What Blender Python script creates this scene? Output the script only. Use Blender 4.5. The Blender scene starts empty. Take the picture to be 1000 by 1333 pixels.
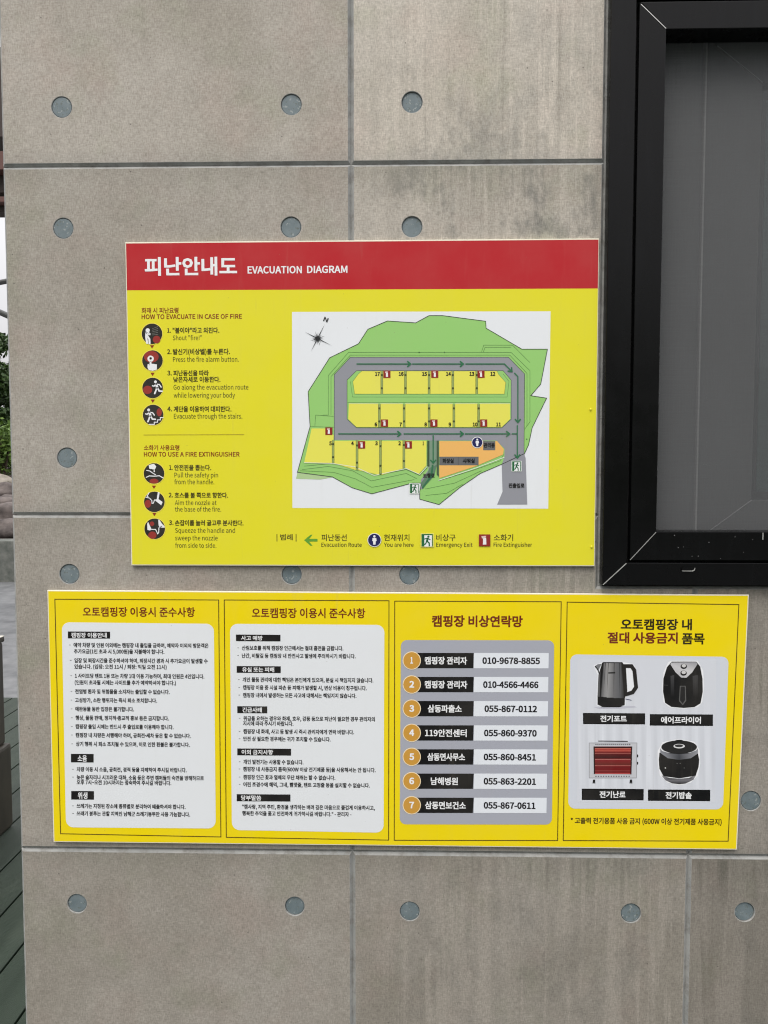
import bpy, bmesh, math, random
import numpy as np
from mathutils import Matrix, Vector
random.seed(7)
C = bpy.context.scene.collection
S = bpy.context.scene
# ------------------------------------------------------------------ camera
F, CX, CY, D, H = 1001.0, 500.0, 666.5, 1.34, 1.45
PI = math.pi
R3 = (Matrix.Rotation(math.radians(1.235), 3, 'Z') @ Matrix.Rotation(math.radians(-3.17), 3, 'X')
      @ Matrix.Rotation(math.radians(-0.01), 3, 'Y'))
cam = bpy.data.objects.new('camera', bpy.data.cameras.new('camera'))
C.objects.link(cam)
cam.matrix_world = Matrix.Translation((0, -D, H)) @ (R3 @ Matrix.Rotation(PI / 2, 3, 'X')).to_4x4()
cam.data.sensor_fit = 'VERTICAL'; cam.data.sensor_height = 36; cam.data.lens = 36 * F / 1333
cam.data.clip_start = 0.02; cam.data.clip_end = 600
S.camera = cam
# ------------------------------------------------------------------ sky, sun, exposure
world = bpy.data.worlds.new('World'); S.world = world; world.use_nodes = True
wn = world.node_tree
sky = wn.nodes.new('ShaderNodeTexSky'); sky.sky_type = 'NISHITA'; sky.sun_disc = False
SUN_EL, SUN_AZ = math.radians(58), math.radians(200)
sky.sun_elevation = SUN_EL; sky.sun_rotation = SUN_AZ
sky.air_density = 1.0; sky.dust_density = 8.0; sky.ozone_density = 0.6
# overcast: a cloud layer, about three times brighter overhead than at the horizon, over the clear sky
tc = wn.nodes.new('ShaderNodeTexCoord'); sp_ = wn.nodes.new('ShaderNodeSeparateXYZ'); wn.links.new(tc.outputs['Generated'], sp_.inputs[0])
mr = wn.nodes.new('ShaderNodeMapRange'); mr.inputs['To Min'].default_value = 3.0; mr.inputs['To Max'].default_value = 14.5; wn.links.new(sp_.outputs[2], mr.inputs[0])
cn = wn.nodes.new('ShaderNodeTexNoise'); cn.inputs['Scale'].default_value = 2.2; cn.inputs['Detail'].default_value = 5; wn.links.new(tc.outputs['Generated'], cn.inputs['Vector'])
cm = wn.nodes.new('ShaderNodeMapRange'); cm.inputs['From Min'].default_value = .3; cm.inputs['From Max'].default_value = .7; cm.inputs['To Min'].default_value = .85; cm.inputs['To Max'].default_value = 1.12; wn.links.new(cn.outputs[0], cm.inputs[0])
mu = wn.nodes.new('ShaderNodeMath'); mu.operation = 'MULTIPLY'; wn.links.new(mr.outputs[0], mu.inputs[0]); wn.links.new(cm.outputs[0], mu.inputs[1])
cl = wn.nodes.new('ShaderNodeVectorMath'); cl.operation = 'SCALE'; cl.inputs[0].default_value = (1, .985, 1.0); wn.links.new(mu.outputs[0], cl.inputs['Scale'])
mxw = wn.nodes.new('ShaderNodeMix'); mxw.data_type = 'RGBA'; mxw.inputs[0].default_value = .88
wn.links.new(sky.outputs[0], mxw.inputs[6]); wn.links.new(cl.outputs[0], mxw.inputs[7]); wn.links.new(mxw.outputs[2], wn.nodes['Background'].inputs[0])
wn.nodes['Background'].inputs[1].default_value = 0.10
sun = bpy.data.objects.new('sun', bpy.data.lights.new('sun', 'SUN')); C.objects.link(sun)
sun.data.energy = 0.8; sun.data.angle = math.radians(25); sun.data.color = (1, .96, .90)
sd = Vector((math.sin(SUN_AZ) * math.cos(SUN_EL), math.cos(SUN_AZ) * math.cos(SUN_EL), math.sin(SUN_EL)))
sun.rotation_euler = sd.to_track_quat('Z', 'Y').to_euler()
S.view_settings.view_transform = 'Standard'; S.view_settings.look = 'None'
S.view_settings.exposure = 0.80; S.view_settings.gamma = 1
S.view_settings.use_curve_mapping = False
S.cycles.filter_width = 1.15

# ------------------------------------------------------------------ measuring: a point of the photo taken to the plane y
def W(px, py, y=0.0):
    d = R3 @ Vector(((px - CX) / F, 1, -(py - CY) / F))
    t = (y + D) / d.y
    return Vector((d.x * t, y, H + d.z * t))
def G(px, py, z=0.0):                       # ... or to the level z
    d = R3 @ Vector(((px - CX) / F, 1, -(py - CY) / F))
    t = (z - H) / d.z
    return Vector((d.x * t, -D + d.y * t, z))
def lin(c):
    return tuple((v / 255 / 12.92 if v <= 10 else ((v / 255 + .055) / 1.055) ** 2.4) for v in c)

# ------------------------------------------------------------------ helpers
def link(name, me, mat=None, parent=None):
    o = bpy.data.objects.new(name, me); C.objects.link(o)
    if mat is not None:
        for m in (mat if isinstance(mat, (list, tuple)) else [mat]): me.materials.append(m)
    if parent is not None: o.parent = parent
    return o
def thing(name, label, cat, loc=(0, 0, 0), group=None):
    o = bpy.data.objects.new(name, None); C.objects.link(o); o.location = loc; o.empty_display_size = .1
    o['label'] = label; o['category'] = cat
    if group: o['group'] = group
    bpy.context.view_layer.update()
    return o
def child(o, parent):                        # geometry is written in world coordinates; keep it there
    o.parent = parent
    o.matrix_parent_inverse = Matrix.Translation(parent.location).inverted() if parent.parent is None else Matrix.Identity(4)
    return o
def new(name, bm, mat, parent=None, smooth=False, kind=None):
    me = bpy.data.meshes.new(name); bm.to_mesh(me); bm.free()
    if smooth:
        for p in me.polygons: p.use_smooth = True
    o = link(name, me, mat)
    if parent is not None: child(o, parent)
    if kind: o['kind'] = kind
    return o
def box(bm, x0, x1, y0, y1, z0, z1, bev=0.0, mi=0):
    r = bmesh.ops.create_cube(bm, size=1)
    vs = r['verts']
    for v in vs: v.co = Vector((x0 + (v.co.x + .5) * (x1 - x0), y0 + (v.co.y + .5) * (y1 - y0), z0 + (v.co.z + .5) * (z1 - z0)))
    fs = list({f for v in vs for f in v.link_faces})
    for f in fs: f.material_index = mi
    if bev:
        bmesh.ops.bevel(bm, geom=list({e for v in vs for e in v.link_edges}), offset=bev, segments=2, affect='EDGES', profile=.6)
def prism(bm, pts, y0, y1, mi=0):            # polygon of (x, z) extruded from y0 to y1
    a = [bm.verts.new((x, y0, z)) for x, z in pts]; b = [bm.verts.new((x, y1, z)) for x, z in pts]
    fs = [bm.faces.new(a), bm.faces.new(b[::-1])]
    n = len(pts)
    for i in range(n): fs.append(bm.faces.new((a[i], b[i], b[(i + 1) % n], a[(i + 1) % n])))
    for f in fs: f.material_index = mi
    bmesh.ops.recalc_face_normals(bm, faces=fs)
def tube(bm, p, q, r, n=8, r2=None):
    p, q = Vector(p), Vector(q); d = (q - p); L = d.length
    m = Matrix.Translation((p + q) / 2) @ d.to_track_quat('Z', 'Y').to_matrix().to_4x4()
    bmesh.ops.create_cone(bm, cap_ends=True, segments=n, radius1=r, radius2=r if r2 is None else r2, depth=L, matrix=m)

# ------------------------------------------------------------------ materials
def mat(name, base=(.5, .5, .5), rough=.6, metal=0.0, spec=.5):
    m = bpy.data.materials.new(name); m.use_nodes = True
    b = m.node_tree.nodes['Principled BSDF']
    b.inputs['Base Color'].default_value = (*base, 1); b.inputs['Roughness'].default_value = rough
    b.inputs['Metallic'].default_value = metal; b.inputs['Specular IOR Level'].default_value = spec
    return m
class N:                                     # tiny node-building aid
    def __init__(s, m): s.m = m; s.t = m.node_tree; s.b = s.t.nodes['Principled BSDF']
    def pos(s, scale=(1, 1, 1), off=(0, 0, 0)):
        g = s.t.nodes.new('ShaderNodeNewGeometry'); k = s.t.nodes.new('ShaderNodeMapping')
        s.t.links.new(g.outputs['Position'], k.inputs[0]); k.inputs['Scale'].default_value = scale; k.inputs['Location'].default_value = off
        return k.outputs[0]
    def noise(s, vec, scale=5, detail=4, rough=.55, dist=0):
        n = s.t.nodes.new('ShaderNodeTexNoise'); s.t.links.new(vec, n.inputs['Vector'])
        n.inputs['Scale'].default_value = scale; n.inputs['Detail'].default_value = detail
        n.inputs['Roughness'].default_value = rough; n.inputs['Distortion'].default_value = dist
        return n.outputs[0]
    def ramp(s, f, a, b, va=0, vb=1):
        r = s.t.nodes.new('ShaderNodeMapRange'); r.inputs['From Min'].default_value = a; r.inputs['From Max'].default_value = b
        r.inputs['To Min'].default_value = va; r.inputs['To Max'].default_value = vb
        s.t.links.new(f, r.inputs['Value']); return r.outputs[0]
    def math(s, op, a, b=None):
        n = s.t.nodes.new('ShaderNodeMath'); n.operation = op
        for i, v in enumerate((a, b)):
            if v is None: continue
            if isinstance(v, (int, float)): n.inputs[i].default_value = v
            else: s.t.links.new(v, n.inputs[i])
        return n.outputs[0]
    def mix(s, fac, a, b, mode='MIX'):
        n = s.t.nodes.new('ShaderNodeMix'); n.data_type = 'RGBA'; n.blend_type = mode
        if isinstance(fac, (int, float)): n.inputs[0].default_value = fac
        else: s.t.links.new(fac, n.inputs[0])
        for i, v in ((6, a), (7, b)):
            if isinstance(v, tuple): n.inputs[i].default_value = (*v, 1) if len(v) == 3 else v
            else: s.t.links.new(v, n.inputs[i])
        return n.outputs[2]
    def color(s, c): s.t.links.new(c, s.b.inputs['Base Color'])
    def rough(s, c): s.t.links.new(c, s.b.inputs['Roughness'])
    def bump(s, h, strength=.3, dist=.001):
        n = s.t.nodes.new('ShaderNodeBump'); n.inputs['Strength'].default_value = strength; n.inputs['Distance'].default_value = dist
        s.t.links.new(h, n.inputs['Height']); s.t.links.new(n.outputs[0], s.b.inputs['Normal'])

XJ = (-.0637 * D)                            # joint between left and middle panel column
XL = -.5123 * D; XR2 = .3824 * D
XO = .2632 * D                               # left side of the window opening
ZJ = [H + .3884 * D, H - .0598 * D, H - .5110 * D]

def concrete(name, smooth=False):
    m = mat(name, rough=.78, spec=.3); n = N(m)
    if smooth:
        big = n.noise(n.pos(), 9, 4)
        c = n.mix(n.ramp(big, .35, .65), (.29, .30, .295), (.37, .37, .355))
        c = n.mix(n.ramp(n.noise(n.pos((1, 1, 1)), 45, 5, .7), .46, .66), c, (.23, .225, .21))
        n.color(c); n.bump(n.math('ADD', n.noise(n.pos(), 300, 3), n.ramp(n.noise(n.pos((1, 1, 1), (4, 4, 4)), 60, 4, .7), .55, .75, 0, 1.5)), .4, .0012); return m
    p = n.pos(); 
    big = n.noise(p, 3.1, 3, .5, .4)
    c = n.mix(n.ramp(big, .36, .64), (.335, .312, .270), (.415, .390, .350))
    tint = n.noise(n.pos((1, 1, 1), (3, 0, 7)), 6.5, 4, .6)
    c = n.mix(n.ramp(tint, .50, .66, 0, .55), c, (.385, .330, .290))      # pinkish patches
    tint2 = n.noise(n.pos((1, 1, 1), (9, 0, 2)), 7.5, 4, .6)
    c = n.mix(n.ramp(tint2, .52, .68, 0, .5), c, (.300, .305, .235))      # greenish patches
    # fine weave of the form lining: upright and level fibres, with tiny specks
    w1 = n.noise(n.pos((1.5, 1, .30)), 420, 4, .7)
    w2 = n.noise(n.pos((.35, 1, 1.3)), 330, 4, .65)
    gr = n.math('ADD', n.math('MULTIPLY', w1, .6), n.math('MULTIPLY', w2, .4))
    mo_ = n.math('ADD', n.noise(n.pos((1.3, 1, .8)), 22, 5, .65, .3), n.noise(n.pos((1, 1, 1), (6, 0, 6)), 70, 4, .7))
    c = n.mix(n.ramp(mo_, .82, 1.18), n.mix(1, c, (.93, .925, .92), 'MULTIPLY'), n.mix(1, c, (1.06, 1.06, 1.06), 'MULTIPLY'))
    # rain streaks on the two right-hand columns
    sx = n.t.nodes.new('ShaderNodeSeparateXYZ'); n.t.links.new(p, sx.inputs[0])
    right = n.ramp(sx.outputs[0], XJ - .02, XJ + .12)
    st = n.noise(n.pos((22, 1, 1.2)), 1, 7, .68, .35)
    st2 = n.noise(n.pos((85, 1, 1.6), (5, 0, 1)), 1, 4, .6, .2)
    mod = n.noise(n.pos((3, 1, 2.4), (1, 0, 4)), 1, 3)
    st3 = n.noise(n.pos((75, 1, 2.6), (8, 0, 2)), 1, 4, .6, .5)
    fine = n.math('MULTIPLY', n.ramp(st3, .535, .585), n.ramp(n.noise(n.pos((5, 1, 3.2), (0, 0, 9)), 1, 3), .38, .50))
    light = n.math('MULTIPLY', n.math('MAXIMUM', n.math('MULTIPLY', n.ramp(st, .51, .59), n.ramp(mod, .36, .52)), n.math('MULTIPLY', fine, .95)), right)
    c = n.mix(n.math('MULTIPLY', light, .58), c, (.46, .425, .375))
    dark = n.math('MULTIPLY', n.math('MULTIPLY', n.ramp(st2, .56, .72), n.ramp(mod, .62, .42)), right)
    c = n.mix(n.math('MULTIPLY', dark, .6), c, (.20, .185, .16))
    # cloudy dark stains (algae, runs under the joint)
    sn = n.noise(n.pos((2.2, 1, 1.5), (2, 0, 5)), 4.2, 6, .68, .3)
    band = n.ramp(n.math('ABSOLUTE', n.math('SUBTRACT', sx.outputs[2], ZJ[0] - .10)), .05, .30, 1, .35)
    sn = n.math('ADD', n.math('MULTIPLY', sn, .72), n.math('MULTIPLY', n.noise(n.pos((2.2, 1, .8)), 34, 5, .7), .28))
    stain = n.math('MULTIPLY', n.math('MULTIPLY', n.ramp(sn, .49, .60), right), band)
    c = n.mix(n.math('MULTIPLY', stain, .80), c, (.185, .182, .165))
    # runs that start under each level joint
    for zj in ZJ:
        dz = n.math('SUBTRACT', zj, sx.outputs[2])
        top = n.math('MULTIPLY', n.ramp(dz, .0, .012), n.ramp(dz, .02, .10, 1, 0))
        rn = n.ramp(n.noise(n.pos((60, 1, 2.2), (4, 0, 3)), 1, 3, .6), .5, .7)
        c = n.mix(n.math('MULTIPLY', n.math('MULTIPLY', top, rn), n.math('MULTIPLY', right, .6)), c, (.16, .155, .13))
        below = n.math('MULTIPLY', n.ramp(dz, 0, .004), n.ramp(dz, .012, .055, 1, 0))
        c = n.mix(n.math('MULTIPLY', below, .22), c, (.20, .205, .165))
        above = n.math('MULTIPLY', n.ramp(dz, -.002, -.006), n.ramp(dz, -.03, -.008))
        c = n.mix(n.math('MULTIPLY', above, .30), c, (.28, .27, .25))
    oi = n.t.nodes.new('ShaderNodeObjectInfo'); c = n.mix(1, c, oi.outputs['Color'], 'MULTIPLY')   # every panel has its own tone, darker in the lower rows
    c = n.mix(n.ramp(gr, .36, .64, .0, 1), n.mix(1, c, (.70, .69, .68), 'MULTIPLY'), n.mix(1, c, (1.27, 1.27, 1.28), 'MULTIPLY'))
    # pin holes
    v = n.t.nodes.new('ShaderNodeTexVoronoi'); v.inputs['Scale'].default_value = 26; n.t.links.new(p, v.inputs['Vector'])
    pit = n.ramp(v.outputs['Distance'], .022, .045, 1, 0)
    c = n.mix(n.math('MULTIPLY', pit, .7), c, (.10, .09, .08))
    n.color(c)
    hgt = n.math('SUBTRACT', n.math('ADD', gr, n.math('MULTIPLY', big, .8)), n.math('MULTIPLY', pit, .8))
    n.bump(hgt, .35, .0010)
    return m
M_CON = concrete('board_formed_concrete'); M_JNT = concrete('smooth_joint_concrete', True)

def mat_plug():
    m = mat('grey_blue_mortar', rough=.6); n = N(m)
    c = n.mix(n.ramp(n.noise(n.pos(), 60, 4), .35, .65), (.125, .165, .180), (.175, .215, .230))
    c = n.mix(n.ramp(n.noise(n.pos(), 240, 4), .58, .66, 0, .7), c, (.10, .12, .10))
    c = n.mix(n.ramp(n.noise(n.pos(), 190, 2, .5), .64, .70, 0, .8), c, (.33, .36, .35))
    n.color(c); n.bump(n.noise(n.pos(), 200, 3), .3, .001); return m
M_PLUG = mat_plug()
def mat_ink():                               # printed film: the ink's colours sit in the mesh, as flat print
    m = mat('printed_film', rough=.42, spec=.22); n = N(m)
    a = n.t.nodes.new('ShaderNodeAttribute'); a.attribute_name = 'ink'
    c = n.mix(n.ramp(n.noise(n.pos((1, 1, 1)), 14, 4), .35, .7, 0, .035), a.outputs['Color'], (.55, .5, .42))
    sm = n.noise(n.pos((30, 1, 3)), 2, 4)
    c = n.mix(n.ramp(sm, .58, .78, 0, .05), c, (.42, .38, .30))
    dr = n.math('MULTIPLY', n.ramp(n.noise(n.pos((95, 1, 5), (2, 0, 8)), 1, 4, .6, .2), .62, .70), n.ramp(n.noise(n.pos((3, 1, 6)), 1, 3), .50, .62))
    c = n.mix(n.math('MULTIPLY', dr, .13), c, (.30, .27, .20))
    vs = n.t.nodes.new('ShaderNodeTexVoronoi'); vs.inputs['Scale'].default_value = 34; n.t.links.new(n.pos((1, 1, 1), (3, 3, 3)), vs.inputs['Vector'])
    c = n.mix(n.math('MULTIPLY', n.ramp(vs.outputs['Distance'], .018, .03, 1, 0), .4), c, (.20, .16, .10))
    n.color(c); n.rough(n.ramp(n.noise(n.pos(), 18, 4), .3, .7, .34, .52))
    n.bump(n.noise(n.pos(), 90, 2), .04, .0004)
    return m
M_INK = mat_ink()
M_CORE = mat('white_foam_board', lin((232, 226, 205)), .5)
def mat_frame():
    m = mat('black_powder_coated_aluminium', (.003, .003, .0035), .34, 0, .2); n = N(m)
    c = n.mix(n.ramp(n.noise(n.pos((8, 8, 1)), 8, 5), .5, .75, 0, .5), (.0014, .0015, .0018), (.004, .0045, .005))
    n.color(c); n.rough(n.ramp(n.noise(n.pos(), 22, 5), .3, .7, .20, .32))
    n.bump(n.noise(n.pos(), 700, 2), .05, .0003); return m
M_FRAME = mat_frame()
M_GAP = mat('black_rubber', (.006, .006, .007), .8)
M_EDGE = mat('bare_cut_aluminium', (.62, .62, .60), .35, .6)
M_PILE = mat('grey_brush_pile', (.15, .15, .15), .8)
M_GLASS = mat('tinted_glass', (.012, .018, .018), .03, 0, .6)
M_ROOM = mat('dim_room_wall', (.05, .05, .05), .9)
M_TEAL_REFL = mat('pale_teal_reflection', (.55, .72, .72), .7)
def mat_mesh():
    m = mat('insect_mesh', (.13, .135, .14), .75, 0, .2); n = N(m)
    tr = n.t.nodes.new('ShaderNodeBsdfTransparent'); mx = n.t.nodes.new('ShaderNodeMixShader')
    wv = n.noise(n.pos((1, 1, .03)), 900, 2); wh = n.noise(n.pos((.02, 1, 1)), 700, 2)
    lo = n.noise(n.pos((1.2, 1, .5)), 9, 3)
    f = n.math('ADD', n.math('MULTIPLY', wv, .18), n.math('ADD', n.math('MULTIPLY', wh, .18), n.math('MULTIPLY', lo, .24)))
    n.t.links.new(n.ramp(f, .1, .42, .46, .72), mx.inputs[0])
    out = n.t.nodes['Material Output']
    n.t.links.new(tr.outputs[0], mx.inputs[1]); n.t.links.new(n.b.outputs[0], mx.inputs[2]); n.t.links.new(mx.outputs[0], out.inputs[0])
    return m
M_MESH = mat_mesh()
def mat_deck():
    m = mat('green_composite_deck', rough=.48, spec=.4); n = N(m)
    c = n.mix(n.ramp(n.noise(n.pos((6, .6, 1)), 3, 5), .35, .65), (.010, .020, .011), (.024, .038, .025))
    c = n.mix(n.ramp(n.noise(n.pos((1, .4, 1)), 9, 5), .55, .75, 0, .5), c, (.055, .07, .05))
    w = n.t.nodes.new('ShaderNodeTexWave'); w.wave_type = 'BANDS'; w.bands_direction = 'X'; w.inputs['Scale'].default_value = 80
    n.t.links.new(n.pos(), w.inputs['Vector']); 
    c = n.mix(n.ramp(w.outputs[1], .2, .8, .0, .5), c, (.02, .035, .02)); n.color(c)
    n.bump(w.outputs[1], .7, .0012); return m
M_DECK = mat_deck()
def noisy(name, a, b, scale, rough=.8, bump=.4, bd=.01, st=(1, 1, 1)):
    m = mat(name, rough=rough); n = N(m); f = n.noise(n.pos(st), scale, 6, .62)
    n.color(n.mix(n.ramp(f, .35, .65), a, b)); n.bump(f, bump, bd); return m
M_ASPH = noisy('wet_grey_paving', (.10, .105, .11), (.19, .195, .20), 5, .5)
M_KERB = noisy('mossy_kerb_concrete', (.08, .09, .08), (.16, .165, .15), 9)
M_SOIL = noisy('brown_soil', (.05, .035, .03), (.13, .10, .09), 4, .9, .6, .05)
M_ROCK = noisy('weathered_rock', (.055, .045, .043), (.16, .135, .125), 4, .85, .7, .04)
M_HILL = noisy('wooded_slope', (.018, .03, .012), (.06, .08, .035), 1.2, .9, .6, .3)
M_LEAF = noisy('green_leaf', (.018, .042, .010), (.06, .12, .025), 6, .5, .1)
M_LEAF2 = noisy('young_leaf', (.07, .14, .02), (.16, .26, .05), 8, .5, .1)
M_STEM = mat('brown_stem', (.06, .045, .03), .8)
M_BIN = noisy('brown_plastic', (.036, .031, .022), (.058, .050, .036), 14, .5, .2, .002, (1, 1, .3))
M_WORN = mat('worn_pale_edge', (.6, .58, .5), .5)
M_DARK = mat('dark_stained_timber', (.045, .032, .028), .7)
M_RED = mat('red_brown_timber', (.12, .055, .045), .7)
M_POLE = mat('grey_steel_tube', (.10, .105, .105), .45, .3)

# ------------------------------------------------------------------ ground, slopes out of view
bm = bmesh.new(); bmesh.ops.create_grid(bm, x_segments=40, y_segments=40, size=150)
for v in bm.verts: v.co.z = -.12
new('ground', bm, M_ASPH, kind='structure')
bm = bmesh.new()
nA, nR = 96, 8
rows = []
for j in range(nR):
    r = 16 + j * 9; row = []
    for i in range(nA):
        a = 2 * PI * i / nA; rr = r + 2.5 * math.sin(a * 5 + 1) + 1.5 * math.sin(a * 11)
        h = (math.sin(min(j / 4, 1) * PI / 2)) * (5.2 + 1.8 * math.sin(a * 3 + .5) + 1.1 * math.sin(a * 8 + 2) + random.uniform(-.5, .5))
        back = max(0, math.sin(a - .0)) ; h *= (1 - .62 * back) * (1 + 1.1 * max(0, -math.sin(a)))  # raised behind the camera, out of view, to darken the frame's reflections
        row.append(bm.verts.new((rr * math.cos(a), rr * math.sin(a), -.3 + h)))
    rows.append(row)
for j in range(nR - 1):
    for i in range(nA):
        bm.faces.new((rows[j][i], rows[j][(i + 1) % nA], rows[j + 1][(i + 1) % nA], rows[j + 1][i]))
new('unseen_hills', bm, M_HILL, smooth=True, kind='structure')

# deck: boards running away from the camera
deck = bpy.data.objects.new('deck', None); C.objects.link(deck); deck['kind'] = 'structure'
yend = G(20, 908).y
boards = {}
x = -3.02; pitch = .1455
def deck_board(x0, y0, y1):
    key = (round(y0, 3), round(y1, 3))
    if key not in boards:
        b = bmesh.new(); box(b, 0, .1385, y0, y1, -.024, 0, .0025)
        me = bpy.data.meshes.new('deck_board'); b.to_mesh(me); b.free(); me.materials.append(M_DECK); boards[key] = me
    o = bpy.data.objects.new('deck_board', boards[key]); C.objects.link(o); o.location = (x0, 0, 0); o.parent = deck
xs = G(28, 1233).x                             # one seam measured; the others follow at the pitch
k0 = -14
for k in range(k0, 26):
    x0 = xs + k * pitch
    if x0 + .14 < XL + .0: deck_board(x0, -3.6, yend)
    else: deck_board(x0, -3.6, -.012)
bm = bmesh.new(); box(bm, -3.2, XL - .03, -3.6, yend - .02, -.115, -.06); box(bm, XL - .02, 3.3, -3.6, -.02, -.115, -.06)
o = new('deck_joists', bm, M_GAP); o.parent = deck

# ------------------------------------------------------------------ concrete wall
wall = thing('concrete_wall', 'exposed concrete wall cast in large panels with round grey tie-hole plugs', 'wall', (XL, 0, 0))
TOPZ = H + 1.45; RX = 2.4
ZW = W(784, 763).z                            # underside of the window opening
BV = .0046; B2 = .0010; GAP = .0012
holes = [(81, 140), (379.5, 136.5), (536.5, 133.5), (83, 297.5), (379, 296), (536.5, 295.5), (88, 596), (91, 747), (380, 747.5), (533, 748),
         (101, 1175.5), (384, 1179), (533.5, 1185.5), (821, 1188), (969, 1186.5), (977, 1042)]
hp = [W(px, py, .002) for px, py in holes]
HR = .0172
def curve_panel(pts, tone=1.0):                         # pts (x, z): chamfered slab with round holes
    cu = bpy.data.curves.new('c', 'CURVE'); cu.dimensions = '2D'; cu.fill_mode = 'BOTH'
    cu.extrude = .030; cu.bevel_depth = B2; cu.bevel_resolution = 1
    sp = cu.splines.new('POLY'); sp.points.add(len(pts) - 1); sp.use_cyclic_u = True
    for p, (a, b) in zip(sp.points, pts): p.co = (a, b, 0, 1)
    xs_ = [p[0] for p in pts]; zs_ = [p[1] for p in pts]
    for h in hp:
        if min(xs_) < h.x < max(xs_) and min(zs_) < h.z < max(zs_):
            sp = cu.splines.new('POLY'); sp.points.add(39); sp.use_cyclic_u = True
            for i, p in enumerate(sp.points):
                a = -2 * PI * i / 40; p.co = (h.x + (HR + .0012) * math.cos(a), h.z + (HR + .0012) * math.sin(a), 0, 1)
    o = bpy.data.objects.new('c', cu); C.objects.link(o)
    bpy.context.view_layer.update()
    me = bpy.data.meshes.new_from_object(o.evaluated_get(bpy.context.evaluated_depsgraph_get()))
    bpy.data.objects.remove(o)
    me.transform(Matrix.Translation((0, .030 + B2, 0)) @ Matrix.Rotation(PI / 2, 4, 'X'))
    bmx = bmesh.new(); bmx.from_mesh(me)        # the chamfer round the outline
    n_ = len(pts); rings = []
    for off, yy in ((B2 * .9, B2 * .9), (BV, BV), (BV, .06)):
        ring = []
        for i in range(n_):
            p0, p1, p2 = Vector(pts[i - 1]), Vector(pts[i]), Vector(pts[(i + 1) % n_])
            d1, d2 = (p1 - p0).normalized(), (p2 - p1).normalized()
            q = p1 + Vector((d1.y, -d1.x)) * off + Vector((d2.y, -d2.x)) * off
            ring.append(bmx.verts.new((q.x, yy, q.y)))
        rings.append(ring)
    for ra, rb in zip(rings, rings[1:]):
        for i in range(n_): bmx.faces.new((ra[i], ra[(i + 1) % n_], rb[(i + 1) % n_], rb[i]))
    bmx.to_mesh(me); bmx.free()
    me.materials.clear(); me.materials.append(M_CON); me.materials.append(M_JNT)
    for p in me.polygons:
        p.material_index = 0 if p.normal.y < -.999 else 1
        p.use_smooth = False
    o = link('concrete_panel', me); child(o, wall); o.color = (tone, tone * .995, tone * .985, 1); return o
g = GAP / 2 + BV
def rect(x0, x1, z0, z1): return [(x0, z0), (x1, z0), (x1, z1), (x0, z1)]
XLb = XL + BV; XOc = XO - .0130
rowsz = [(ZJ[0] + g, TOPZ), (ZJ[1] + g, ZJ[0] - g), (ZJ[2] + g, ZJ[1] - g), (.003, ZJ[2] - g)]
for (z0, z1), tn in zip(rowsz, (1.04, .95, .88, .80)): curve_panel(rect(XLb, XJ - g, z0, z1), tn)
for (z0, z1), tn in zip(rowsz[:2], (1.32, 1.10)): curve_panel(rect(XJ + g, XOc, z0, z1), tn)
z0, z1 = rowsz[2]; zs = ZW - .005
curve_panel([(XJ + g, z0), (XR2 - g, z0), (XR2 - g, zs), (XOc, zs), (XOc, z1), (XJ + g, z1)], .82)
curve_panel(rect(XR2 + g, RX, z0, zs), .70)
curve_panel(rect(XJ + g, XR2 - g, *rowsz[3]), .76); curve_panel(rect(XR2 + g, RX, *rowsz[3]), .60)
bm = bmesh.new()                              # the mass of the wall behind the rebated joints
bk = .0052
box(bm, XL + .0075, XO, bk, .19, .0, TOPZ); box(bm, XO + .0005, RX, bk, .19, .0, ZW - .0005)
new('wall_core', bm, M_JNT, wall)
for i, h in enumerate(hp):                    # mortar plugs, each a little differently set
    bm = bmesh.new(); dy = .0012 + .0016 * ((i * 7) % 3) / 2
    bmesh.ops.create_cone(bm, cap_ends=True, segments=40, radius1=HR - .0004, radius2=HR - .0007, depth=.004,
                          matrix=Matrix.Translation((h.x, dy + .002, h.z)) @ Matrix.Rotation(PI / 2, 4, 'X'))
    new('tie_hole_plug', bm, M_PLUG, wall)

# ------------------------------------------------------------------ window
win = thing('window', 'black aluminium sliding window with grey insect mesh, set in the concrete wall', 'window', (XO, 0, ZW))
YO, YI = -.016, -.013                          # how far the two rings of the frame stand proud
ZT = W(830, -42).z; RW = 2.0
x1 = W(819, 560, YO).x; x2 = W(823, 560, YI).x; x3 = W(855.5, 640, YI).x
xo = W(784.6, 740, YO).x; zo = W(784, 762, YO).z; zg1 = W(817, 732.5, YO).z; zg2 = W(817, 729.5, YI).z; zi = W(857, 692, YI).z
zti = W(867, 38, YI).z; ztg = zti + (zi - zg2); zto = ztg + (zg1 - zo) + .004
def member(name, pts, y0, y1, mt=M_FRAME, bev=.0012):
    bm = bmesh.new(); prism(bm, pts, y0, y1)
    if bev: bmesh.ops.bevel(bm, geom=list(bm.edges), offset=bev, segments=2, affect='EDGES', profile=.6)
    return new(name, bm, mt, win)
e = .0004
wo = x1 - xo
member('frame_jamb', [(xo, zo + e), (x1, zg1 + e), (x1, zto - wo), (xo, zto)], YO, .09)
member('frame_sill', [(xo + e, zo), (RW, zo), (RW, zg1), (x1 + e, zg1)], YO, .09)
member('frame_head', [(xo, zto), (x1, zto - wo), (RW, zto - wo), (RW, zto)], YO, .09)
wi = x3 - x2
member('sash_stile', [(x2, zg2 + e), (x3, zi + e), (x3, zti - e), (x2, zti + wi - e)], YI, .03)
member('sash_rail', [(x2 + e, zg2), (RW, zg2), (RW, zi), (x3 + e, zi)], YI, .03)
member('sash_rail', [(x2 + e, zti + wi), (x3 + e, zti), (RW, zti), (RW, zti + wi)], YI, .03)
bm = bmesh.new()                               # rubber in the groove between the rings
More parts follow.
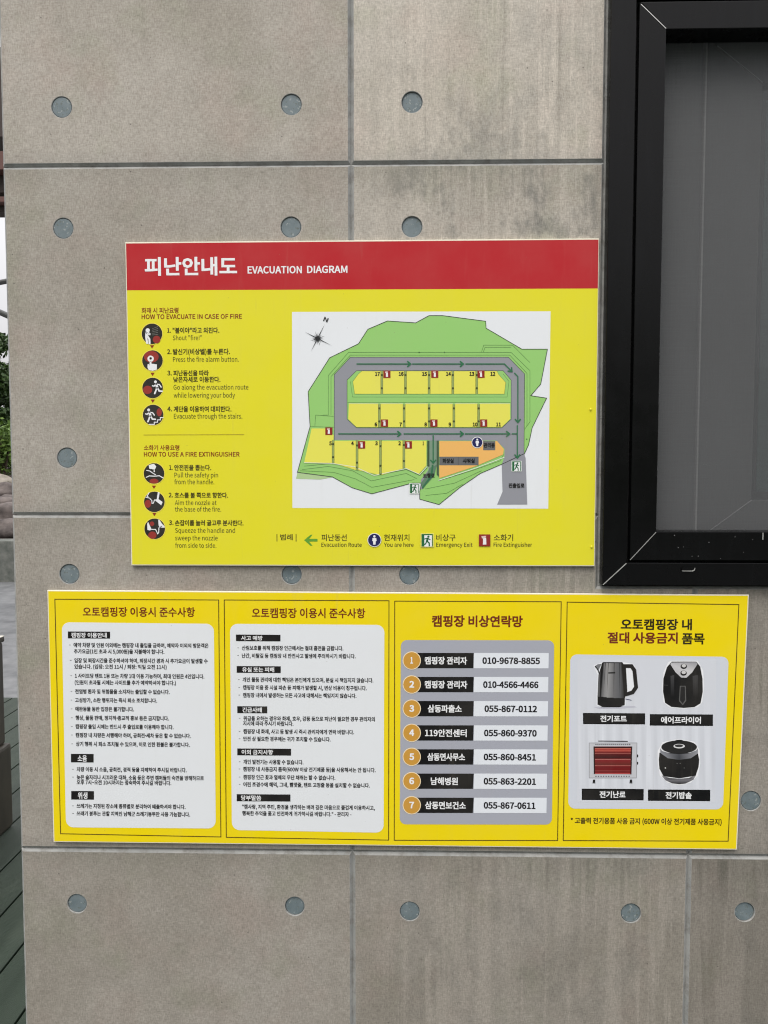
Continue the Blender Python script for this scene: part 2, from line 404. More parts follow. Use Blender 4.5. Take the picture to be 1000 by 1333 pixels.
box(bm, x1 + .0002, x2 - .0002, .001, .03, zg1, zto - wo); box(bm, x1, RW, .001, .03, zg1 + .0002, zg2 - .0002); box(bm, x1, RW, .001, .03, zti + wi, zto - wo)
new('rubber_seal', bm, M_GAP, win)
def sliver(a, b, y, w, mt=M_EDGE, name='mitre_edge'):   # bright bare metal along a mitre
    a, b = Vector((a[0], y, a[1])), Vector((b[0], y, b[1])); d = (b - a).normalized(); nrm = Vector((-d.z, 0, d.x)) * w / 2
    bm = bmesh.new()
    pts = [(a - nrm), (b - nrm), (b + nrm), (a + nrm)]
    prism(bm, [(p.x, p.z) for p in pts], y - .0006, y + .004)
    return new(name, bm, mt, win)
sliver((xo + .001, zo + .001), (x1 - .0005, zg1 - .001), YO, .0013)
sliver((x2 + .0005, zg2 + .001), (x3 - .0005, zi - .001), YI, .0008)
sliver((x3 - .0005, zti + .001), (x2 + .002, zti + wi - .004), YI, .0010)
p = W(895, 740, YO); bm = bmesh.new()          # drain slot cover
bmesh.ops.create_cone(bm, cap_ends=True, segments=24, radius1=.0052, radius2=.0045, depth=.003, matrix=Matrix.Rotation(PI / 2, 4, 'X'))
for v in bm.verts:
    v.co.x += math.copysign(.0065, v.co.x) if abs(v.co.x) > 1e-5 else 0
    v.co.z *= .62
    v.co += Vector((p.x, YO - .0012, p.z))
new('drain_cap', bm, M_FRAME, win)
bm = bmesh.new()
q = W(895, 742.6, YO)
prism(bm, [(q.x - .010, q.z), (q.x + .007, q.z), (q.x + .0105, q.z + .002), (q.x + .0112, q.z + .0045), (q.x + .0120, q.z + .0045), (q.x + .0116, q.z + .001), (q.x + .0078, q.z - .0012), (q.x - .010, q.z - .0009)], YO - .0032, YO - .0008)
new('drain_cap_lip', bm, M_EDGE, win)
bm = bmesh.new()                               # raindrops and grit on the bottom rail
for px, py, r in ((878, 697, 1.1), (923, 706, .9), (883, 713, .9), (901, 724, .8), (909, 724, .9), (957, 699, .9), (980, 702.5, .6), (890, 712, .6), (833, 735, .5), (968, 719, .5), (938, 727, .5)):
    c_ = W(px, py, YI); bmesh.ops.create_icosphere(bm, subdivisions=1, radius=r * .0009, matrix=Matrix.Translation(c_))
new('water_drops', bm, mat('clear_water', (.25, .25, .25), .1), win)
bm = bmesh.new()
c_ = W(993, 698, YI); box(bm, c_.x - .0006, c_.x + .0008, YI - .0008, YI + .001, c_.z - .006, c_.z + .006)
c_ = W(984, 44, .03); box(bm, c_.x - .0006, c_.x + .0006, .025, .031, c_.z - .004, c_.z + .004)
new('sash_clip', bm, M_EDGE, win)
YM = .034                                      # insect mesh, then the sliding sash behind it
bm = bmesh.new()
bm.faces.new([bm.verts.new(v) for v in ((x3 - .012, YM, zi - .012), (RW, YM, zi - .012), (RW, YM, zti + .014), (x3 - .012, YM, zti + .014))])
new('insect_mesh', bm, M_MESH, win)
YS = .062
s0 = W(911, 400, YS).x; s1 = W(985, 400, YS).x; sz0 = W(940, 705, YS).z; sz1 = W(985, 651, YS).z; st1 = W(930, 48, YS).z; st0 = W(985, 108, YS).z
M_SASH = mat('dark_grey_aluminium', (.085, .085, .083), .4)
member('inner_sash_stile', [(s0, sz0 + e), (s1, sz1 + e), (s1, st0 - e), (s0, st1 - e)], YS, YS + .03, M_SASH)
member('inner_sash_rail', [(s0 + e, sz0), (RW, sz0), (RW, sz1), (s1 + e, sz1)], YS, YS + .03, M_SASH)
member('inner_sash_rail', [(s0 + e, st1), (s1 + e, st0), (RW, st0), (RW, st1)], YS, YS + .03, M_SASH)
sliver((s0 + .02, st1 - .02 * (st1 - st0) / (s1 - s0)), (s1, st0), YS - .001, .0012, mat('dull_metal_edge', (.4, .4, .4), .5), 'inner_mitre_edge')
sliver((s0 + .02, sz0 + .02 * (sz1 - sz0) / (s1 - s0)), (s1, sz1), YS - .001, .0012, bpy.data.materials['dull_metal_edge'], 'inner_mitre_edge')
bm = bmesh.new(); box(bm, s0 - .0025, s0 + .0005, YS - .008, YS + .004, sz0, st1, .0004)
new('brush_seal', bm, mat('pale_brush_pile', (.46, .46, .45), .7), win)
bm = bmesh.new(); box(bm, x3 - .01, s0 - .003, YS + .001, YS + .006, sz0 - .02, st1 + .04)
new('side_glazing_bead', bm, mat('mid_grey_aluminium', (.10, .10, .10), .5), win)
bm = bmesh.new(); box(bm, s1 - .005, RW, YS + .012, YS + .016, sz1 - .01, st0 + .01)
new('glass_pane', bm, M_GLASS, win).data.materials
# see-through glass: a thin dielectric over what stands behind it
n = N(M_GLASS); tr = n.t.nodes.new('ShaderNodeBsdfTransparent'); tr.inputs[0].default_value = (.72, .80, .78, 1)
gl = n.t.nodes.new('ShaderNodeBsdfGlossy'); gl.inputs['Roughness'].default_value = .02
fr = n.t.nodes.new('ShaderNodeFresnel'); mx = n.t.nodes.new('ShaderNodeMixShader')
n.t.links.new(fr.outputs[0], mx.inputs[0]); n.t.links.new(tr.outputs[0], mx.inputs[1]); n.t.links.new(gl.outputs[0], mx.inputs[2])
n.t.links.new(mx.outputs[0], n.t.nodes['Material Output'].inputs[0])
bm = bmesh.new(); b0 = W(991, 400, .11)
box(bm, b0.x, RW, .11, .114, W(990, 640, .11).z, W(990, 130, .11).z, .001)
new('teal_reflection', bm, M_TEAL_REFL, win)  # teal reflection in the glass, put in as a coloured panel behind it
bm = bmesh.new(); box(bm, XO - .05, RW + .1, .20, 1.2, ZW - .1, TOPZ)
bmesh.ops.reverse_faces(bm, faces=bm.faces)
for f in list(bm.faces):
    if f.calc_center_median().y < .21: bm.faces.remove(f)
new('room_lining', bm, M_ROOM, win)
bm = bmesh.new(); box(bm, XO + .001, RX, .0076, .19, zto + .003, TOPZ)
new('wall_above_window', bm, M_JNT, wall)

# ------------------------------------------------------------------ printing: flat shapes in layers on a board
TEXTS = []
# outlines of the letters used on the boards: code: (advance, loop, loop...), each loop x, y, x, y...
HANGUL_FACE = {
44032:(161,(116,145,116,-13,130,-13,130,68,156,68,156,81,130,81,130,145),(17,128,17,116,75,116,66,81,43,51,10,28,18,16,59,46,83,85,90,128)),44033:(161,(29,45,29,33,117,33,117,-14,132,-14,132,45),(117,145,117,52,132,52,132,92,155,92,155,105,132,105,132,145),(16,135,16,123,73,123,64,99,41,78,8,65,14,54,54,71,80,99,88,135)),44036:(161,(117,145,117,29,132,29,132,85,155,85,155,97,132,97,132,145),(15,133,15,120,73,120,64,95,41,74,9,59,15,47,54,66,80,96,89,133),(33,41,33,-10,138,-10,138,2,47,2,47,41)),44053:(161,(82,48,55,44,37,34,30,17,37,1,55,-10,82,-13,119,-5,133,17,119,40),(82,37,109,31,119,17,109,3,82,-2,55,3,45,17,55,31),(117,145,117,50,132,50,132,92,155,92,155,104,132,104,132,145),(16,133,16,121,73,121,64,96,41,75,9,61,15,50,54,68,80,97,89,133)),44060:(161,(94,141,94,-6,107,-6,107,69,129,69,129,-14,143,-14,143,145,129,145,129,81,107,81,107,141),(15,124,15,112,62,112,56,81,38,53,9,31,17,20,52,49,71,85,76,124)),
44061:(161,(36,44,36,32,128,32,128,-14,142,-14,142,44),(94,142,94,52,107,52,107,93,128,93,128,51,142,51,142,145,128,145,128,105,107,105,107,142),(16,133,16,121,63,121,55,97,37,76,9,61,17,50,50,70,71,99,78,133)),44148:(161,(90,96,90,84,124,84,124,28,139,28,139,145,124,145,124,96),(19,133,19,120,75,120,65,94,43,73,11,58,17,46,56,66,82,96,91,133),(39,40,39,-10,143,-10,143,2,54,2,54,40)),44161:(161,(37,52,37,-12,139,-12,139,52,124,52,124,32,51,32,51,52),(51,20,124,20,124,0,51,0),(90,105,90,93,124,93,124,60,139,60,139,145,124,145,124,105),(19,135,19,123,74,123,65,100,44,80,11,68,16,56,56,73,81,100,90,135)),44172:(161,(129,145,129,-14,143,-14,143,145),(16,125,16,113,62,113,55,82,37,54,9,31,17,20,37,34,52,51,64,68,96,68,96,-6,110,-6,110,141,96,141,96,80,69,80,75,102,77,125)),44221:(161,(88,48,60,45,41,34,35,18,41,1,60,-9,88,-13,115,-9,134,1,140,18,134,34,115,45),(88,37,115,32,126,18,115,4,88,-1,60,4,49,18,60,32),(19,133,19,121,75,121,65,96,43,76,11,61,17,50,47,62,70,81,85,104,124,104,124,83,83,83,83,71,124,71,124,50,139,50,139,145,124,145,124,116,89,116,90,133)),
44228:(161,(129,145,129,-14,143,-14,143,145),(16,125,16,113,62,113,55,82,37,54,9,31,17,20,43,40,61,63,72,89,98,89,98,61,69,61,69,49,98,49,98,-6,111,-6,111,141,98,141,98,101,74,101,76,125)),44256:(161,(24,129,24,117,120,117,120,93,118,69,114,42,129,40,133,69,135,93,135,129),(64,77,64,21,9,21,9,9,152,9,152,21,79,21,79,77)),44264:(161,(26,138,26,127,119,127,119,111,116,92,131,91,133,111,134,128,134,138),(68,109,68,82,9,82,9,70,152,70,152,82,82,82,82,109),(26,-12,138,-12,138,0,40,0,40,18,134,18,134,55,26,55,26,44,120,44,120,28,26,28)),44277:(161,(80,45,51,41,31,31,25,16,31,0,51,-10,80,-13,109,-10,128,0,135,16,128,31,109,41),(80,34,109,29,120,16,109,3,80,-2,50,3,39,16,50,29),(26,137,26,125,119,125,119,105,115,83,129,81,133,104,134,123,134,137),(68,102,68,71,9,71,9,59,152,59,152,71,82,71,82,102)),44284:(161,(16,127,16,116,81,116,81,92,77,57,91,56,94,82,96,104,96,127),(9,21,39,21,73,23,107,27,106,38,81,35,55,34,55,82,41,82,41,34,7,33),(116,145,116,-14,130,-14,130,66,155,66,155,79,130,79,130,145)),
44288:(161,(17,133,17,120,82,120,81,103,77,79,92,77,95,105,96,124,96,133),(9,51,40,51,74,53,108,57,107,68,82,65,55,64,55,97,41,97,41,63,8,63),(117,145,117,26,132,26,132,81,155,81,155,93,132,93,132,145),(32,36,32,-10,137,-10,137,2,46,2,46,36)),44368:(161,(24,129,24,117,121,117,121,91,119,68,115,43,130,41,133,68,135,91,135,129),(83,73,83,21,58,21,58,73,44,73,44,21,9,21,9,9,152,9,152,21,97,21,97,73)),44396:(161,(9,67,9,54,73,54,73,-14,87,-14,87,54,152,54,152,67,129,67,133,97,133,134,27,134,27,123,119,123,119,121,118,97,114,67)),44400:(161,(9,75,9,63,74,63,74,25,88,25,88,63,152,63,152,75,130,75,133,102,134,124,134,136,27,136,27,124,119,124,119,102,115,75),(27,39,27,-10,137,-10,137,2,41,2,41,39)),44480:(161,(125,145,125,-14,140,-14,140,145),(22,133,22,121,82,121,81,100,77,71,29,69,8,69,10,57,52,58,52,-4,66,-4,66,58,91,60,115,63,114,74,92,72,95,105,96,126,96,133)),44536:(161,(9,22,9,9,152,9,152,22),(24,128,24,116,118,116,118,91,116,66,112,37,127,35,131,65,132,91,133,112,133,128)),
44540:(161,(9,72,9,60,152,60,152,72,130,72,133,101,134,123,134,135,27,135,27,123,119,123,119,101,115,72),(28,42,28,-10,138,-10,138,2,42,2,42,42)),44552:(161,(26,45,26,-12,134,-12,134,45),(120,33,120,0,41,0,41,33),(9,78,9,66,152,66,152,78,129,78,133,104,134,125,134,136,27,136,27,124,119,124,119,104,115,78)),44553:(161,(27,54,27,-12,134,-12,134,54,119,54,119,33,42,33,42,54),(42,22,119,22,119,0,42,0),(9,80,9,68,152,68,152,80,129,80,133,106,134,126,134,138,27,138,27,126,119,126,119,106,115,80)),44592:(161,(124,145,124,-14,139,-14,139,145),(18,128,18,116,77,116,68,81,46,51,11,28,18,16,61,46,85,84,92,128)),44596:(161,(124,145,124,30,138,30,138,145),(20,133,20,121,77,121,67,95,44,73,11,58,17,47,57,66,84,96,93,133),(36,39,36,-10,142,-10,142,2,50,2,50,39)),44600:(161,(124,145,124,64,138,64,138,145),(19,137,19,125,75,125,67,103,45,84,11,72,17,61,56,76,83,102,91,137),(37,-12,144,-12,144,-1,51,-1,51,18,138,18,138,56,36,56,36,45,124,45,124,29,37,29)),
44618:(161,(124,145,124,58,138,58,138,145),(20,134,20,122,77,122,68,99,45,79,12,67,18,55,57,72,84,99,93,134),(34,1,34,-11,143,-11,143,1,119,1,119,38,141,38,141,49,35,49,35,38,57,38,57,1),(71,38,105,38,105,1,71,1)),44620:(161,(119,145,119,-14,133,-14,133,67,157,67,157,79,133,79,133,145),(13,128,13,116,43,116,38,85,27,56,8,30,20,22,42,54,53,90,56,128),(61,128,61,116,86,116,82,82,72,49,53,20,65,12,87,48,97,89,99,128)),44867:(161,(82,139,82,127,121,127,121,111,117,88,131,87,135,114,136,132,136,139),(76,104,76,77,9,77,9,65,152,65,152,77,91,77,91,104),(21,139,21,127,55,127,53,111,48,89,62,87,68,114,69,133,69,139),(73,59,73,43,27,43,27,32,73,32,64,17,45,5,21,-2,26,-13,48,-7,67,3,80,17,93,3,112,-7,134,-13,139,-2,115,5,96,17,88,32,133,32,133,43,87,43,87,59)),45124:(161,(9,22,9,10,152,10,152,22),(20,127,20,115,57,115,57,97,53,72,47,41,61,39,69,76,71,103,72,121,72,127),(83,127,83,115,121,115,121,96,119,71,114,41,129,39,134,71,135,96,136,115,136,127)),
45208:(161,(116,145,116,-13,130,-13,130,70,156,70,156,82,130,82,130,145),(15,27,52,27,77,29,103,34,101,46,77,42,52,39,29,39,29,129,15,129)),45212:(161,(16,59,52,59,77,62,103,66,101,78,77,74,53,72,31,71,31,133,16,133),(117,145,117,30,132,30,132,85,155,85,155,98,132,98,132,145),(33,41,33,-10,137,-10,137,2,48,2,48,41)),45224:(161,(32,47,32,-11,132,-11,132,47),(117,35,117,0,46,0,46,35),(117,145,117,55,132,55,132,96,155,96,155,108,132,108,132,145),(16,67,29,67,52,68,77,70,103,74,101,86,77,82,53,80,31,79,31,137,16,137)),45230:(161,(117,145,117,55,132,55,132,94,155,94,155,106,132,106,132,145),(16,67,29,67,52,68,77,70,103,75,101,87,77,83,53,80,31,80,31,136,16,136),(31,47,31,35,75,35,68,19,49,6,25,-2,30,-13,52,-6,70,5,83,19,95,4,113,-7,135,-13,140,-2,116,6,97,19,90,35,134,35,134,47)),45236:(161,(93,141,93,-5,107,-5,107,68,129,68,129,-14,143,-14,143,145,129,145,129,80,107,80,107,141),(16,27,26,27,53,28,83,32,82,45,55,41,31,40,31,126,16,126)),
45348:(161,(129,145,129,-14,143,-14,143,145),(16,26,26,26,55,27,84,32,82,44,56,40,31,39,31,128,16,128),(96,141,96,92,60,92,60,80,96,80,96,-6,110,-6,110,141)),45572:(161,(27,137,27,80,136,80,136,92,42,92,42,137),(9,56,9,44,73,44,73,-14,87,-14,87,44,152,44,152,56)),45580:(161,(27,-12,139,-12,139,0,41,0,41,17,134,17,134,53,87,53,87,70,152,70,152,82,9,82,9,70,73,70,73,53,26,53,26,42,120,42,120,27,27,27),(28,142,28,95,135,95,135,107,42,107,42,142)),45716:(161,(9,64,9,52,152,52,152,64),(28,139,28,85,136,85,136,97,42,97,42,139),(27,36,27,-10,137,-10,137,2,41,2,41,36)),45733:(161,(9,71,9,59,152,59,152,71),(80,45,51,41,32,31,26,16,32,0,51,-10,80,-13,109,-10,128,0,134,16,128,31,109,41),(80,33,109,29,120,16,109,3,80,-2,51,3,41,16,51,29),(28,142,28,89,136,89,136,101,43,101,43,142)),45734:(161,(9,73,9,61,152,61,152,73),(29,141,29,89,136,89,136,101,43,101,43,141),(26,45,26,33,73,33,64,17,44,5,19,-2,25,-13,48,-7,67,4,80,18,93,4,113,-7,136,-13,141,-2,117,5,97,17,88,33,135,33,135,45)),
45768:(161,(124,145,124,-14,138,-14,138,145),(19,27,32,27,57,28,83,30,109,35,107,47,82,43,57,40,33,40,33,129,19,129)),45796:(161,(116,145,116,-14,130,-14,130,70,156,70,156,82,130,82,130,145),(16,129,16,26,55,26,79,28,103,31,101,43,79,40,55,38,30,38,30,117,89,117,89,129)),45800:(161,(117,145,117,30,132,30,132,86,155,86,155,98,132,98,132,145),(16,131,16,58,28,58,57,59,81,60,102,64,100,75,80,72,58,71,30,70,30,119,86,119,86,131),(33,42,33,-10,139,-10,139,2,47,2,47,42)),45817:(161,(81,47,54,44,35,33,29,17,35,1,54,-10,81,-13,109,-10,127,1,133,17,127,33,109,44),(81,36,109,31,119,17,109,3,81,-2,53,3,43,17,53,31),(117,145,117,51,132,51,132,92,155,92,155,104,132,104,132,145),(16,133,16,63,28,63,57,64,81,65,102,68,100,80,80,77,58,76,30,75,30,121,86,121,86,133)),45824:(161,(93,141,93,-5,107,-5,107,69,129,69,129,-14,143,-14,143,145,129,145,129,81,107,81,107,141),(14,126,14,25,25,25,56,26,83,30,82,42,57,39,29,38,29,114,73,114,73,126)),
46020:(161,(27,132,27,59,73,59,73,18,9,18,9,6,152,6,152,18,87,18,87,59,136,59,136,71,41,71,41,120,134,120,134,132)),46041:(161,(80,44,51,40,32,30,26,15,32,0,51,-10,80,-13,109,-10,128,0,134,15,128,30,109,40),(80,32,109,28,120,15,109,2,80,-2,51,2,41,15,51,28),(27,137,27,85,73,85,73,67,9,67,9,55,152,55,152,67,87,67,87,85,135,85,135,97,41,97,41,126,134,126,134,137)),46108:(161,(124,145,124,26,138,26,138,145),(12,46,43,47,78,48,112,52,111,63,69,60,69,81,100,81,100,93,38,93,38,123,99,123,99,134,24,134,24,81,54,81,54,59,9,58),(36,34,36,-10,144,-10,144,2,50,2,50,34)),46112:(161,(124,145,124,60,138,60,138,145),(12,63,43,64,79,66,113,69,112,79,69,76,69,92,100,92,100,103,39,103,39,127,98,127,98,138,24,138,24,92,54,92,54,76,10,75),(34,-12,144,-12,144,0,49,0,49,15,138,15,138,52,34,52,34,41,124,41,124,26,34,26)),46121:(161,(124,145,124,54,138,54,138,145),(35,46,35,-12,138,-12,138,46,124,46,124,30,49,30,49,46),(49,19,124,19,124,0,49,0),(23,137,23,87,54,87,54,70,9,69,11,57,42,58,77,60,112,64,111,74,90,72,68,70,68,87,99,87,99,98,38,98,38,125,98,125,98,137)),
46300:(161,(9,20,9,8,152,8,152,20),(27,130,27,57,136,57,136,69,41,69,41,118,134,118,134,130)),46304:(161,(9,65,9,53,152,53,152,65),(27,138,27,82,136,82,136,94,41,94,41,126,134,126,134,138),(27,36,27,-10,137,-10,137,2,41,2,41,36)),46308:(161,(9,79,9,67,152,67,152,79),(28,140,28,91,135,91,135,103,42,103,42,128,133,128,133,140),(26,-12,138,-12,138,0,41,0,41,16,133,16,133,53,26,53,26,42,119,42,119,27,26,27)),46321:(161,(9,70,9,57,152,57,152,70),(80,44,51,40,32,31,26,15,32,0,51,-10,80,-13,109,-10,128,0,134,15,128,31,109,40),(80,32,109,28,120,15,109,3,80,-2,51,3,41,15,51,28),(27,138,27,84,135,84,135,96,41,96,41,127,134,127,134,138)),46384:(161,(119,145,119,-14,133,-14,133,70,156,70,156,83,133,83,133,145),(13,128,13,28,36,28,56,31,55,43,40,41,28,40,28,116,53,116,53,128),(62,128,62,28,91,28,110,32,109,44,93,41,77,40,77,116,104,116,104,128)),46608:(161,(84,130,84,60,141,60,141,72,99,72,99,118,139,118,139,130),(73,52,73,19,9,19,9,7,152,7,152,19,87,19,87,52),(21,60,53,60,77,64,76,76,55,73,36,72,36,118,75,118,75,130,21,130)),
46972:(161,(116,145,116,-14,130,-14,130,70,156,70,156,82,130,82,130,145),(15,130,15,118,72,118,72,85,15,85,15,24,28,24,55,25,80,27,104,30,102,42,80,39,56,37,30,37,30,73,86,73,86,130)),46973:(161,(29,40,29,28,117,28,117,-13,132,-13,132,40),(15,135,15,123,72,123,72,103,16,103,16,57,55,57,79,59,103,62,102,74,79,71,55,69,30,69,30,91,86,91,86,135),(117,145,117,48,132,48,132,92,155,92,155,104,132,104,132,145)),46976:(161,(117,145,117,28,132,28,132,84,155,84,155,96,132,96,132,145),(34,37,34,-10,139,-10,139,2,49,2,49,37),(15,134,15,122,72,122,72,100,16,100,16,53,55,53,79,54,103,58,102,70,79,67,55,65,30,64,30,89,86,89,86,134)),46989:(161,(32,50,32,-12,132,-12,132,50,117,50,117,31,46,31,46,50),(46,19,117,19,117,0,46,0),(117,145,117,57,132,57,132,94,155,94,155,107,132,107,132,145),(15,137,15,125,72,125,72,106,16,106,16,61,55,61,79,63,103,66,102,78,79,75,55,73,30,73,30,94,86,94,86,137)),46993:(161,(81,44,43,37,29,15,43,-6,81,-13,119,-6,133,15,119,37),(81,33,109,28,119,15,109,3,81,-2,53,3,43,15,53,28),(117,145,117,49,132,49,132,93,155,93,155,105,132,105,132,145),(15,135,15,123,72,123,72,103,16,103,16,58,28,58,55,59,79,60,103,63,102,75,79,72,55,71,30,70,30,92,86,92,86,135)),
47019:(161,(93,142,93,51,107,51,107,91,128,91,128,37,142,37,142,145,128,145,128,103,107,103,107,142),(16,132,16,120,61,120,61,99,16,99,16,53,26,53,57,54,86,58,84,70,58,66,30,65,30,88,75,88,75,132),(82,44,82,40,75,21,55,6,29,-2,34,-13,57,-6,76,5,89,20,103,5,122,-6,145,-13,150,-2,124,6,104,21,97,40,97,44)),47049:(161,(81,44,43,37,29,15,43,-6,81,-13,119,-6,133,15,119,37),(81,33,109,28,119,15,109,3,81,-2,53,3,43,15,53,28),(117,145,117,49,132,49,132,75,155,75,155,87,132,87,132,108,155,108,155,120,132,120,132,145),(15,135,15,123,72,123,72,103,16,103,16,58,28,58,55,59,79,60,103,63,102,75,79,72,55,71,30,70,30,92,86,92,86,135)),47084:(161,(94,84,94,72,124,72,124,-14,139,-14,139,145,124,145,124,84),(14,130,14,118,71,118,71,86,15,86,15,24,27,24,53,25,76,26,99,29,98,41,76,38,53,37,29,36,29,75,85,75,85,130)),47112:(161,(129,145,129,-14,143,-14,143,145),(14,127,14,115,56,115,56,84,14,84,14,25,25,25,44,26,64,27,85,30,83,42,55,38,28,37,28,72,70,72,70,127),(97,141,97,88,78,88,78,76,97,76,97,-5,111,-5,111,141)),
47140:(161,(92,65,92,53,124,53,124,-14,139,-14,139,145,124,145,124,109,93,109,93,97,124,97,124,65),(14,130,14,119,69,119,69,86,15,86,15,23,50,23,73,25,96,28,95,40,73,37,29,35,29,74,83,74,83,130)),47141:(161,(33,39,33,27,124,27,124,-14,139,-14,139,39),(15,135,15,123,69,123,69,102,15,102,15,54,27,54,54,55,75,56,94,58,92,70,75,68,55,66,30,66,30,90,83,90,83,135),(94,88,94,77,124,77,124,47,139,47,139,145,124,145,124,121,94,121,94,109,124,109,124,88)),47161:(161,(87,44,59,41,40,30,34,15,40,-1,59,-11,87,-15,115,-11,133,-1,140,15,133,30,115,41),(87,33,115,28,125,15,115,2,87,-3,59,2,49,15,59,28),(15,136,15,124,69,124,69,103,15,103,15,55,27,55,54,56,75,57,94,59,92,71,75,69,55,68,30,67,30,91,83,91,83,136),(94,88,94,76,124,76,124,47,139,47,139,145,124,145,124,120,94,120,94,108,124,108,124,88)),47168:(161,(129,145,129,-14,143,-14,143,145),(14,127,14,116,54,116,54,84,14,84,14,25,51,25,81,29,80,41,53,38,28,37,28,72,68,72,68,127),(77,64,77,52,98,52,98,-5,112,-5,112,142,98,142,98,103,77,103,77,92,98,92,98,64)),
47196:(161,(27,48,73,48,73,18,9,18,9,6,152,6,152,18,87,18,87,48,138,48,138,60,41,60,41,85,134,85,134,133,26,133,26,121,120,121,120,97,27,97)),47336:(161,(26,65,138,65,138,77,41,77,41,97,135,97,135,138,26,138,26,127,120,127,120,108,26,108),(9,49,9,37,73,37,73,-14,87,-14,87,37,152,37,152,49)),47448:(161,(9,50,9,39,46,39,46,-14,60,-14,60,39,100,39,100,-14,115,-14,115,39,152,39,152,50),(26,67,138,67,138,78,41,78,41,98,135,98,135,139,26,139,26,127,120,127,120,109,26,109)),47480:(161,(9,57,9,45,152,45,152,57),(27,33,27,-10,137,-10,137,2,42,2,42,33),(27,71,137,71,137,83,41,83,41,100,134,100,134,140,27,140,27,128,119,128,119,111,27,111)),47484:(161,(9,71,9,60,152,60,152,71),(26,-12,139,-12,139,-1,40,-1,40,14,134,14,134,47,26,47,26,37,120,37,120,24,26,24),(27,83,137,83,137,93,41,93,41,107,134,107,134,140,27,140,27,130,119,130,119,117,27,117)),47532:(161,(124,145,124,-14,138,-14,138,145),(18,130,18,118,76,118,76,85,18,85,18,25,57,25,84,27,111,30,109,42,83,39,58,37,33,37,33,74,91,74,91,130)),
47536:(161,(124,145,124,28,138,28,138,145),(35,37,35,-10,143,-10,143,2,50,2,50,37),(17,133,17,122,74,122,74,99,17,99,17,51,57,51,82,53,107,56,105,68,82,64,58,63,31,62,31,88,88,88,88,133)),47548:(161,(124,145,124,51,138,51,138,145),(36,42,36,-12,138,-12,138,42),(124,30,124,0,50,0,50,30),(17,135,17,123,74,123,74,103,17,103,17,58,30,58,57,59,82,60,107,63,105,75,81,72,57,71,31,70,31,92,88,92,88,135)),47560:(161,(15,129,15,27,88,27,88,129),(73,117,73,38,29,38,29,117),(116,145,116,-14,130,-14,130,69,156,69,156,82,130,82,130,145)),47564:(161,(15,130,15,57,88,57,88,130),(74,119,74,69,29,69,29,119),(117,145,117,29,132,29,132,85,155,85,155,97,132,97,132,145),(33,40,33,-10,139,-10,139,2,47,2,47,40)),47568:(161,(15,136,15,72,88,72,88,136),(74,124,74,84,29,84,29,124),(117,145,117,64,132,64,132,99,155,99,155,111,132,111,132,145),(32,-12,137,-12,137,0,46,0,46,18,132,18,132,57,31,57,31,45,117,45,117,29,32,29)),
47581:(161,(15,133,15,65,88,65,88,133),(74,121,74,76,29,76,29,121),(81,46,43,38,29,16,35,0,54,-10,81,-13,119,-6,133,16,119,38),(81,34,109,29,119,16,109,3,81,-2,54,3,43,16,54,29),(117,145,117,51,132,51,132,93,155,93,155,105,132,105,132,145)),47588:(161,(14,126,14,29,75,29,75,126),(61,115,61,40,28,40,28,115),(94,141,94,-6,108,-6,108,70,129,70,129,-14,143,-14,143,145,129,145,129,82,108,82,108,141)),47673:(161,(33,43,33,31,124,31,124,-14,139,-14,139,43),(74,121,74,74,30,74,30,121),(16,133,16,62,88,62,88,93,124,93,124,51,139,51,139,145,124,145,124,105,88,105,88,133)),47728:(161,(73,118,73,38,29,38,29,118),(87,95,125,95,125,63,87,63),(125,145,125,107,87,107,87,129,15,129,15,26,87,26,87,51,125,51,125,-14,139,-14,139,145)),47732:(161,(74,119,74,68,30,68,30,119),(88,105,124,105,124,83,88,83),(124,145,124,117,88,117,88,131,16,131,16,57,88,57,88,71,124,71,124,29,139,29,139,145),(37,39,37,-10,143,-10,143,2,52,2,52,39)),
47784:(161,(121,120,121,69,40,69,40,120),(26,132,26,57,73,57,73,19,9,19,9,7,152,7,152,19,87,19,87,57,135,57,135,132)),47785:(161,(119,127,119,96,41,96,41,127),(25,36,25,25,120,25,120,-14,134,-14,134,36),(9,65,9,53,152,53,152,65,88,65,88,84,133,84,133,138,27,138,27,84,73,84,73,65)),47924:(161,(27,136,27,74,134,74,134,136),(119,124,119,86,41,86,41,124),(9,53,9,41,73,41,73,-13,87,-13,87,41,152,41,152,53)),47928:(161,(27,137,27,82,133,82,133,137),(119,126,119,93,41,93,41,126),(9,64,9,52,74,52,74,20,89,20,89,52,152,52,152,64),(27,35,27,-10,136,-10,136,2,41,2,41,35)),47932:(161,(27,140,27,91,133,91,133,140),(119,128,119,103,41,103,41,128),(26,-12,138,-12,138,-1,41,-1,41,15,133,15,133,51,87,51,87,66,152,66,152,78,9,78,9,66,73,66,73,51,26,51,26,40,119,40,119,26,26,26)),48064:(161,(9,19,9,7,152,7,152,19),(26,131,26,56,135,56,135,131),(121,119,121,67,40,67,40,119)),48124:(161,(17,131,17,57,91,57,91,131),(77,119,77,69,31,69,31,119),(124,145,124,31,138,31,138,145),(37,42,37,-8,143,-8,143,4,51,4,51,42)),
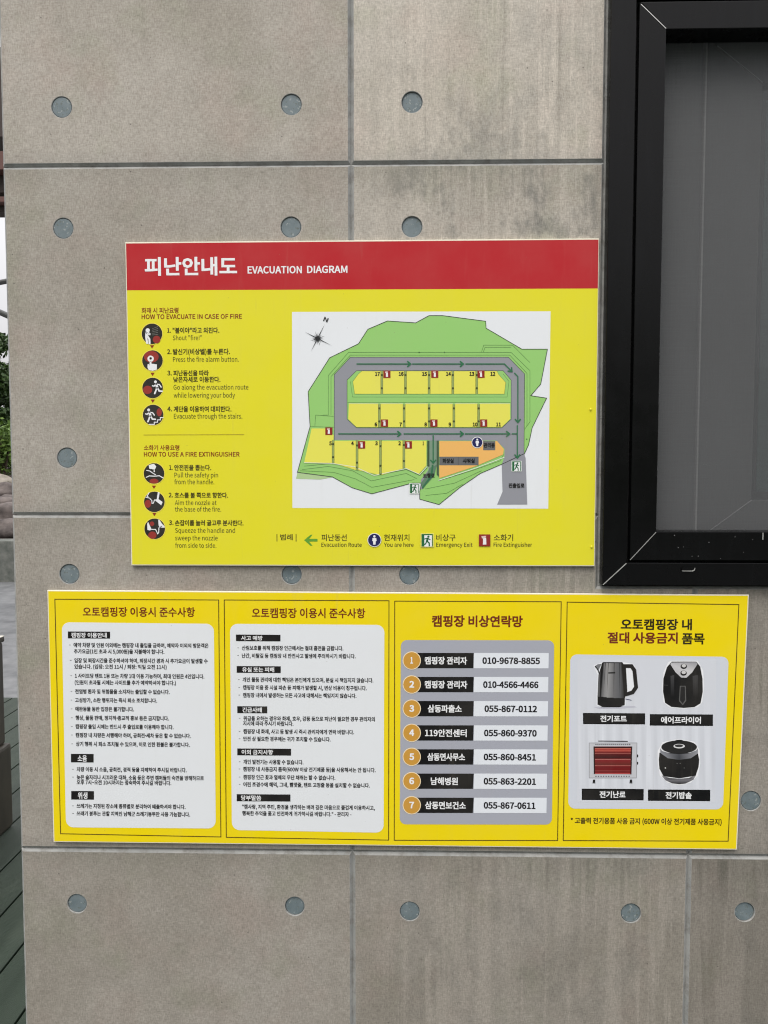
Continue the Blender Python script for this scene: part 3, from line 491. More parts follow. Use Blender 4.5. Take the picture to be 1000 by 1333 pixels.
48143:(161,(17,134,17,70,91,70,91,134),(77,123,77,81,31,81,31,123),(124,145,124,54,138,54,138,145),(81,58,81,43,34,43,34,32,81,32,73,17,54,5,28,-2,33,-13,56,-8,75,3,88,16,101,3,120,-7,143,-13,148,-2,122,5,103,17,96,32,142,32,142,43,96,43,96,58)),48148:(161,(15,131,15,24,89,24,89,131,74,131,74,90,29,90,29,131),(29,78,74,78,74,36,29,36),(116,145,116,-14,130,-14,130,70,156,70,156,82,130,82,130,145)),48152:(161,(15,133,15,55,89,55,89,133,74,133,74,107,30,107,30,133),(30,95,74,95,74,67,30,67),(117,145,117,28,132,28,132,85,155,85,155,97,132,97,132,145),(33,40,33,-10,139,-10,139,2,47,2,47,40)),48156:(161,(15,138,15,69,89,69,89,138,74,138,74,116,30,116,30,138),(30,104,74,104,74,81,30,81),(117,145,117,63,132,63,132,99,155,99,155,111,132,111,132,145),(32,-12,137,-12,137,0,46,0,46,17,132,17,132,55,31,55,31,44,117,44,117,28,32,28)),48165:(161,(15,137,15,65,89,65,89,137,74,137,74,114,30,114,30,137),(30,102,74,102,74,77,30,77),(32,50,32,-12,132,-12,132,50,117,50,117,32,46,32,46,50),(46,20,117,20,117,0,46,0),(117,145,117,58,132,58,132,96,155,96,155,108,132,108,132,145)),
48169:(161,(81,45,43,38,29,16,43,-6,81,-13,119,-6,133,16,119,38),(81,34,109,29,119,16,109,3,81,-2,54,3,43,16,54,29),(15,135,15,62,89,62,89,135,74,135,74,111,30,111,30,135),(30,99,74,99,74,74,30,74),(117,145,117,50,132,50,132,93,155,93,155,105,132,105,132,145)),48176:(161,(14,130,14,26,75,26,75,130,61,130,61,91,28,91,28,130),(28,79,61,79,61,38,28,38),(94,141,94,-6,108,-6,108,70,129,70,129,-14,143,-14,143,145,129,145,129,82,108,82,108,141)),48276:(161,(31,99,74,99,74,74,31,74),(36,45,36,-12,139,-12,139,45),(125,33,125,0,51,0,51,33),(124,145,124,105,88,105,88,136,74,136,74,111,31,111,31,136,16,136,16,62,88,62,88,93,124,93,124,53,139,53,139,145)),48296:(161,(128,145,128,61,142,61,142,145),(30,103,63,103,63,80,30,80),(16,136,16,69,77,69,77,97,97,97,97,62,111,62,111,141,97,141,97,109,77,109,77,136,63,136,63,115,30,115,30,136),(38,-12,148,-12,148,0,53,0,53,16,142,16,142,54,38,54,38,42,128,42,128,27,38,27)),
48320:(161,(31,95,74,95,74,66,31,66),(124,104,124,82,88,82,88,104),(16,134,16,54,88,54,88,70,124,70,124,27,139,27,139,145,124,145,124,116,88,116,88,134,74,134,74,106,31,106,31,134),(37,39,37,-10,143,-10,143,2,52,2,52,39)),48324:(161,(31,103,74,103,74,80,31,80),(124,111,124,93,88,93,88,111),(16,137,16,68,88,68,88,82,124,82,124,62,139,62,139,145,124,145,124,122,88,122,88,137,74,137,74,115,31,115,31,137),(37,-12,145,-12,145,0,52,0,52,17,139,17,139,54,37,54,37,43,124,43,124,28,37,28)),48337:(161,(31,98,74,98,74,72,31,72),(87,46,59,42,40,32,34,16,40,0,59,-10,87,-13,115,-10,133,0,140,16,133,32,115,42),(87,34,115,30,125,16,115,3,87,-2,59,3,48,16,59,30),(88,107,124,107,124,86,88,86),(124,145,124,119,88,119,88,135,74,135,74,110,31,110,31,135,16,135,16,61,88,61,88,75,124,75,124,49,139,49,139,145)),48372:(161,(40,93,121,93,121,64,40,64),(26,134,26,53,73,53,73,19,9,19,9,6,152,6,152,19,87,19,87,53,135,53,135,134,121,134,121,105,40,105,40,134)),
48373:(161,(25,36,25,24,120,24,120,-14,134,-14,134,36),(42,112,119,112,119,93,42,93),(28,141,28,82,73,82,73,63,9,63,9,51,152,51,152,63,88,63,88,82,133,82,133,141,119,141,119,123,42,123,42,141)),48376:(161,(42,107,119,107,119,87,42,87),(9,58,9,46,152,46,152,58,88,58,88,75,133,75,133,138,119,138,119,119,42,119,42,138,28,138,28,75,73,75,73,58),(27,34,27,-10,136,-10,136,2,42,2,42,34)),48393:(161,(80,42,51,39,32,29,26,14,32,-1,51,-10,80,-13,109,-10,128,-1,134,14,128,29,109,39),(80,31,109,26,120,14,109,2,80,-2,51,2,41,14,51,26),(42,112,119,112,119,94,42,94),(28,141,28,82,73,82,73,65,9,65,9,54,152,54,152,65,88,65,88,82,133,82,133,141,119,141,119,123,42,123,42,141)),48512:(161,(27,138,27,70,134,70,134,138,119,138,119,117,41,117,41,138),(41,105,119,105,119,82,41,82),(9,51,9,39,73,39,73,-14,87,-14,87,39,152,39,152,51)),48516:(161,(28,140,28,76,133,76,133,140,119,140,119,120,42,120,42,140),(42,108,119,108,119,88,42,88),(9,61,9,49,74,49,74,19,89,19,89,49,152,49,152,61),(27,33,27,-10,136,-10,136,2,41,2,41,33)),
48520:(161,(28,142,28,90,133,90,133,142,119,142,119,127,42,127,42,142),(42,116,119,116,119,101,42,101),(26,-12,138,-12,138,-1,41,-1,41,15,133,15,133,50,87,50,87,65,152,65,152,77,9,77,9,65,73,65,73,50,26,50,26,39,119,39,119,25,26,25)),48708:(161,(124,145,124,-14,138,-14,138,145),(18,131,18,24,92,24,92,131,78,131,78,90,32,90,32,131),(32,78,78,78,78,36,32,36)),48744:(161,(13,137,13,70,55,70,55,137,43,137,43,115,25,115,25,137),(25,104,43,104,43,81,25,81),(65,137,65,70,107,70,107,137,95,137,95,115,77,115,77,137),(77,104,95,104,95,81,77,81),(121,145,121,61,136,61,136,98,155,98,155,110,136,110,136,145),(33,-12,141,-12,141,0,47,0,47,17,136,17,136,54,32,54,32,43,121,43,121,28,33,28)),48977:(161,(36,114,60,114,60,97,36,97),(100,114,125,114,125,97,100,97),(27,45,27,-12,134,-12,134,45,119,45,119,30,41,30,41,45),(41,18,119,18,119,0,41,0),(9,68,9,56,152,56,152,68,88,68,88,85,138,85,138,142,125,142,125,125,100,125,100,142,86,142,86,87,74,87,74,142,60,142,60,125,36,125,36,142,22,142,22,85,73,85,73,68)),
49324:(161,(47,131,47,103,42,74,27,49,6,32,15,20,32,33,46,51,55,73,64,52,77,35,93,23,102,35,82,51,67,75,62,103,62,131),(116,145,116,-14,130,-14,130,68,156,68,156,81,130,81,130,145)),49328:(161,(48,135,48,116,43,93,29,74,8,61,16,50,40,65,55,90,70,68,94,54,101,65,81,77,67,95,62,115,62,135),(117,145,117,28,132,28,132,84,155,84,155,96,132,96,132,145),(33,39,33,-10,139,-10,139,2,48,2,48,39)),49340:(161,(32,45,32,-12,132,-12,132,45),(117,33,117,0,46,0,46,33),(48,137,48,121,43,98,29,79,8,67,16,55,40,71,55,96,70,74,93,60,101,71,81,83,67,101,62,121,62,137),(117,145,117,52,132,52,132,93,155,93,155,105,132,105,132,145)),49345:(161,(81,44,43,37,29,16,43,-6,81,-13,119,-6,133,16,119,37),(81,33,109,28,119,16,109,3,81,-2,54,3,43,16,54,28),(47,137,47,120,42,98,29,78,8,66,16,54,40,70,55,95,70,73,92,59,100,70,80,82,66,99,62,119,62,137),(117,145,117,49,132,49,132,92,155,92,155,104,132,104,132,145)),49373:(161,(90,43,51,36,37,15,51,-6,90,-13,129,-6,143,15,129,36),(90,32,118,28,129,15,118,2,90,-2,62,2,52,15,62,28),(42,135,42,114,33,87,9,66,17,55,36,69,49,90,61,72,80,59,88,71,64,88,56,114,56,135),(94,142,94,52,108,52,108,90,128,90,128,47,142,47,142,145,128,145,128,102,108,102,108,142)),
49380:(161,(116,145,116,-14,130,-14,130,46,156,46,156,58,130,58,130,92,156,92,156,105,130,105,130,145),(47,131,47,103,42,74,27,48,6,31,16,20,32,32,45,51,55,72,64,52,77,35,93,23,102,35,82,51,67,75,62,103,62,131)),49436:(161,(125,145,125,91,88,91,88,79,125,79,125,-14,139,-14,139,145),(50,131,50,103,44,74,29,48,9,32,18,20,34,32,48,51,57,73,66,52,80,35,96,23,105,34,84,50,70,75,64,103,64,131)),49440:(161,(124,145,124,107,90,107,90,95,124,95,124,26,139,26,139,145),(48,135,48,116,44,93,30,73,9,60,17,49,41,65,56,90,71,67,93,53,101,64,81,76,68,94,63,115,63,135),(37,39,37,-10,143,-10,143,2,52,2,52,39)),49444:(161,(124,145,124,116,90,116,90,104,124,104,124,63,139,63,139,145),(37,-12,145,-12,145,0,52,0,52,17,139,17,139,55,37,55,37,43,125,43,125,28,37,28),(48,140,48,125,43,104,29,86,9,74,16,63,40,78,56,101,71,80,94,66,101,78,81,89,67,105,62,125,62,140)),49457:(161,(87,46,59,43,40,32,34,16,40,0,59,-10,87,-13,115,-10,133,0,140,16,133,32,115,43),(87,35,115,30,125,16,115,3,87,-2,59,3,48,16,59,30),(49,136,49,120,44,97,30,78,9,65,16,54,41,70,56,94,71,73,94,58,102,70,82,81,68,99,63,120,63,136),(90,111,90,99,124,99,124,51,139,51,139,145,124,145,124,111)),
49464:(161,(129,145,129,-14,143,-14,143,145),(97,141,97,88,71,88,71,76,97,76,97,-6,111,-6,111,141),(42,130,42,100,38,73,25,49,7,31,16,20,36,40,49,69,61,43,80,24,88,35,71,52,59,75,56,100,56,130)),49468:(161,(128,145,128,26,142,26,142,145),(97,142,97,105,73,105,73,93,97,93,97,30,111,30,111,142),(39,40,39,-10,147,-10,147,2,53,2,53,40),(41,134,41,110,38,91,26,73,9,60,17,49,36,64,49,85,60,66,78,53,86,64,64,83,55,110,55,134)),49492:(161,(90,71,90,59,124,59,124,-14,139,-14,139,145,124,145,124,110,90,110,90,98,124,98,124,71),(50,131,50,103,44,74,29,48,9,32,18,20,34,33,48,51,57,73,66,52,80,34,96,22,105,34,84,50,70,75,64,103,64,131)),49548:(161,(73,57,73,19,9,19,9,7,152,7,152,19,87,19,87,57),(72,134,72,122,64,98,42,78,14,68,21,55,44,64,65,79,80,99,94,79,116,64,139,55,145,68,118,78,96,98,87,122,87,134)),49552:(161,(27,35,27,-10,136,-10,136,2,42,2,42,35),(73,86,73,60,9,60,9,48,152,48,152,60,87,60,87,86),(73,141,73,134,65,113,44,97,18,88,24,76,47,84,67,96,80,113,94,96,114,84,137,76,142,88,116,97,95,113,88,134,88,141)),
49573:(161,(27,-12,137,-12,137,-1,41,-1,41,13,131,13,131,24,41,24,41,38,135,38,135,48,27,48),(9,74,9,62,152,62,152,74,87,74,87,94,73,94,73,74),(73,143,73,137,65,119,44,105,17,98,22,86,46,92,66,103,80,118,94,103,115,92,138,86,143,98,116,105,95,119,88,137,88,143)),49688:(161,(73,139,73,130,65,110,43,93,16,85,22,73,46,80,66,93,81,110,95,93,115,80,139,73,145,85,118,93,96,110,88,130,88,139),(9,56,9,44,73,44,73,-14,87,-14,87,44,152,44,152,56)),49689:(161,(73,143,73,136,65,117,44,102,17,94,22,82,46,89,67,101,80,117,94,101,115,89,138,82,144,94,117,102,96,117,88,136,88,143),(25,38,25,26,120,26,120,-14,134,-14,134,38,87,38,87,58,152,58,152,70,9,70,9,58,73,58,73,38)),49696:(161,(73,144,73,138,65,121,44,107,17,100,22,89,45,95,66,106,80,120,94,106,115,95,139,89,144,100,117,107,96,121,88,138,88,144),(26,-12,138,-12,138,-1,41,-1,41,15,133,15,133,51,87,51,87,67,152,67,152,79,9,79,9,67,73,67,73,51,26,51,26,40,119,40,119,26,26,26)),
49828:(161,(9,20,9,8,152,8,152,20),(72,134,72,122,64,97,42,76,15,65,21,53,45,62,66,78,80,99,94,78,115,62,138,53,145,65,118,76,96,96,87,122,87,134)),49845:(161,(27,50,27,-12,133,-12,133,50,119,50,119,32,41,32,41,50),(41,20,119,20,119,0,41,0),(9,73,9,61,152,61,152,73),(73,143,73,136,65,117,44,103,17,95,22,84,46,90,66,102,80,117,94,102,115,90,138,84,144,95,117,103,96,118,88,136,88,143)),49884:(161,(124,145,124,-14,138,-14,138,145),(50,131,50,103,45,74,29,48,8,31,17,19,34,32,48,50,58,72,68,51,82,34,98,22,107,34,86,50,71,75,65,103,65,131)),49888:(161,(124,145,124,29,138,29,138,145),(37,39,37,-10,143,-10,143,2,51,2,51,39),(50,136,50,120,45,96,31,76,10,63,18,51,42,68,57,93,73,70,96,54,104,66,84,78,70,97,65,120,65,136)),49892:(161,(124,145,124,63,138,63,138,145),(37,-12,144,-12,144,0,51,0,51,17,138,17,138,55,36,55,36,43,124,43,124,28,37,28),(50,140,50,128,45,106,31,88,10,76,17,64,42,80,57,103,73,81,97,67,105,79,84,90,70,107,65,128,65,140)),
50416:(161,(9,20,9,8,152,8,152,20),(104,132,104,112,98,87,80,66,62,88,56,112,56,132,42,132,42,112,34,85,10,64,18,53,37,68,49,88,61,67,80,51,100,66,111,88,123,67,143,53,150,64,127,84,119,112,119,132)),50432:(161,(9,70,9,58,152,58,152,70),(26,42,26,-12,134,-12,134,42),(120,30,120,0,40,0,40,30),(103,142,103,131,97,112,80,95,63,112,57,131,57,142,43,142,43,131,35,110,12,94,20,83,38,95,50,112,61,94,80,81,99,94,111,111,122,94,141,83,148,94,125,109,118,131,118,142)),50504:(161,(53,134,23,123,12,95,23,66,53,55,82,66,94,95,82,123),(53,121,72,114,80,95,72,76,53,68,34,76,26,95,34,114),(117,145,117,28,132,28,132,85,155,85,155,97,132,97,132,145),(33,40,33,-10,139,-10,139,2,47,2,47,40)),50506:(161,(53,136,23,126,12,99,23,73,53,63,82,73,93,99,82,126),(53,124,72,117,79,99,72,82,53,75,33,82,26,99,33,117),(107,31,86,25,78,9,86,-7,107,-13,129,-7,137,9,129,25),(107,21,119,18,124,9,119,0,107,-3,96,0,91,9,96,18),(117,145,117,66,132,66,132,97,155,97,155,109,132,109,132,145),(25,49,25,-9,33,-9,51,-8,73,-4,71,8,55,4,39,3,39,49),(100,62,100,48,68,48,68,37,147,37,147,48,115,48,115,62)),
50528:(161,(44,131,27,125,15,106,11,77,15,47,27,28,44,21,62,28,74,47,78,77,74,106,62,125),(44,118,59,107,65,77,59,46,44,35,30,46,24,77,30,107),(94,141,94,-6,108,-6,108,70,129,70,129,-14,143,-14,143,145,129,145,129,82,108,82,108,141)),50556:(161,(51,133,30,126,16,106,11,77,16,48,30,29,51,22,71,29,85,48,91,77,85,106,71,126),(51,120,70,108,77,77,70,47,51,35,32,47,25,77,32,108),(116,145,116,-14,130,-14,130,46,156,46,156,58,130,58,130,93,156,93,156,105,130,105,130,145)),50557:(161,(29,43,29,31,117,31,117,-14,132,-14,132,43),(53,135,23,125,12,98,23,71,53,60,83,71,94,98,83,125),(53,123,72,116,80,98,72,80,53,73,33,80,26,98,33,116),(117,145,117,51,132,51,132,75,155,75,155,87,132,87,132,109,155,109,155,121,132,121,132,145)),50612:(161,(51,120,70,108,77,77,70,47,51,35,33,47,25,77,33,108),(125,145,125,84,90,84,84,110,70,127,51,133,31,126,17,106,12,77,17,48,31,29,51,22,70,28,84,46,90,73,125,73,125,-14,139,-14,139,145)),
50613:(161,(33,43,33,31,124,31,124,-14,139,-14,139,43),(52,123,71,116,79,98,71,79,52,72,33,79,25,98,33,116),(52,136,23,125,11,98,23,70,52,60,79,69,92,92,124,92,124,51,139,51,139,145,124,145,124,104,92,104,79,127)),50630:(161,(27,52,27,-12,82,-12,82,52,68,52,68,32,40,32,40,52),(40,21,68,21,68,0,40,0),(52,126,71,119,79,101,71,84,52,77,33,84,25,101,33,119),(112,53,112,40,105,16,84,-2,91,-13,108,0,119,17,130,-1,148,-13,155,-2,134,15,127,40,127,53),(124,145,124,108,92,108,79,129,52,138,23,128,11,101,23,75,52,65,79,73,92,96,124,96,124,61,139,61,139,145)),50640:(161,(129,145,129,-14,143,-14,143,145),(44,118,59,107,65,77,59,46,44,35,30,46,24,77,30,107),(44,131,27,125,15,106,11,77,15,47,27,28,44,21,61,27,73,45,78,71,98,71,98,-6,112,-6,112,141,98,141,98,83,78,83,68,119)),50668:(161,(51,120,70,108,77,77,70,47,51,35,33,47,25,77,33,108),(88,98,125,98,125,59,89,59,90,77),(125,145,125,109,84,109,70,126,51,133,31,126,17,106,12,77,17,48,31,29,51,22,71,29,85,47,125,47,125,-14,139,-14,139,145)),
50669:(161,(33,43,33,31,124,31,124,-14,139,-14,139,43),(52,123,71,116,79,98,71,79,52,72,33,79,25,98,33,116),(124,110,124,86,91,86,93,98,91,110),(52,136,23,125,11,98,23,70,52,60,71,64,84,74,124,74,124,51,139,51,139,145,124,145,124,121,85,121,71,132)),50672:(161,(52,122,71,114,79,95,71,76,52,68,33,76,25,95,33,114),(124,108,124,82,91,82,93,95,91,108),(52,135,23,123,11,95,23,66,52,55,70,59,84,70,124,70,124,28,139,28,139,145,124,145,124,120,84,120,70,131),(38,40,38,-10,143,-10,143,2,52,2,52,40)),50676:(161,(52,127,71,121,79,103,71,86,52,79,33,86,25,103,33,121),(91,114,124,114,124,93,91,93,93,103),(124,145,124,126,85,126,71,136,52,139,23,129,11,103,23,77,52,67,71,71,85,81,124,81,124,64,139,64,139,145),(37,-12,145,-12,145,0,52,0,52,17,139,17,139,55,37,55,37,44,124,44,124,28,37,28)),50684:(161,(52,123,71,116,79,98,71,80,52,73,33,80,25,98,33,116),(36,46,36,-12,139,-12,139,46),(125,34,125,0,51,0,51,34),(91,110,124,110,124,87,91,87,93,98),(124,145,124,122,84,122,70,132,52,136,23,125,11,98,23,71,52,61,70,65,84,75,124,75,124,54,139,54,139,145)),
50696:(161,(129,145,129,-14,143,-14,143,145),(44,118,59,107,65,77,59,46,44,35,29,46,24,77,29,107),(98,95,98,58,77,58,78,77,77,95),(44,131,27,125,15,106,11,77,15,47,27,28,44,21,62,28,74,46,98,46,98,-6,112,-6,112,141,98,141,98,106,74,106,62,125)),50724:(161,(80,123,111,115,124,93,111,71,80,63,49,71,37,93,49,115),(9,19,9,7,152,7,152,19,87,19,87,52,113,58,131,73,138,93,130,115,110,129,80,134,51,129,30,115,23,93,29,73,47,58,73,52,73,19)),50752:(161,(56,122,76,115,84,97,76,79,56,72,36,79,28,97,36,115),(9,21,39,21,73,22,107,27,106,37,63,34,63,61,88,72,98,97,86,124,56,134,26,124,14,97,24,72,49,61,49,33,7,33),(116,145,116,-14,130,-14,130,67,155,67,155,79,130,79,130,145)),50756:(161,(57,126,75,121,82,106,75,92,57,86,38,92,31,106,38,121),(10,47,40,47,74,49,108,54,107,64,86,62,64,60,64,75,87,86,96,106,85,129,57,137,28,129,18,106,26,85,50,75,50,60,9,59),(117,145,117,23,131,23,131,79,155,79,155,91,131,91,131,145),(31,34,31,-10,137,-10,137,2,46,2,46,34)),
50808:(161,(60,122,80,115,88,97,80,79,60,72,40,79,32,97,40,115),(123,145,123,-14,138,-14,138,145),(12,21,42,21,78,23,114,27,113,38,90,35,67,34,67,61,93,72,102,97,90,124,60,134,30,124,18,97,27,72,53,61,53,33,10,33)),50836:(161,(80,123,111,115,124,94,111,73,80,65,49,73,37,94,49,115),(80,135,51,130,30,115,23,94,28,75,44,61,44,19,9,19,9,7,152,7,152,19,117,19,117,62,132,75,138,94,130,115,110,130),(58,19,58,56,80,53,102,56,102,19)),50857:(161,(80,43,51,40,32,30,26,15,32,0,51,-10,80,-13,109,-10,128,0,134,15,128,30,109,40),(80,32,109,27,120,15,109,2,80,-2,51,2,41,15,51,27),(80,130,110,126,121,112,110,99,80,94,50,99,39,112,50,126),(80,142,51,138,31,128,25,112,30,98,44,89,44,67,9,67,9,55,152,55,152,67,116,67,116,89,131,98,136,112,129,128,110,138),(58,67,58,85,80,83,102,85,102,67)),50864:(161,(80,138,51,134,32,122,25,104,32,85,51,73,80,69,109,73,129,85,136,104,129,122,109,134),(80,127,109,120,121,104,109,87,80,81,51,87,40,104,51,120),(9,54,9,42,73,42,73,-14,87,-14,87,42,152,42,152,54)),
50868:(161,(80,141,51,137,32,126,25,109,32,92,51,81,80,77,109,81,129,92,136,109,129,126,109,137),(80,129,109,124,120,109,109,94,80,89,51,94,40,109,51,124),(9,64,9,53,74,53,74,20,89,20,89,53,152,53,152,64),(27,36,27,-10,136,-10,136,2,41,2,41,36)),50892:(161,(60,137,31,128,20,106,31,83,60,75,88,83,99,106,88,128),(60,126,78,120,86,106,78,91,60,86,41,91,34,106,41,120),(10,49,52,50,52,-9,66,-9,66,51,90,52,113,56,112,67,77,63,40,62,8,61),(88,37,88,25,124,25,124,-14,139,-14,139,145,124,145,124,37)),50896:(161,(59,138,31,131,20,111,31,91,59,83,87,91,98,111,87,131),(59,127,77,123,84,111,77,99,59,94,41,99,34,111,41,123),(10,60,54,60,54,30,68,30,68,61,90,63,111,66,110,76,75,73,40,72,8,71),(92,51,92,41,124,41,124,24,138,24,138,145,124,145,124,51),(30,36,30,-10,142,-10,142,2,45,2,45,36)),50948:(161,(60,137,31,128,20,105,31,81,60,72,89,81,101,105,89,128),(60,125,80,120,87,105,80,90,60,84,42,90,34,105,42,120),(124,145,124,-14,138,-14,138,145),(10,47,54,47,54,-9,69,-9,69,48,91,50,114,54,113,65,77,61,40,59,8,59)),
50976:(161,(80,138,51,134,32,122,25,104,32,86,51,74,80,70,109,74,129,86,136,104,129,122,109,134),(80,127,109,121,121,104,109,87,80,81,51,87,40,104,51,121),(9,55,9,43,46,43,46,-14,60,-14,60,43,100,43,100,-14,115,-14,115,43,152,43,152,55)),51004:(161,(80,135,51,129,30,114,23,91,30,68,51,53,80,47,109,53,130,68,138,91,130,114,109,129),(80,123,111,114,124,91,111,68,80,59,49,68,37,91,49,114),(9,19,9,7,152,7,152,19)),51008:(161,(9,61,9,50,152,50,152,61),(80,139,51,136,31,125,25,108,31,91,51,80,80,76,109,80,129,91,136,108,129,125,109,136),(80,128,110,122,121,108,110,93,80,88,50,93,39,108,50,122),(27,36,27,-10,136,-10,136,2,42,2,42,36)),51012:(161,(80,142,50,139,31,129,25,115,31,100,50,90,80,87,110,90,129,100,136,115,129,129,110,139),(80,131,110,127,121,115,110,102,80,98,50,102,40,115,50,127),(9,77,9,65,152,65,152,77),(26,-12,138,-12,138,-1,41,-1,41,16,133,16,133,51,26,51,26,40,119,40,119,26,26,26)),
51020:(161,(80,141,51,138,31,127,25,111,31,95,51,85,80,81,110,85,129,95,136,111,129,127,110,138),(80,130,110,125,121,111,110,98,80,93,50,98,39,111,50,125),(26,41,26,-12,134,-12,134,41),(120,29,120,0,40,0,40,29),(9,68,9,56,152,56,152,68)),51032:(161,(60,133,30,123,18,96,30,69,60,59,90,69,102,96,90,123),(60,121,80,114,88,96,80,78,60,71,40,78,32,96,40,114),(123,145,123,-14,138,-14,138,145),(12,21,42,21,78,23,114,28,113,39,78,35,41,33,10,33)),51060:(161,(124,145,124,-14,138,-14,138,145),(55,133,34,126,20,106,15,77,20,48,34,29,55,22,75,29,90,48,95,77,90,106,75,126),(55,120,74,108,81,77,74,47,55,35,36,47,29,77,36,108)),51061:(161,(33,42,33,30,124,30,124,-14,138,-14,138,42),(124,145,124,51,138,51,138,145),(54,135,24,125,12,98,24,71,54,60,83,71,95,98,83,125),(54,123,73,116,81,98,73,80,54,73,34,80,26,98,34,116)),51064:(161,(124,145,124,29,138,29,138,145),(54,134,24,123,12,95,24,67,54,56,83,67,95,95,83,123),(54,121,73,114,81,95,73,76,54,68,34,76,26,95,34,114),(37,41,37,-10,143,-10,143,2,51,2,51,41)),
51068:(161,(53,139,24,129,12,104,24,79,53,69,82,79,94,104,82,129),(53,127,72,120,80,104,72,87,53,81,34,87,26,104,34,120),(124,145,124,64,138,64,138,145),(37,-12,144,-12,144,0,51,0,51,18,138,18,138,56,36,56,36,44,124,44,124,28,37,28)),51076:(161,(124,145,124,54,138,54,138,145),(36,46,36,-12,138,-12,138,46),(124,34,124,0,50,0,50,34),(54,136,24,126,12,99,24,73,54,62,83,73,95,99,83,126),(54,124,73,117,81,99,73,81,54,75,34,81,26,99,34,117)),51077:(161,(124,145,124,60,138,60,138,145),(37,52,37,-12,138,-12,138,52,124,52,124,33,51,33,51,52),(51,21,124,21,124,0,51,0),(54,137,24,127,12,101,24,74,54,64,83,74,95,101,83,127),(54,125,73,118,81,101,73,83,54,76,34,83,26,101,34,118)),51080:(161,(124,145,124,54,138,54,138,145),(54,136,24,125,12,98,24,72,54,62,83,72,95,98,83,125),(54,123,73,116,81,98,73,81,54,74,34,81,26,98,34,116),(107,47,107,39,101,19,84,1,68,18,62,39,62,47,48,47,48,39,40,16,16,-1,24,-11,43,1,55,18,66,0,85,-13,103,0,114,18,126,1,145,-11,153,-1,129,15,121,39,121,47)),
51088:(161,(12,129,12,116,48,116,48,96,42,70,27,45,6,28,15,17,31,29,46,48,55,69,65,49,78,32,95,21,103,32,82,48,68,71,62,96,62,116,97,116,97,129),(116,145,116,-14,130,-14,130,69,156,69,156,81,130,81,130,145)),51105:(161,(32,50,32,-12,132,-12,132,50,117,50,117,31,46,31,46,50),(46,20,117,20,117,0,46,0),(12,134,12,122,48,122,48,117,43,96,28,79,8,68,15,56,40,71,55,94,70,73,94,60,101,71,81,82,67,98,62,117,62,122,97,122,97,134),(117,145,117,58,132,58,132,96,155,96,155,108,132,108,132,145)),51109:(161,(81,45,43,37,29,16,43,-6,81,-13,119,-6,133,16,119,37),(81,33,109,29,119,16,109,3,81,-2,54,3,43,16,54,29),(12,133,12,121,48,121,48,115,43,94,29,75,8,64,15,52,40,67,55,91,70,70,94,57,100,68,80,79,67,96,62,115,62,121,97,121,97,133),(117,145,117,49,132,49,132,92,155,92,155,105,132,105,132,145)),51116:(161,(95,141,95,-6,109,-6,109,69,130,69,130,-14,144,-14,144,145,130,145,130,81,109,81,109,141),(11,126,11,114,41,114,41,102,38,72,26,47,7,30,16,19,37,39,49,68,61,42,81,25,89,36,71,51,59,75,55,102,55,114,84,114,84,126)),
51201:(161,(33,41,33,30,124,30,124,-14,139,-14,139,41),(14,134,14,122,49,122,49,116,44,94,30,76,9,64,17,53,41,68,57,92,72,70,95,56,102,68,82,79,68,96,64,116,64,122,98,122,98,134),(124,145,124,103,93,103,93,91,124,91,124,50,139,50,139,145)),51204:(161,(124,145,124,101,93,101,93,89,124,89,124,29,139,29,139,145),(38,39,38,-10,143,-10,143,2,52,2,52,39),(14,132,14,120,49,120,49,112,44,91,30,72,9,60,17,49,41,64,57,88,72,67,95,52,102,64,82,75,68,93,64,112,64,120,98,120,98,132)),51208:(161,(124,145,124,109,93,109,93,98,124,98,124,63,139,63,139,145),(14,137,14,125,49,125,49,121,44,101,30,84,9,72,16,61,41,76,56,98,71,78,95,65,102,76,74,94,63,120,63,125,98,125,98,137),(37,-12,145,-12,145,0,52,0,52,17,139,17,139,55,37,55,37,43,124,43,124,28,37,28)),51221:(161,(87,46,59,42,40,32,34,16,40,0,59,-10,87,-13,115,-10,133,0,140,16,133,32,115,42),(87,34,115,29,125,16,115,3,87,-2,59,3,48,16,59,29),(124,145,124,104,93,104,93,92,124,92,124,50,139,50,139,145),(14,133,14,121,49,121,49,116,44,94,30,76,9,63,17,52,41,68,57,92,72,70,95,56,102,68,82,79,68,96,64,116,64,121,98,121,98,133)),
51228:(161,(129,145,129,-14,143,-14,143,145),(98,141,98,88,71,88,71,76,98,76,98,-5,111,-5,111,141),(11,126,11,114,41,114,41,100,37,72,25,47,7,29,16,18,36,39,48,68,60,41,80,22,89,33,71,49,59,73,55,100,55,114,84,114,84,126)),51312:(161,(73,57,73,19,9,19,9,7,152,7,152,19,88,19,88,57),(21,130,21,118,73,118,73,115,64,92,42,73,16,63,22,51,45,60,66,74,81,94,95,75,116,60,140,52,146,64,119,73,97,92,88,115,88,118,140,118,140,130)),51333:(161,(80,41,51,38,32,29,26,14,32,-1,51,-10,80,-13,109,-10,128,-1,134,14,128,29,109,38),(80,30,109,26,120,14,109,2,80,-2,51,2,41,14,51,26),(9,66,9,54,152,54,152,66,87,66,87,88,73,88,73,66),(22,137,22,126,71,126,63,110,42,98,17,92,22,81,47,86,67,97,80,113,93,97,114,86,139,81,144,92,118,98,98,110,90,126,139,126,139,137)),51452:(161,(22,135,22,123,72,123,72,122,64,103,44,88,17,79,23,68,46,75,67,87,80,104,94,87,114,75,138,68,143,79,117,88,96,103,88,122,88,123,138,123,138,135),(9,55,9,43,73,43,73,-13,87,-13,87,43,152,43,152,55)),
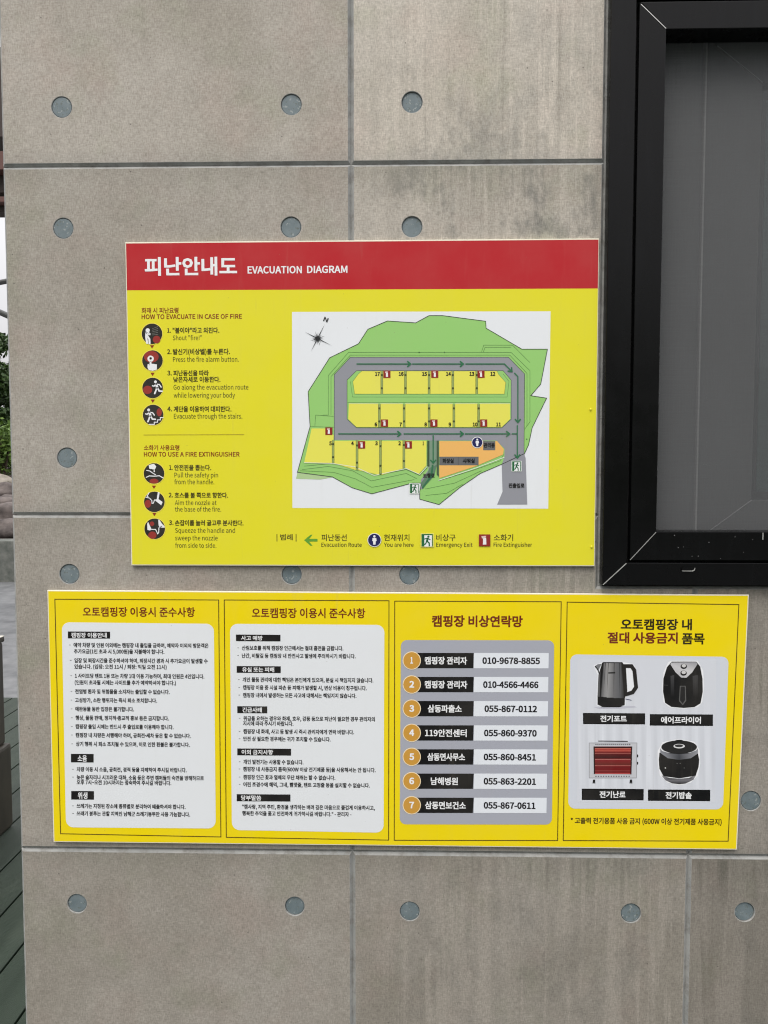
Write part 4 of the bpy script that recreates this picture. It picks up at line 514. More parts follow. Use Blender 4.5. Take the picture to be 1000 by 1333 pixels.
51456:(161,(22,137,22,125,71,125,63,108,44,94,17,86,23,75,47,81,67,93,80,110,93,93,114,81,138,75,143,86,117,94,97,108,90,125,139,125,139,137),(9,63,9,51,74,51,74,19,89,19,89,51,152,51,152,63),(27,35,27,-10,136,-10,136,2,41,2,41,35)),51460:(161,(26,-12,138,-12,138,-1,41,-1,41,15,133,15,133,51,87,51,87,67,152,67,152,79,9,79,9,67,73,67,73,51,26,51,26,40,119,40,119,26,26,26),(22,139,22,128,72,128,63,113,42,103,16,98,21,86,46,91,67,101,80,115,94,101,115,91,140,86,144,98,118,103,98,114,89,128,139,128,139,139)),51473:(161,(80,31,109,27,120,15,109,2,80,-2,51,2,41,15,51,27),(9,71,9,59,73,59,73,42,38,34,26,15,32,0,51,-10,80,-13,109,-10,128,0,134,15,122,34,87,42,87,59,152,59,152,71),(22,137,22,126,71,126,63,110,43,98,17,92,22,80,47,86,67,97,80,112,93,97,114,86,139,80,144,92,118,98,98,110,90,126,139,126,139,137)),51593:(161,(9,68,9,57,152,57,152,68),(25,40,25,29,120,29,120,-14,134,-14,134,40),(22,138,22,126,71,126,63,110,43,97,17,90,22,79,47,85,67,96,80,112,93,96,114,85,138,79,144,90,118,97,97,109,90,126,139,126,139,138)),
51600:(161,(9,77,9,66,152,66,152,77),(26,-12,138,-12,138,-1,41,-1,41,15,133,15,133,51,26,51,26,40,119,40,119,26,26,26),(22,139,22,127,72,127,63,113,43,102,16,96,21,85,46,90,67,100,80,114,94,100,115,90,140,85,144,96,118,102,97,113,89,127,139,127,139,139)),51648:(161,(124,145,124,-14,138,-14,138,145),(14,129,14,116,51,116,51,96,45,69,30,45,9,28,17,17,34,29,48,47,58,69,68,49,82,32,99,21,107,32,86,47,71,70,65,96,65,116,102,116,102,129)),51652:(161,(124,145,124,29,138,29,138,145),(15,132,15,120,51,120,51,111,46,90,32,72,11,60,18,48,43,64,59,87,74,65,98,51,106,63,85,74,71,91,66,111,66,120,101,120,101,132),(37,40,37,-10,143,-10,143,2,51,2,51,40)),51901:(161,(24,38,24,26,119,26,119,-14,134,-14,134,38),(83,139,83,127,103,127,103,124,97,110,80,97,63,110,57,124,57,127,77,127,77,139,18,139,18,127,43,127,43,124,35,106,13,93,20,82,39,93,50,109,62,94,80,84,99,94,110,108,121,93,141,82,147,93,125,106,118,124,118,127,142,127,142,139),(73,82,73,66,9,66,9,55,152,55,152,66,87,66,87,82)),
52264:(161,(47,142,47,117,12,117,12,106,47,106,47,93,42,67,28,44,7,28,15,17,32,29,46,46,55,66,69,38,92,20,100,31,80,46,66,69,61,93,61,106,97,106,97,117,62,117,62,142),(116,145,116,-14,130,-14,130,68,156,68,156,80,130,80,130,145)),52292:(161,(41,139,41,115,11,115,11,103,41,103,41,96,37,71,25,47,7,30,16,19,36,39,48,66,61,41,81,23,89,34,71,49,59,72,55,96,55,103,85,103,85,115,55,115,55,139),(95,141,95,-6,109,-6,109,69,130,69,130,-14,144,-14,144,145,130,145,130,81,109,81,109,141)),52293:(161,(36,39,36,27,128,27,128,-14,142,-14,142,39),(42,143,42,124,13,124,13,112,42,112,42,110,33,82,10,63,17,52,37,66,49,87,61,68,81,55,87,66,64,84,55,110,55,112,84,112,84,124,55,124,55,143),(95,142,95,48,108,48,108,91,128,91,128,48,142,48,142,145,128,145,128,102,108,102,108,142)),52397:(161,(87,45,59,41,40,31,34,16,40,0,59,-10,87,-13,115,-10,133,0,140,16,133,31,115,41),(87,33,115,29,125,16,115,3,87,-2,59,3,48,16,59,29),(48,145,48,126,13,126,13,114,48,114,48,111,43,91,29,74,9,63,16,51,40,66,56,88,71,68,96,55,102,67,74,84,63,111,63,114,98,114,98,126,63,126,63,145),(124,145,124,100,93,100,93,88,124,88,124,49,139,49,139,145)),
52488:(161,(73,54,73,18,9,18,9,6,152,6,152,18,88,18,88,54),(73,141,73,120,22,120,22,108,73,108,65,86,45,69,17,60,22,49,46,56,67,68,80,85,94,68,115,56,138,49,144,60,116,69,95,86,88,108,139,108,139,120,88,120,88,141)),52572:(161,(123,145,123,-14,138,-14,138,145),(12,19,42,19,78,21,114,26,113,37,91,34,69,32,69,61,54,61,54,32,10,31),(54,144,54,124,18,124,18,112,54,112,49,93,35,77,14,67,21,56,46,69,61,91,77,70,102,57,109,69,80,85,69,112,105,112,105,124,69,124,69,144)),52628:(161,(9,49,9,37,73,37,73,-14,87,-14,87,37,152,37,152,49),(73,145,73,125,23,125,23,113,73,113,65,95,44,80,18,73,23,61,46,67,67,79,80,94,94,79,114,67,137,61,143,73,116,81,95,95,88,113,138,113,138,125,87,125,87,145)),52636:(161,(26,-12,138,-12,138,-1,41,-1,41,14,133,14,133,49,87,49,87,63,152,63,152,74,9,74,9,63,73,63,73,49,26,49,26,38,119,38,119,25,26,25),(23,131,23,120,72,120,63,106,43,97,16,93,21,82,46,86,67,94,80,107,94,94,115,86,140,82,144,93,117,97,97,106,88,120,137,120,137,131,87,131,87,146,73,146,73,131)),
52712:(161,(124,145,124,-14,138,-14,138,145),(54,144,54,127,19,127,19,115,54,115,43,92,16,78,22,67,46,78,61,96,76,79,100,69,106,80,79,94,68,115,103,115,103,127,68,127,68,144),(10,44,54,44,54,-9,69,-9,69,45,91,47,114,50,113,61,77,57,41,56,8,56)),52824:(161,(124,145,124,-14,138,-14,138,145),(53,142,53,117,16,117,16,106,53,106,53,93,47,67,33,44,12,28,20,17,37,28,51,45,60,66,70,47,84,31,100,20,109,31,87,46,72,68,67,93,67,106,103,106,103,117,67,117,67,142)),52828:(161,(124,145,124,28,138,28,138,145),(37,39,37,-10,143,-10,143,2,51,2,51,39),(52,144,52,124,16,124,16,112,52,112,52,108,47,87,33,69,12,58,19,47,44,61,59,84,75,63,99,50,106,61,85,72,71,88,66,108,66,112,102,112,102,124,66,124,66,144)),52896:(161,(38,44,38,-12,142,-12,142,44),(128,32,128,0,53,0,53,32),(17,134,17,122,64,122,61,105,10,102,12,90,56,94,38,75,10,59,17,48,52,70,73,99,79,134),(94,142,94,53,107,53,107,93,128,93,128,51,142,51,142,145,128,145,128,105,107,105,107,142)),
53448:(161,(16,137,16,68,56,68,80,69,100,72,99,83,79,81,57,80,30,79,30,97,85,97,85,108,30,108,30,125,88,125,88,137),(117,145,117,62,132,62,132,98,155,98,155,110,132,110,132,145),(32,-12,137,-12,137,0,46,0,46,17,132,17,132,54,31,54,31,43,117,43,117,28,32,28)),53468:(161,(15,127,15,25,25,25,57,26,84,30,83,42,58,38,29,38,29,73,75,73,75,85,29,85,29,115,77,115,77,127),(95,141,95,-6,108,-6,108,69,129,69,129,-14,143,-14,143,145,129,145,129,81,108,81,108,141)),53552:(161,(92,85,92,73,125,73,125,-14,139,-14,139,145,125,145,125,85),(16,130,16,24,28,24,55,25,78,26,100,29,99,41,78,38,56,37,30,36,30,74,82,74,82,86,30,86,30,118,89,118,89,130)),53584:(161,(128,145,128,26,142,26,142,145),(98,141,98,100,77,100,77,88,98,88,98,30,112,30,112,141),(40,39,40,-10,147,-10,147,2,54,2,54,39),(16,132,16,52,26,52,58,53,84,57,83,68,59,65,30,64,30,87,70,87,70,98,30,98,30,120,76,120,76,132)),53664:(161,(27,132,27,51,73,51,73,18,9,18,9,6,152,6,152,18,88,18,88,51,136,51,136,62,42,62,42,86,131,86,131,98,42,98,42,120,134,120,134,132)),
53748:(161,(123,145,123,-14,138,-14,138,145),(12,18,42,18,78,20,114,25,113,36,91,33,69,32,69,57,104,57,104,69,36,69,36,88,100,88,100,100,36,100,36,119,103,119,103,130,22,130,22,57,54,57,54,31,10,30)),53804:(161,(9,49,9,37,73,37,73,-14,87,-14,87,37,152,37,152,49),(28,137,28,65,136,65,136,77,42,77,42,96,131,96,131,107,42,107,42,126,134,126,134,137)),53944:(161,(9,19,9,7,152,7,152,19),(27,131,27,48,136,48,136,59,42,59,42,84,131,84,131,96,42,96,42,119,134,119,134,131)),54028:(161,(9,26,39,26,73,28,107,32,106,42,82,40,82,116,99,116,99,128,11,128,11,116,28,116,28,38,7,38),(42,116,68,116,68,39,42,38),(116,145,116,-14,130,-14,130,69,156,69,156,81,130,81,130,145)),54032:(161,(11,52,40,52,74,54,107,57,106,68,82,66,82,118,98,118,98,130,13,130,13,118,29,118,29,64,9,64),(43,118,68,118,68,65,43,64),(117,145,117,28,132,28,132,84,155,84,155,97,132,97,132,145),(33,39,33,-10,139,-10,139,2,47,2,47,39)),54140:(161,(9,25,39,26,73,27,106,31,105,42,82,40,82,116,100,116,100,128,12,128,12,116,28,116,28,38,8,38),(43,116,68,116,68,39,43,38),(94,85,94,73,125,73,125,-14,139,-14,139,145,125,145,125,85)),
54252:(161,(22,66,22,54,73,54,73,18,9,18,9,6,152,6,152,18,87,18,87,54,138,54,138,66,114,66,114,118,139,118,139,130,21,130,21,118,46,118,46,66),(60,118,100,118,100,66,60,66)),54408:(161,(120,26,120,0,40,0,40,26),(26,38,26,-12,134,-12,134,38,87,38,87,57,152,57,152,68,9,68,9,57,73,57,73,38),(23,95,23,83,138,83,138,95,114,95,114,128,138,128,138,140,22,140,22,128,46,128,46,95),(60,128,100,128,100,95,60,95)),54413:(161,(80,30,109,25,120,14,109,2,80,-2,51,2,41,14,51,25),(9,68,9,56,73,56,73,41,38,33,26,14,32,-1,51,-10,80,-13,109,-10,128,-1,134,14,122,33,87,41,87,56,152,56,152,68),(23,94,23,82,138,82,138,94,114,94,114,127,138,127,138,139,22,139,22,127,46,127,46,94),(60,127,100,127,100,94,60,94)),54532:(161,(9,19,9,7,152,7,152,19),(22,62,22,50,138,50,138,62,114,62,114,117,139,117,139,129,21,129,21,117,46,117,46,62),(60,117,100,117,100,62,60,62)),54588:(161,(124,145,124,-14,139,-14,139,145),(10,26,41,26,77,28,111,32,110,42,85,40,85,116,102,116,102,128,13,128,13,116,30,116,30,38,9,38),(44,116,71,116,71,39,44,38)),
54592:(161,(124,145,124,28,138,28,138,145),(36,39,36,-10,142,-10,142,2,50,2,50,39),(13,52,43,52,77,53,109,57,108,68,85,66,85,118,101,118,101,130,16,130,16,118,31,118,31,64,11,64),(45,118,71,118,71,65,45,64)),54596:(161,(124,145,124,63,139,63,139,145),(36,-12,144,-12,144,0,50,0,50,17,139,17,139,55,36,55,36,43,124,43,124,28,36,28),(13,68,43,69,77,70,109,74,108,85,85,82,85,123,101,123,101,134,16,134,16,123,31,123,31,80,11,80),(45,123,71,123,71,82,45,81)),54609:(161,(124,145,124,48,138,48,138,145),(86,44,58,41,40,31,33,16,40,0,58,-10,86,-13,115,-10,133,0,140,16,133,31,115,41),(86,33,115,28,125,16,115,3,86,-2,58,3,48,16,58,28),(13,59,42,59,76,61,109,65,108,76,85,73,85,119,101,119,101,131,16,131,16,119,31,119,31,71,11,71),(45,119,71,119,71,72,45,71)),54616:(161,(55,95,28,84,17,58,28,32,55,22,83,32,94,58,83,84),(55,82,73,76,80,58,73,41,55,34,38,41,30,58,38,76),(116,145,116,-14,130,-14,130,68,156,68,156,80,130,80,130,145),(48,143,48,119,8,119,8,107,101,107,101,119,62,119,62,143)),
54620:(161,(56,105,28,97,18,75,28,54,56,46,83,54,94,75,83,97),(56,94,73,89,80,75,73,62,56,57,38,62,32,75,38,89),(117,145,117,26,132,26,132,81,155,81,155,93,132,93,132,145),(49,145,49,125,9,125,9,114,103,114,103,125,63,125,63,145),(33,35,33,-10,139,-10,139,2,47,2,47,35)),54624:(161,(56,112,28,105,18,86,28,67,56,60,83,67,94,86,83,105),(56,101,73,97,80,86,73,75,56,71,38,75,32,86,38,97),(117,145,117,58,132,58,132,95,155,95,155,107,132,107,132,145),(32,-12,137,-12,137,-1,46,-1,46,14,132,14,132,50,31,50,31,39,117,39,117,25,32,25),(49,146,49,130,9,130,9,119,103,119,103,130,63,130,63,146)),54633:(161,(32,46,32,-12,132,-12,132,46,117,46,117,29,46,29,46,46),(46,18,117,18,117,0,46,0),(56,109,28,102,18,82,28,61,56,54,83,61,94,82,83,102),(56,98,73,94,80,82,73,69,56,65,38,69,32,82,38,94),(117,145,117,53,132,53,132,92,155,92,155,104,132,104,132,145),(49,146,49,129,9,129,9,117,103,117,103,129,63,129,63,146)),
54637:(161,(82,41,44,34,30,14,44,-6,82,-13,120,-6,133,14,120,34),(82,30,109,26,119,14,109,2,82,-2,55,2,45,14,55,26),(56,107,28,100,18,79,28,59,56,51,83,59,94,79,83,100),(56,96,73,92,80,79,73,67,56,62,38,67,32,79,38,92),(117,145,117,43,132,43,132,89,155,89,155,101,132,101,132,145),(49,146,49,127,9,127,9,115,103,115,103,127,63,127,63,146)),54644:(161,(48,95,23,85,14,59,23,33,48,23,72,33,82,59,72,85),(48,83,63,76,69,59,63,42,48,35,33,42,27,59,33,76),(41,140,41,118,8,118,8,106,87,106,87,118,55,118,55,140),(95,141,95,-6,109,-6,109,66,129,66,129,-14,143,-14,143,145,129,145,129,78,109,78,109,141)),54665:(161,(48,106,24,99,15,79,24,59,48,52,73,59,82,79,73,99),(48,95,63,91,69,79,63,67,48,63,33,67,27,79,33,91),(90,42,51,35,37,14,51,-6,90,-13,129,-6,143,14,129,35),(90,31,118,26,129,14,118,2,90,-2,62,2,52,14,62,26),(94,142,94,50,108,50,108,90,128,90,128,45,142,45,142,145,128,145,128,102,108,102,108,142),(41,144,41,126,8,126,8,114,88,114,88,126,55,126,55,144)),
54693:(161,(82,41,44,34,30,14,44,-6,82,-13,120,-6,133,14,120,34),(82,30,109,26,119,14,109,2,82,-2,55,2,45,14,55,26),(56,107,28,100,18,79,28,59,56,51,83,59,94,79,83,100),(56,96,73,92,80,79,73,67,56,62,38,67,32,79,38,92),(117,145,117,43,132,43,132,72,155,72,155,84,132,84,132,105,155,105,155,117,132,117,132,145),(49,146,49,127,9,127,9,115,103,115,103,127,63,127,63,146)),54744:(161,(36,40,36,-12,139,-12,139,40),(125,29,125,0,51,0,51,29),(55,108,28,101,18,80,28,60,55,52,81,60,91,80,81,101),(55,97,71,92,77,80,71,68,55,63,38,68,32,80,38,92),(98,97,98,85,124,85,124,49,139,49,139,145,124,145,124,97),(48,146,48,128,9,128,9,116,100,116,100,128,62,128,62,146)),54788:(161,(54,105,28,97,18,75,28,53,54,44,80,53,90,75,80,97),(54,93,70,88,76,75,70,61,54,56,38,61,32,75,38,88),(98,69,98,58,124,58,124,24,139,24,139,145,124,145,124,103,98,103,98,91,124,91,124,69),(47,145,47,125,9,125,9,114,98,114,98,125,61,125,61,145),(37,34,37,-10,143,-10,143,2,52,2,52,34)),
54840:(161,(80,88,107,83,117,69,107,55,80,50,53,55,43,69,53,83),(73,142,73,121,16,121,16,110,144,110,144,121,87,121,87,142),(80,99,42,91,28,69,40,48,73,39,73,17,9,17,9,5,152,5,152,17,87,17,87,39,120,48,132,69,118,91)),54861:(161,(80,35,40,29,26,11,40,-7,80,-13,120,-7,134,11,120,29),(80,24,109,21,120,11,109,1,80,-2,51,1,41,11,51,21),(80,103,107,100,116,91,107,82,80,79,54,82,44,91,54,100),(73,147,73,131,16,131,16,120,144,120,144,131,88,131,88,147),(9,56,9,45,152,45,152,56,88,56,88,69,120,75,131,91,118,108,80,114,42,108,29,91,40,75,73,69,73,56)),54868:(161,(57,93,74,88,81,75,74,62,57,57,40,62,33,75,40,88),(57,105,30,97,20,75,28,56,50,47,50,29,7,29,9,16,39,17,74,19,108,23,107,34,86,31,64,30,64,47,86,56,94,75,84,97),(116,145,116,-14,131,-14,131,65,155,65,155,78,131,78,131,145),(50,144,50,126,10,126,10,114,104,114,104,126,64,126,64,144)),54872:(161,(57,102,74,98,80,87,74,77,57,73,40,77,34,87,40,98),(117,145,117,21,131,21,131,77,155,77,155,89,131,89,131,145),(31,29,31,-10,137,-10,137,2,46,2,46,29),(57,112,30,105,20,87,28,71,50,63,50,51,8,51,10,39,40,40,74,41,109,46,107,56,65,52,65,63,86,71,94,87,84,105),(50,145,50,129,12,129,12,118,103,118,103,129,65,129,65,145)),
54924:(161,(123,145,123,-14,138,-14,138,145),(61,93,79,88,85,75,79,62,61,57,44,62,37,75,44,88),(61,105,34,97,23,75,31,56,54,46,54,29,10,29,12,16,43,17,79,19,114,23,113,34,91,31,68,30,68,47,91,56,99,75,89,97),(54,145,54,125,13,125,13,114,109,114,109,125,68,125,68,145)),54980:(161,(80,106,42,99,29,79,42,60,80,53,118,60,132,79,118,99),(80,95,107,91,117,79,107,68,80,64,53,68,44,79,53,91),(73,146,73,127,16,127,16,115,144,115,144,127,87,127,87,146),(9,42,9,30,73,30,73,-14,87,-14,87,30,152,30,152,42)),55137:(161,(27,40,27,-12,134,-12,134,40,119,40,119,26,41,26,41,40),(41,15,119,15,119,0,41,0),(80,114,42,109,29,92,42,76,80,70,118,76,131,92,118,109),(80,104,107,101,116,92,107,83,80,80,54,83,45,92,54,101),(9,61,9,49,152,49,152,61),(73,147,73,132,16,132,16,121,144,121,144,132,88,132,88,147)),33:(56,(23,39,34,39,36,113,36,131,20,131,20,113),(28,-2,36,1,40,10,36,19,28,22,20,19,17,10,20,1)),34:(83,(19,85,29,85,32,117,33,135,16,135,16,117),(54,85,63,85,67,117,67,135,50,135,50,117)),
40:(59,(42,-34,52,-30,39,-4,32,25,29,54,32,84,39,113,52,139,42,143,28,116,19,87,16,54,19,22,28,-8)),41:(59,(17,-34,31,-8,40,22,43,54,40,87,31,116,17,143,7,139,20,113,27,84,30,54,27,25,20,-4,7,-30)),42:(81,(27,82,41,99,55,82,62,88,51,106,70,114,67,123,47,118,46,139,36,139,34,118,14,123,11,114,30,106,19,88)),44:(48,(13,-33,32,-19,39,3,35,17,25,22,17,19,13,11,17,3,25,0,27,0,22,-14,9,-24)),45:(60,(8,43,53,43,53,55,8,55)),46:(48,(24,-2,32,1,36,10,32,19,24,22,16,19,13,10,16,1)),47:(68,(2,-31,14,-31,66,139,54,139)),48:(97,(49,-2,70,5,84,28,89,65,84,101,70,124,49,131,28,124,14,101,9,65,14,28,28,5),(49,11,31,24,24,65,31,105,49,118,66,105,73,65,66,24)),49:(97,(15,0,86,0,86,13,60,13,60,128,48,128,36,123,21,119,21,109,44,109,44,13,15,13)),50:(97,(8,0,88,0,88,14,53,14,32,13,58,40,76,67,82,93,72,120,45,131,24,126,7,112,16,103,28,113,43,118,61,110,67,92,60,69,41,41,8,9)),51:(97,(46,-2,75,7,87,34,79,56,60,67,60,68,77,79,83,99,72,122,46,131,26,126,10,115,18,105,31,114,45,118,61,112,67,97,59,80,31,73,31,61,62,54,71,35,64,17,45,11,27,15,13,26,5,15,21,3)),
52:(97,(60,0,75,0,75,35,92,35,92,48,75,48,75,128,57,128,4,46,4,35,60,35),(60,48,20,48,49,92,60,111)),53:(97,(46,-2,66,3,82,18,88,42,76,73,49,83,39,81,30,78,33,115,82,115,82,128,19,128,15,68,24,63,34,69,45,71,64,63,72,41,64,19,44,11,26,15,13,25,5,15,21,3)),54:(97,(53,-2,79,9,90,39,80,70,54,80,39,76,25,64,30,95,42,113,58,117,69,115,78,108,87,117,75,127,57,131,34,124,16,101,10,61,15,26,31,5),(25,51,38,64,51,68,69,60,74,39,68,18,53,10,34,21)),55:(97,(35,0,51,0,55,44,66,82,89,119,89,128,9,128,9,115,71,115,51,81,39,43)),56:(97,(49,-2,78,7,89,31,83,52,68,65,79,78,85,96,75,121,49,130,24,121,14,98,19,80,32,68,32,67,15,54,8,32,20,7),(58,70,38,80,29,98,34,113,49,118,65,112,71,96,68,82),(49,10,30,16,22,33,27,50,40,62,64,51,74,31,67,16)),57:(97,(41,-2,64,5,81,28,88,70,82,103,66,124,44,131,19,119,8,89,17,59,43,49,59,53,73,64,68,33,56,16,41,11,29,14,19,21,10,11,23,1),(72,78,59,65,46,61,29,68,23,89,29,110,45,118,64,108)),
58:(48,(24,68,32,72,36,81,32,89,24,93,16,89,13,81,16,72),(24,-2,32,1,36,10,32,19,24,22,16,19,13,10,16,1)),65:(106,(1,0,17,0,29,39,76,39,89,0,106,0,62,128,44,128),(33,52,40,72,53,115,66,72,72,52)),67:(111,(66,-2,88,3,105,16,96,26,83,16,67,12,46,18,32,37,27,65,32,92,46,110,67,116,82,113,93,104,102,115,88,126,67,131,38,123,18,99,10,64,17,29,38,6)),68:(120,(18,0,50,0,83,8,103,30,110,65,103,99,83,121,50,128,18,128),(34,13,34,115,48,115,73,109,89,92,93,65,89,37,73,19,48,13)),69:(103,(18,0,93,0,93,14,34,14,34,61,82,61,82,74,34,74,34,115,92,115,92,128,18,128)),70:(96,(18,0,34,0,34,58,83,58,83,71,34,71,34,115,92,115,92,128,18,128)),71:(120,(68,-2,91,2,108,13,108,67,65,67,65,53,93,53,93,19,83,14,70,12,47,18,32,37,27,65,32,92,47,110,70,116,86,113,97,104,106,115,91,126,69,131,39,123,18,99,10,64,18,29,38,6)),72:(127,(18,0,34,0,34,61,94,61,94,0,110,0,110,128,94,128,94,75,34,75,34,128,18,128)),73:(51,(18,0,34,0,34,128,18,128)),
77:(142,(18,0,32,0,32,71,30,109,31,109,41,80,65,13,76,13,100,80,111,109,112,109,109,71,109,0,124,0,124,128,105,128,81,60,72,33,71,33,62,60,37,128,18,128)),78:(126,(18,0,33,0,33,67,32,88,31,107,32,107,46,81,92,0,109,0,109,128,93,128,93,62,94,41,96,21,95,21,81,47,34,128,18,128)),79:(130,(65,-2,93,6,113,29,120,65,113,100,93,123,65,131,37,123,17,100,10,65,17,29,37,6),(65,12,45,18,31,37,27,65,31,92,45,110,65,116,85,110,98,92,103,65,98,37,85,18)),80:(111,(18,0,34,0,34,51,55,51,80,55,96,69,102,91,96,113,79,125,54,128,18,128),(34,64,34,115,52,115,78,110,86,91,78,71,53,64)),82:(111,(34,67,34,115,55,115,78,110,86,92,78,74,55,67),(88,0,106,0,74,56,95,68,103,92,90,120,58,128,18,128,18,0,34,0,34,54,57,54)),83:(104,(53,-2,85,8,97,34,89,56,70,68,52,76,38,84,31,98,37,111,55,116,71,113,84,105,92,115,76,126,55,131,26,121,14,97,23,75,40,64,59,56,74,47,80,33,73,18,53,12,34,16,18,28,8,17,28,3)),84:(105,(44,0,61,0,61,115,99,115,99,128,5,128,5,115,44,115)),
85:(126,(63,-2,87,3,103,21,109,53,109,128,94,128,94,53,85,21,63,12,42,21,33,53,33,128,17,128,17,53,23,21,40,3)),86:(100,(41,0,60,0,101,128,84,128,64,59,51,16,50,16,38,59,17,128,0,128)),87:(153,(32,0,51,0,70,77,77,107,84,77,103,0,123,0,149,128,134,128,120,58,113,17,112,17,103,58,85,128,70,128,52,58,43,17,42,17,35,58,21,128,5,128)),88:(100,(3,0,20,0,39,35,49,55,50,55,61,35,80,0,98,0,60,65,95,128,78,128,61,96,52,77,51,77,41,96,23,128,5,128,40,66)),89:(93,(38,0,54,0,54,50,93,128,76,128,60,92,47,64,46,64,34,92,17,128,0,128,38,50)),97:(98,(38,-2,55,2,70,11,71,0,85,0,85,58,77,87,52,98,30,93,14,85,20,74,33,81,49,84,65,77,69,60,36,54,16,42,10,25,18,5),(43,11,31,14,26,26,35,41,69,50,69,23,56,14)),98:(108,(58,-2,78,4,93,21,99,49,95,74,82,92,61,98,46,94,32,84,32,139,16,139,16,0,29,0,30,10,31,10,44,1),(55,11,44,13,32,21,32,71,45,81,57,84,77,74,83,49,75,21)),99:(89,(54,-2,70,1,84,10,77,20,67,14,55,11,34,21,26,47,34,74,55,84,66,82,74,76,82,86,71,94,55,98,32,92,15,74,9,47,15,21,31,3)),
100:(108,(48,-2,64,2,77,11,78,11,79,0,92,0,92,139,76,139,76,103,77,86,65,95,50,98,30,91,15,74,9,47,14,21,28,3),(52,11,33,21,26,48,34,74,53,84,65,82,76,74,76,24,64,14)),101:(97,(55,-2,72,1,86,7,80,18,69,12,56,11,34,20,25,44,89,44,90,53,80,85,52,98,31,92,15,74,9,47,15,21,32,4),(25,55,34,77,52,85,69,77,76,55)),102:(57,(6,82,19,82,19,0,35,0,35,82,55,82,55,95,35,95,35,110,38,124,48,129,59,126,62,139,46,142,25,133,19,110,19,95,6,94)),103:(98,(48,-44,83,-34,96,-11,88,6,63,12,44,12,31,15,28,22,30,29,34,33,48,30,73,39,83,63,81,74,75,83,95,83,95,95,61,95,48,98,23,88,12,64,16,48,25,38,25,37,18,30,14,20,17,10,23,4,23,3,13,-7,9,-18,20,-37),(48,41,34,47,28,64,34,80,48,86,62,80,68,64,62,47),(50,-33,30,-28,23,-16,25,-8,33,0,45,-1,61,-1,76,-4,81,-13,72,-27)),104:(106,(16,0,32,0,32,69,45,80,58,84,72,78,76,58,76,0,92,0,92,60,85,88,63,98,46,93,32,82,32,139,16,139)),105:(48,(16,0,32,0,32,95,16,95),(24,115,32,118,35,125,32,133,24,136,17,133,14,125,17,118)),
108:(49,(33,-2,42,-1,40,11,37,11,32,18,32,139,16,139,16,19,20,3)),109:(162,(16,0,32,0,32,69,45,80,56,84,69,78,74,58,74,0,90,0,90,69,102,80,114,84,127,78,131,58,131,0,147,0,147,60,140,88,119,98,102,92,87,79,78,93,61,98,45,93,31,81,29,95,16,95)),110:(106,(16,0,32,0,32,69,45,80,58,84,72,78,76,58,76,0,92,0,92,60,85,88,63,98,46,93,31,81,29,95,16,95)),111:(106,(53,-2,75,3,91,21,97,47,91,74,75,92,53,98,32,92,15,74,9,47,15,21,32,3),(53,11,33,21,26,47,33,74,53,84,73,74,81,47,73,21)),112:(108,(16,-40,32,-40,32,9,45,1,58,-2,78,4,93,21,99,49,95,74,82,92,61,98,45,93,31,84,29,95,16,95),(55,11,45,13,32,21,32,71,45,81,57,84,77,74,83,49,75,21)),113:(108,(76,-40,92,-40,92,95,80,95,78,86,65,95,50,98,30,91,15,74,9,47,14,21,28,3,48,-2,64,2,77,11,76,-6),(52,11,33,21,26,48,34,74,53,84,65,82,76,74,76,24,64,14)),114:(68,(16,0,32,0,32,61,44,78,56,83,65,82,68,95,58,98,43,92,31,78,29,95,16,95)),115:(82,(41,-2,67,6,75,26,66,45,47,55,32,61,26,71,30,81,44,85,55,83,65,77,73,87,60,94,44,98,19,90,11,71,20,53,39,43,53,36,60,25,56,15,41,10,26,13,13,22,6,11,22,1)),
116:(66,(46,-2,64,1,60,13,50,11,38,15,35,29,35,82,61,82,61,95,35,95,35,122,22,122,20,95,5,94,5,82,19,82,19,29,25,6)),117:(106,(44,-2,61,2,75,15,76,15,77,0,90,0,90,95,74,95,74,28,62,15,49,12,35,18,31,37,31,95,15,95,15,35,22,7)),118:(91,(37,0,55,0,89,95,73,95,55,41,46,13,37,41,19,95,2,95)),119:(140,(31,0,50,0,63,51,70,79,71,79,77,51,91,0,110,0,136,95,120,95,107,40,101,14,100,14,93,40,78,95,63,95,48,40,42,14,41,14,35,40,21,95,5,95)),120:(87,(3,0,19,0,32,22,42,39,43,39,53,22,67,0,85,0,53,48,82,95,65,95,54,74,45,58,44,58,35,74,22,95,5,95,34,50)),121:(91,(18,-41,40,-31,53,-8,89,95,73,95,56,42,48,15,38,42,19,95,2,95,40,0,38,-7,30,-22,17,-28,10,-26,6,-39)),122:(83,(6,0,78,0,78,13,26,13,77,86,77,95,12,95,12,82,56,82,6,9)),124:(47,(18,-49,29,-49,29,147,18,147)),126:(97,(66,50,78,54,90,68,81,74,74,65,66,62,50,71,32,79,19,75,7,61,16,55,23,64,31,67,47,59)),183:(48,(33,85,19,80,14,67,19,53,33,48,46,53,51,67,46,80)),
}
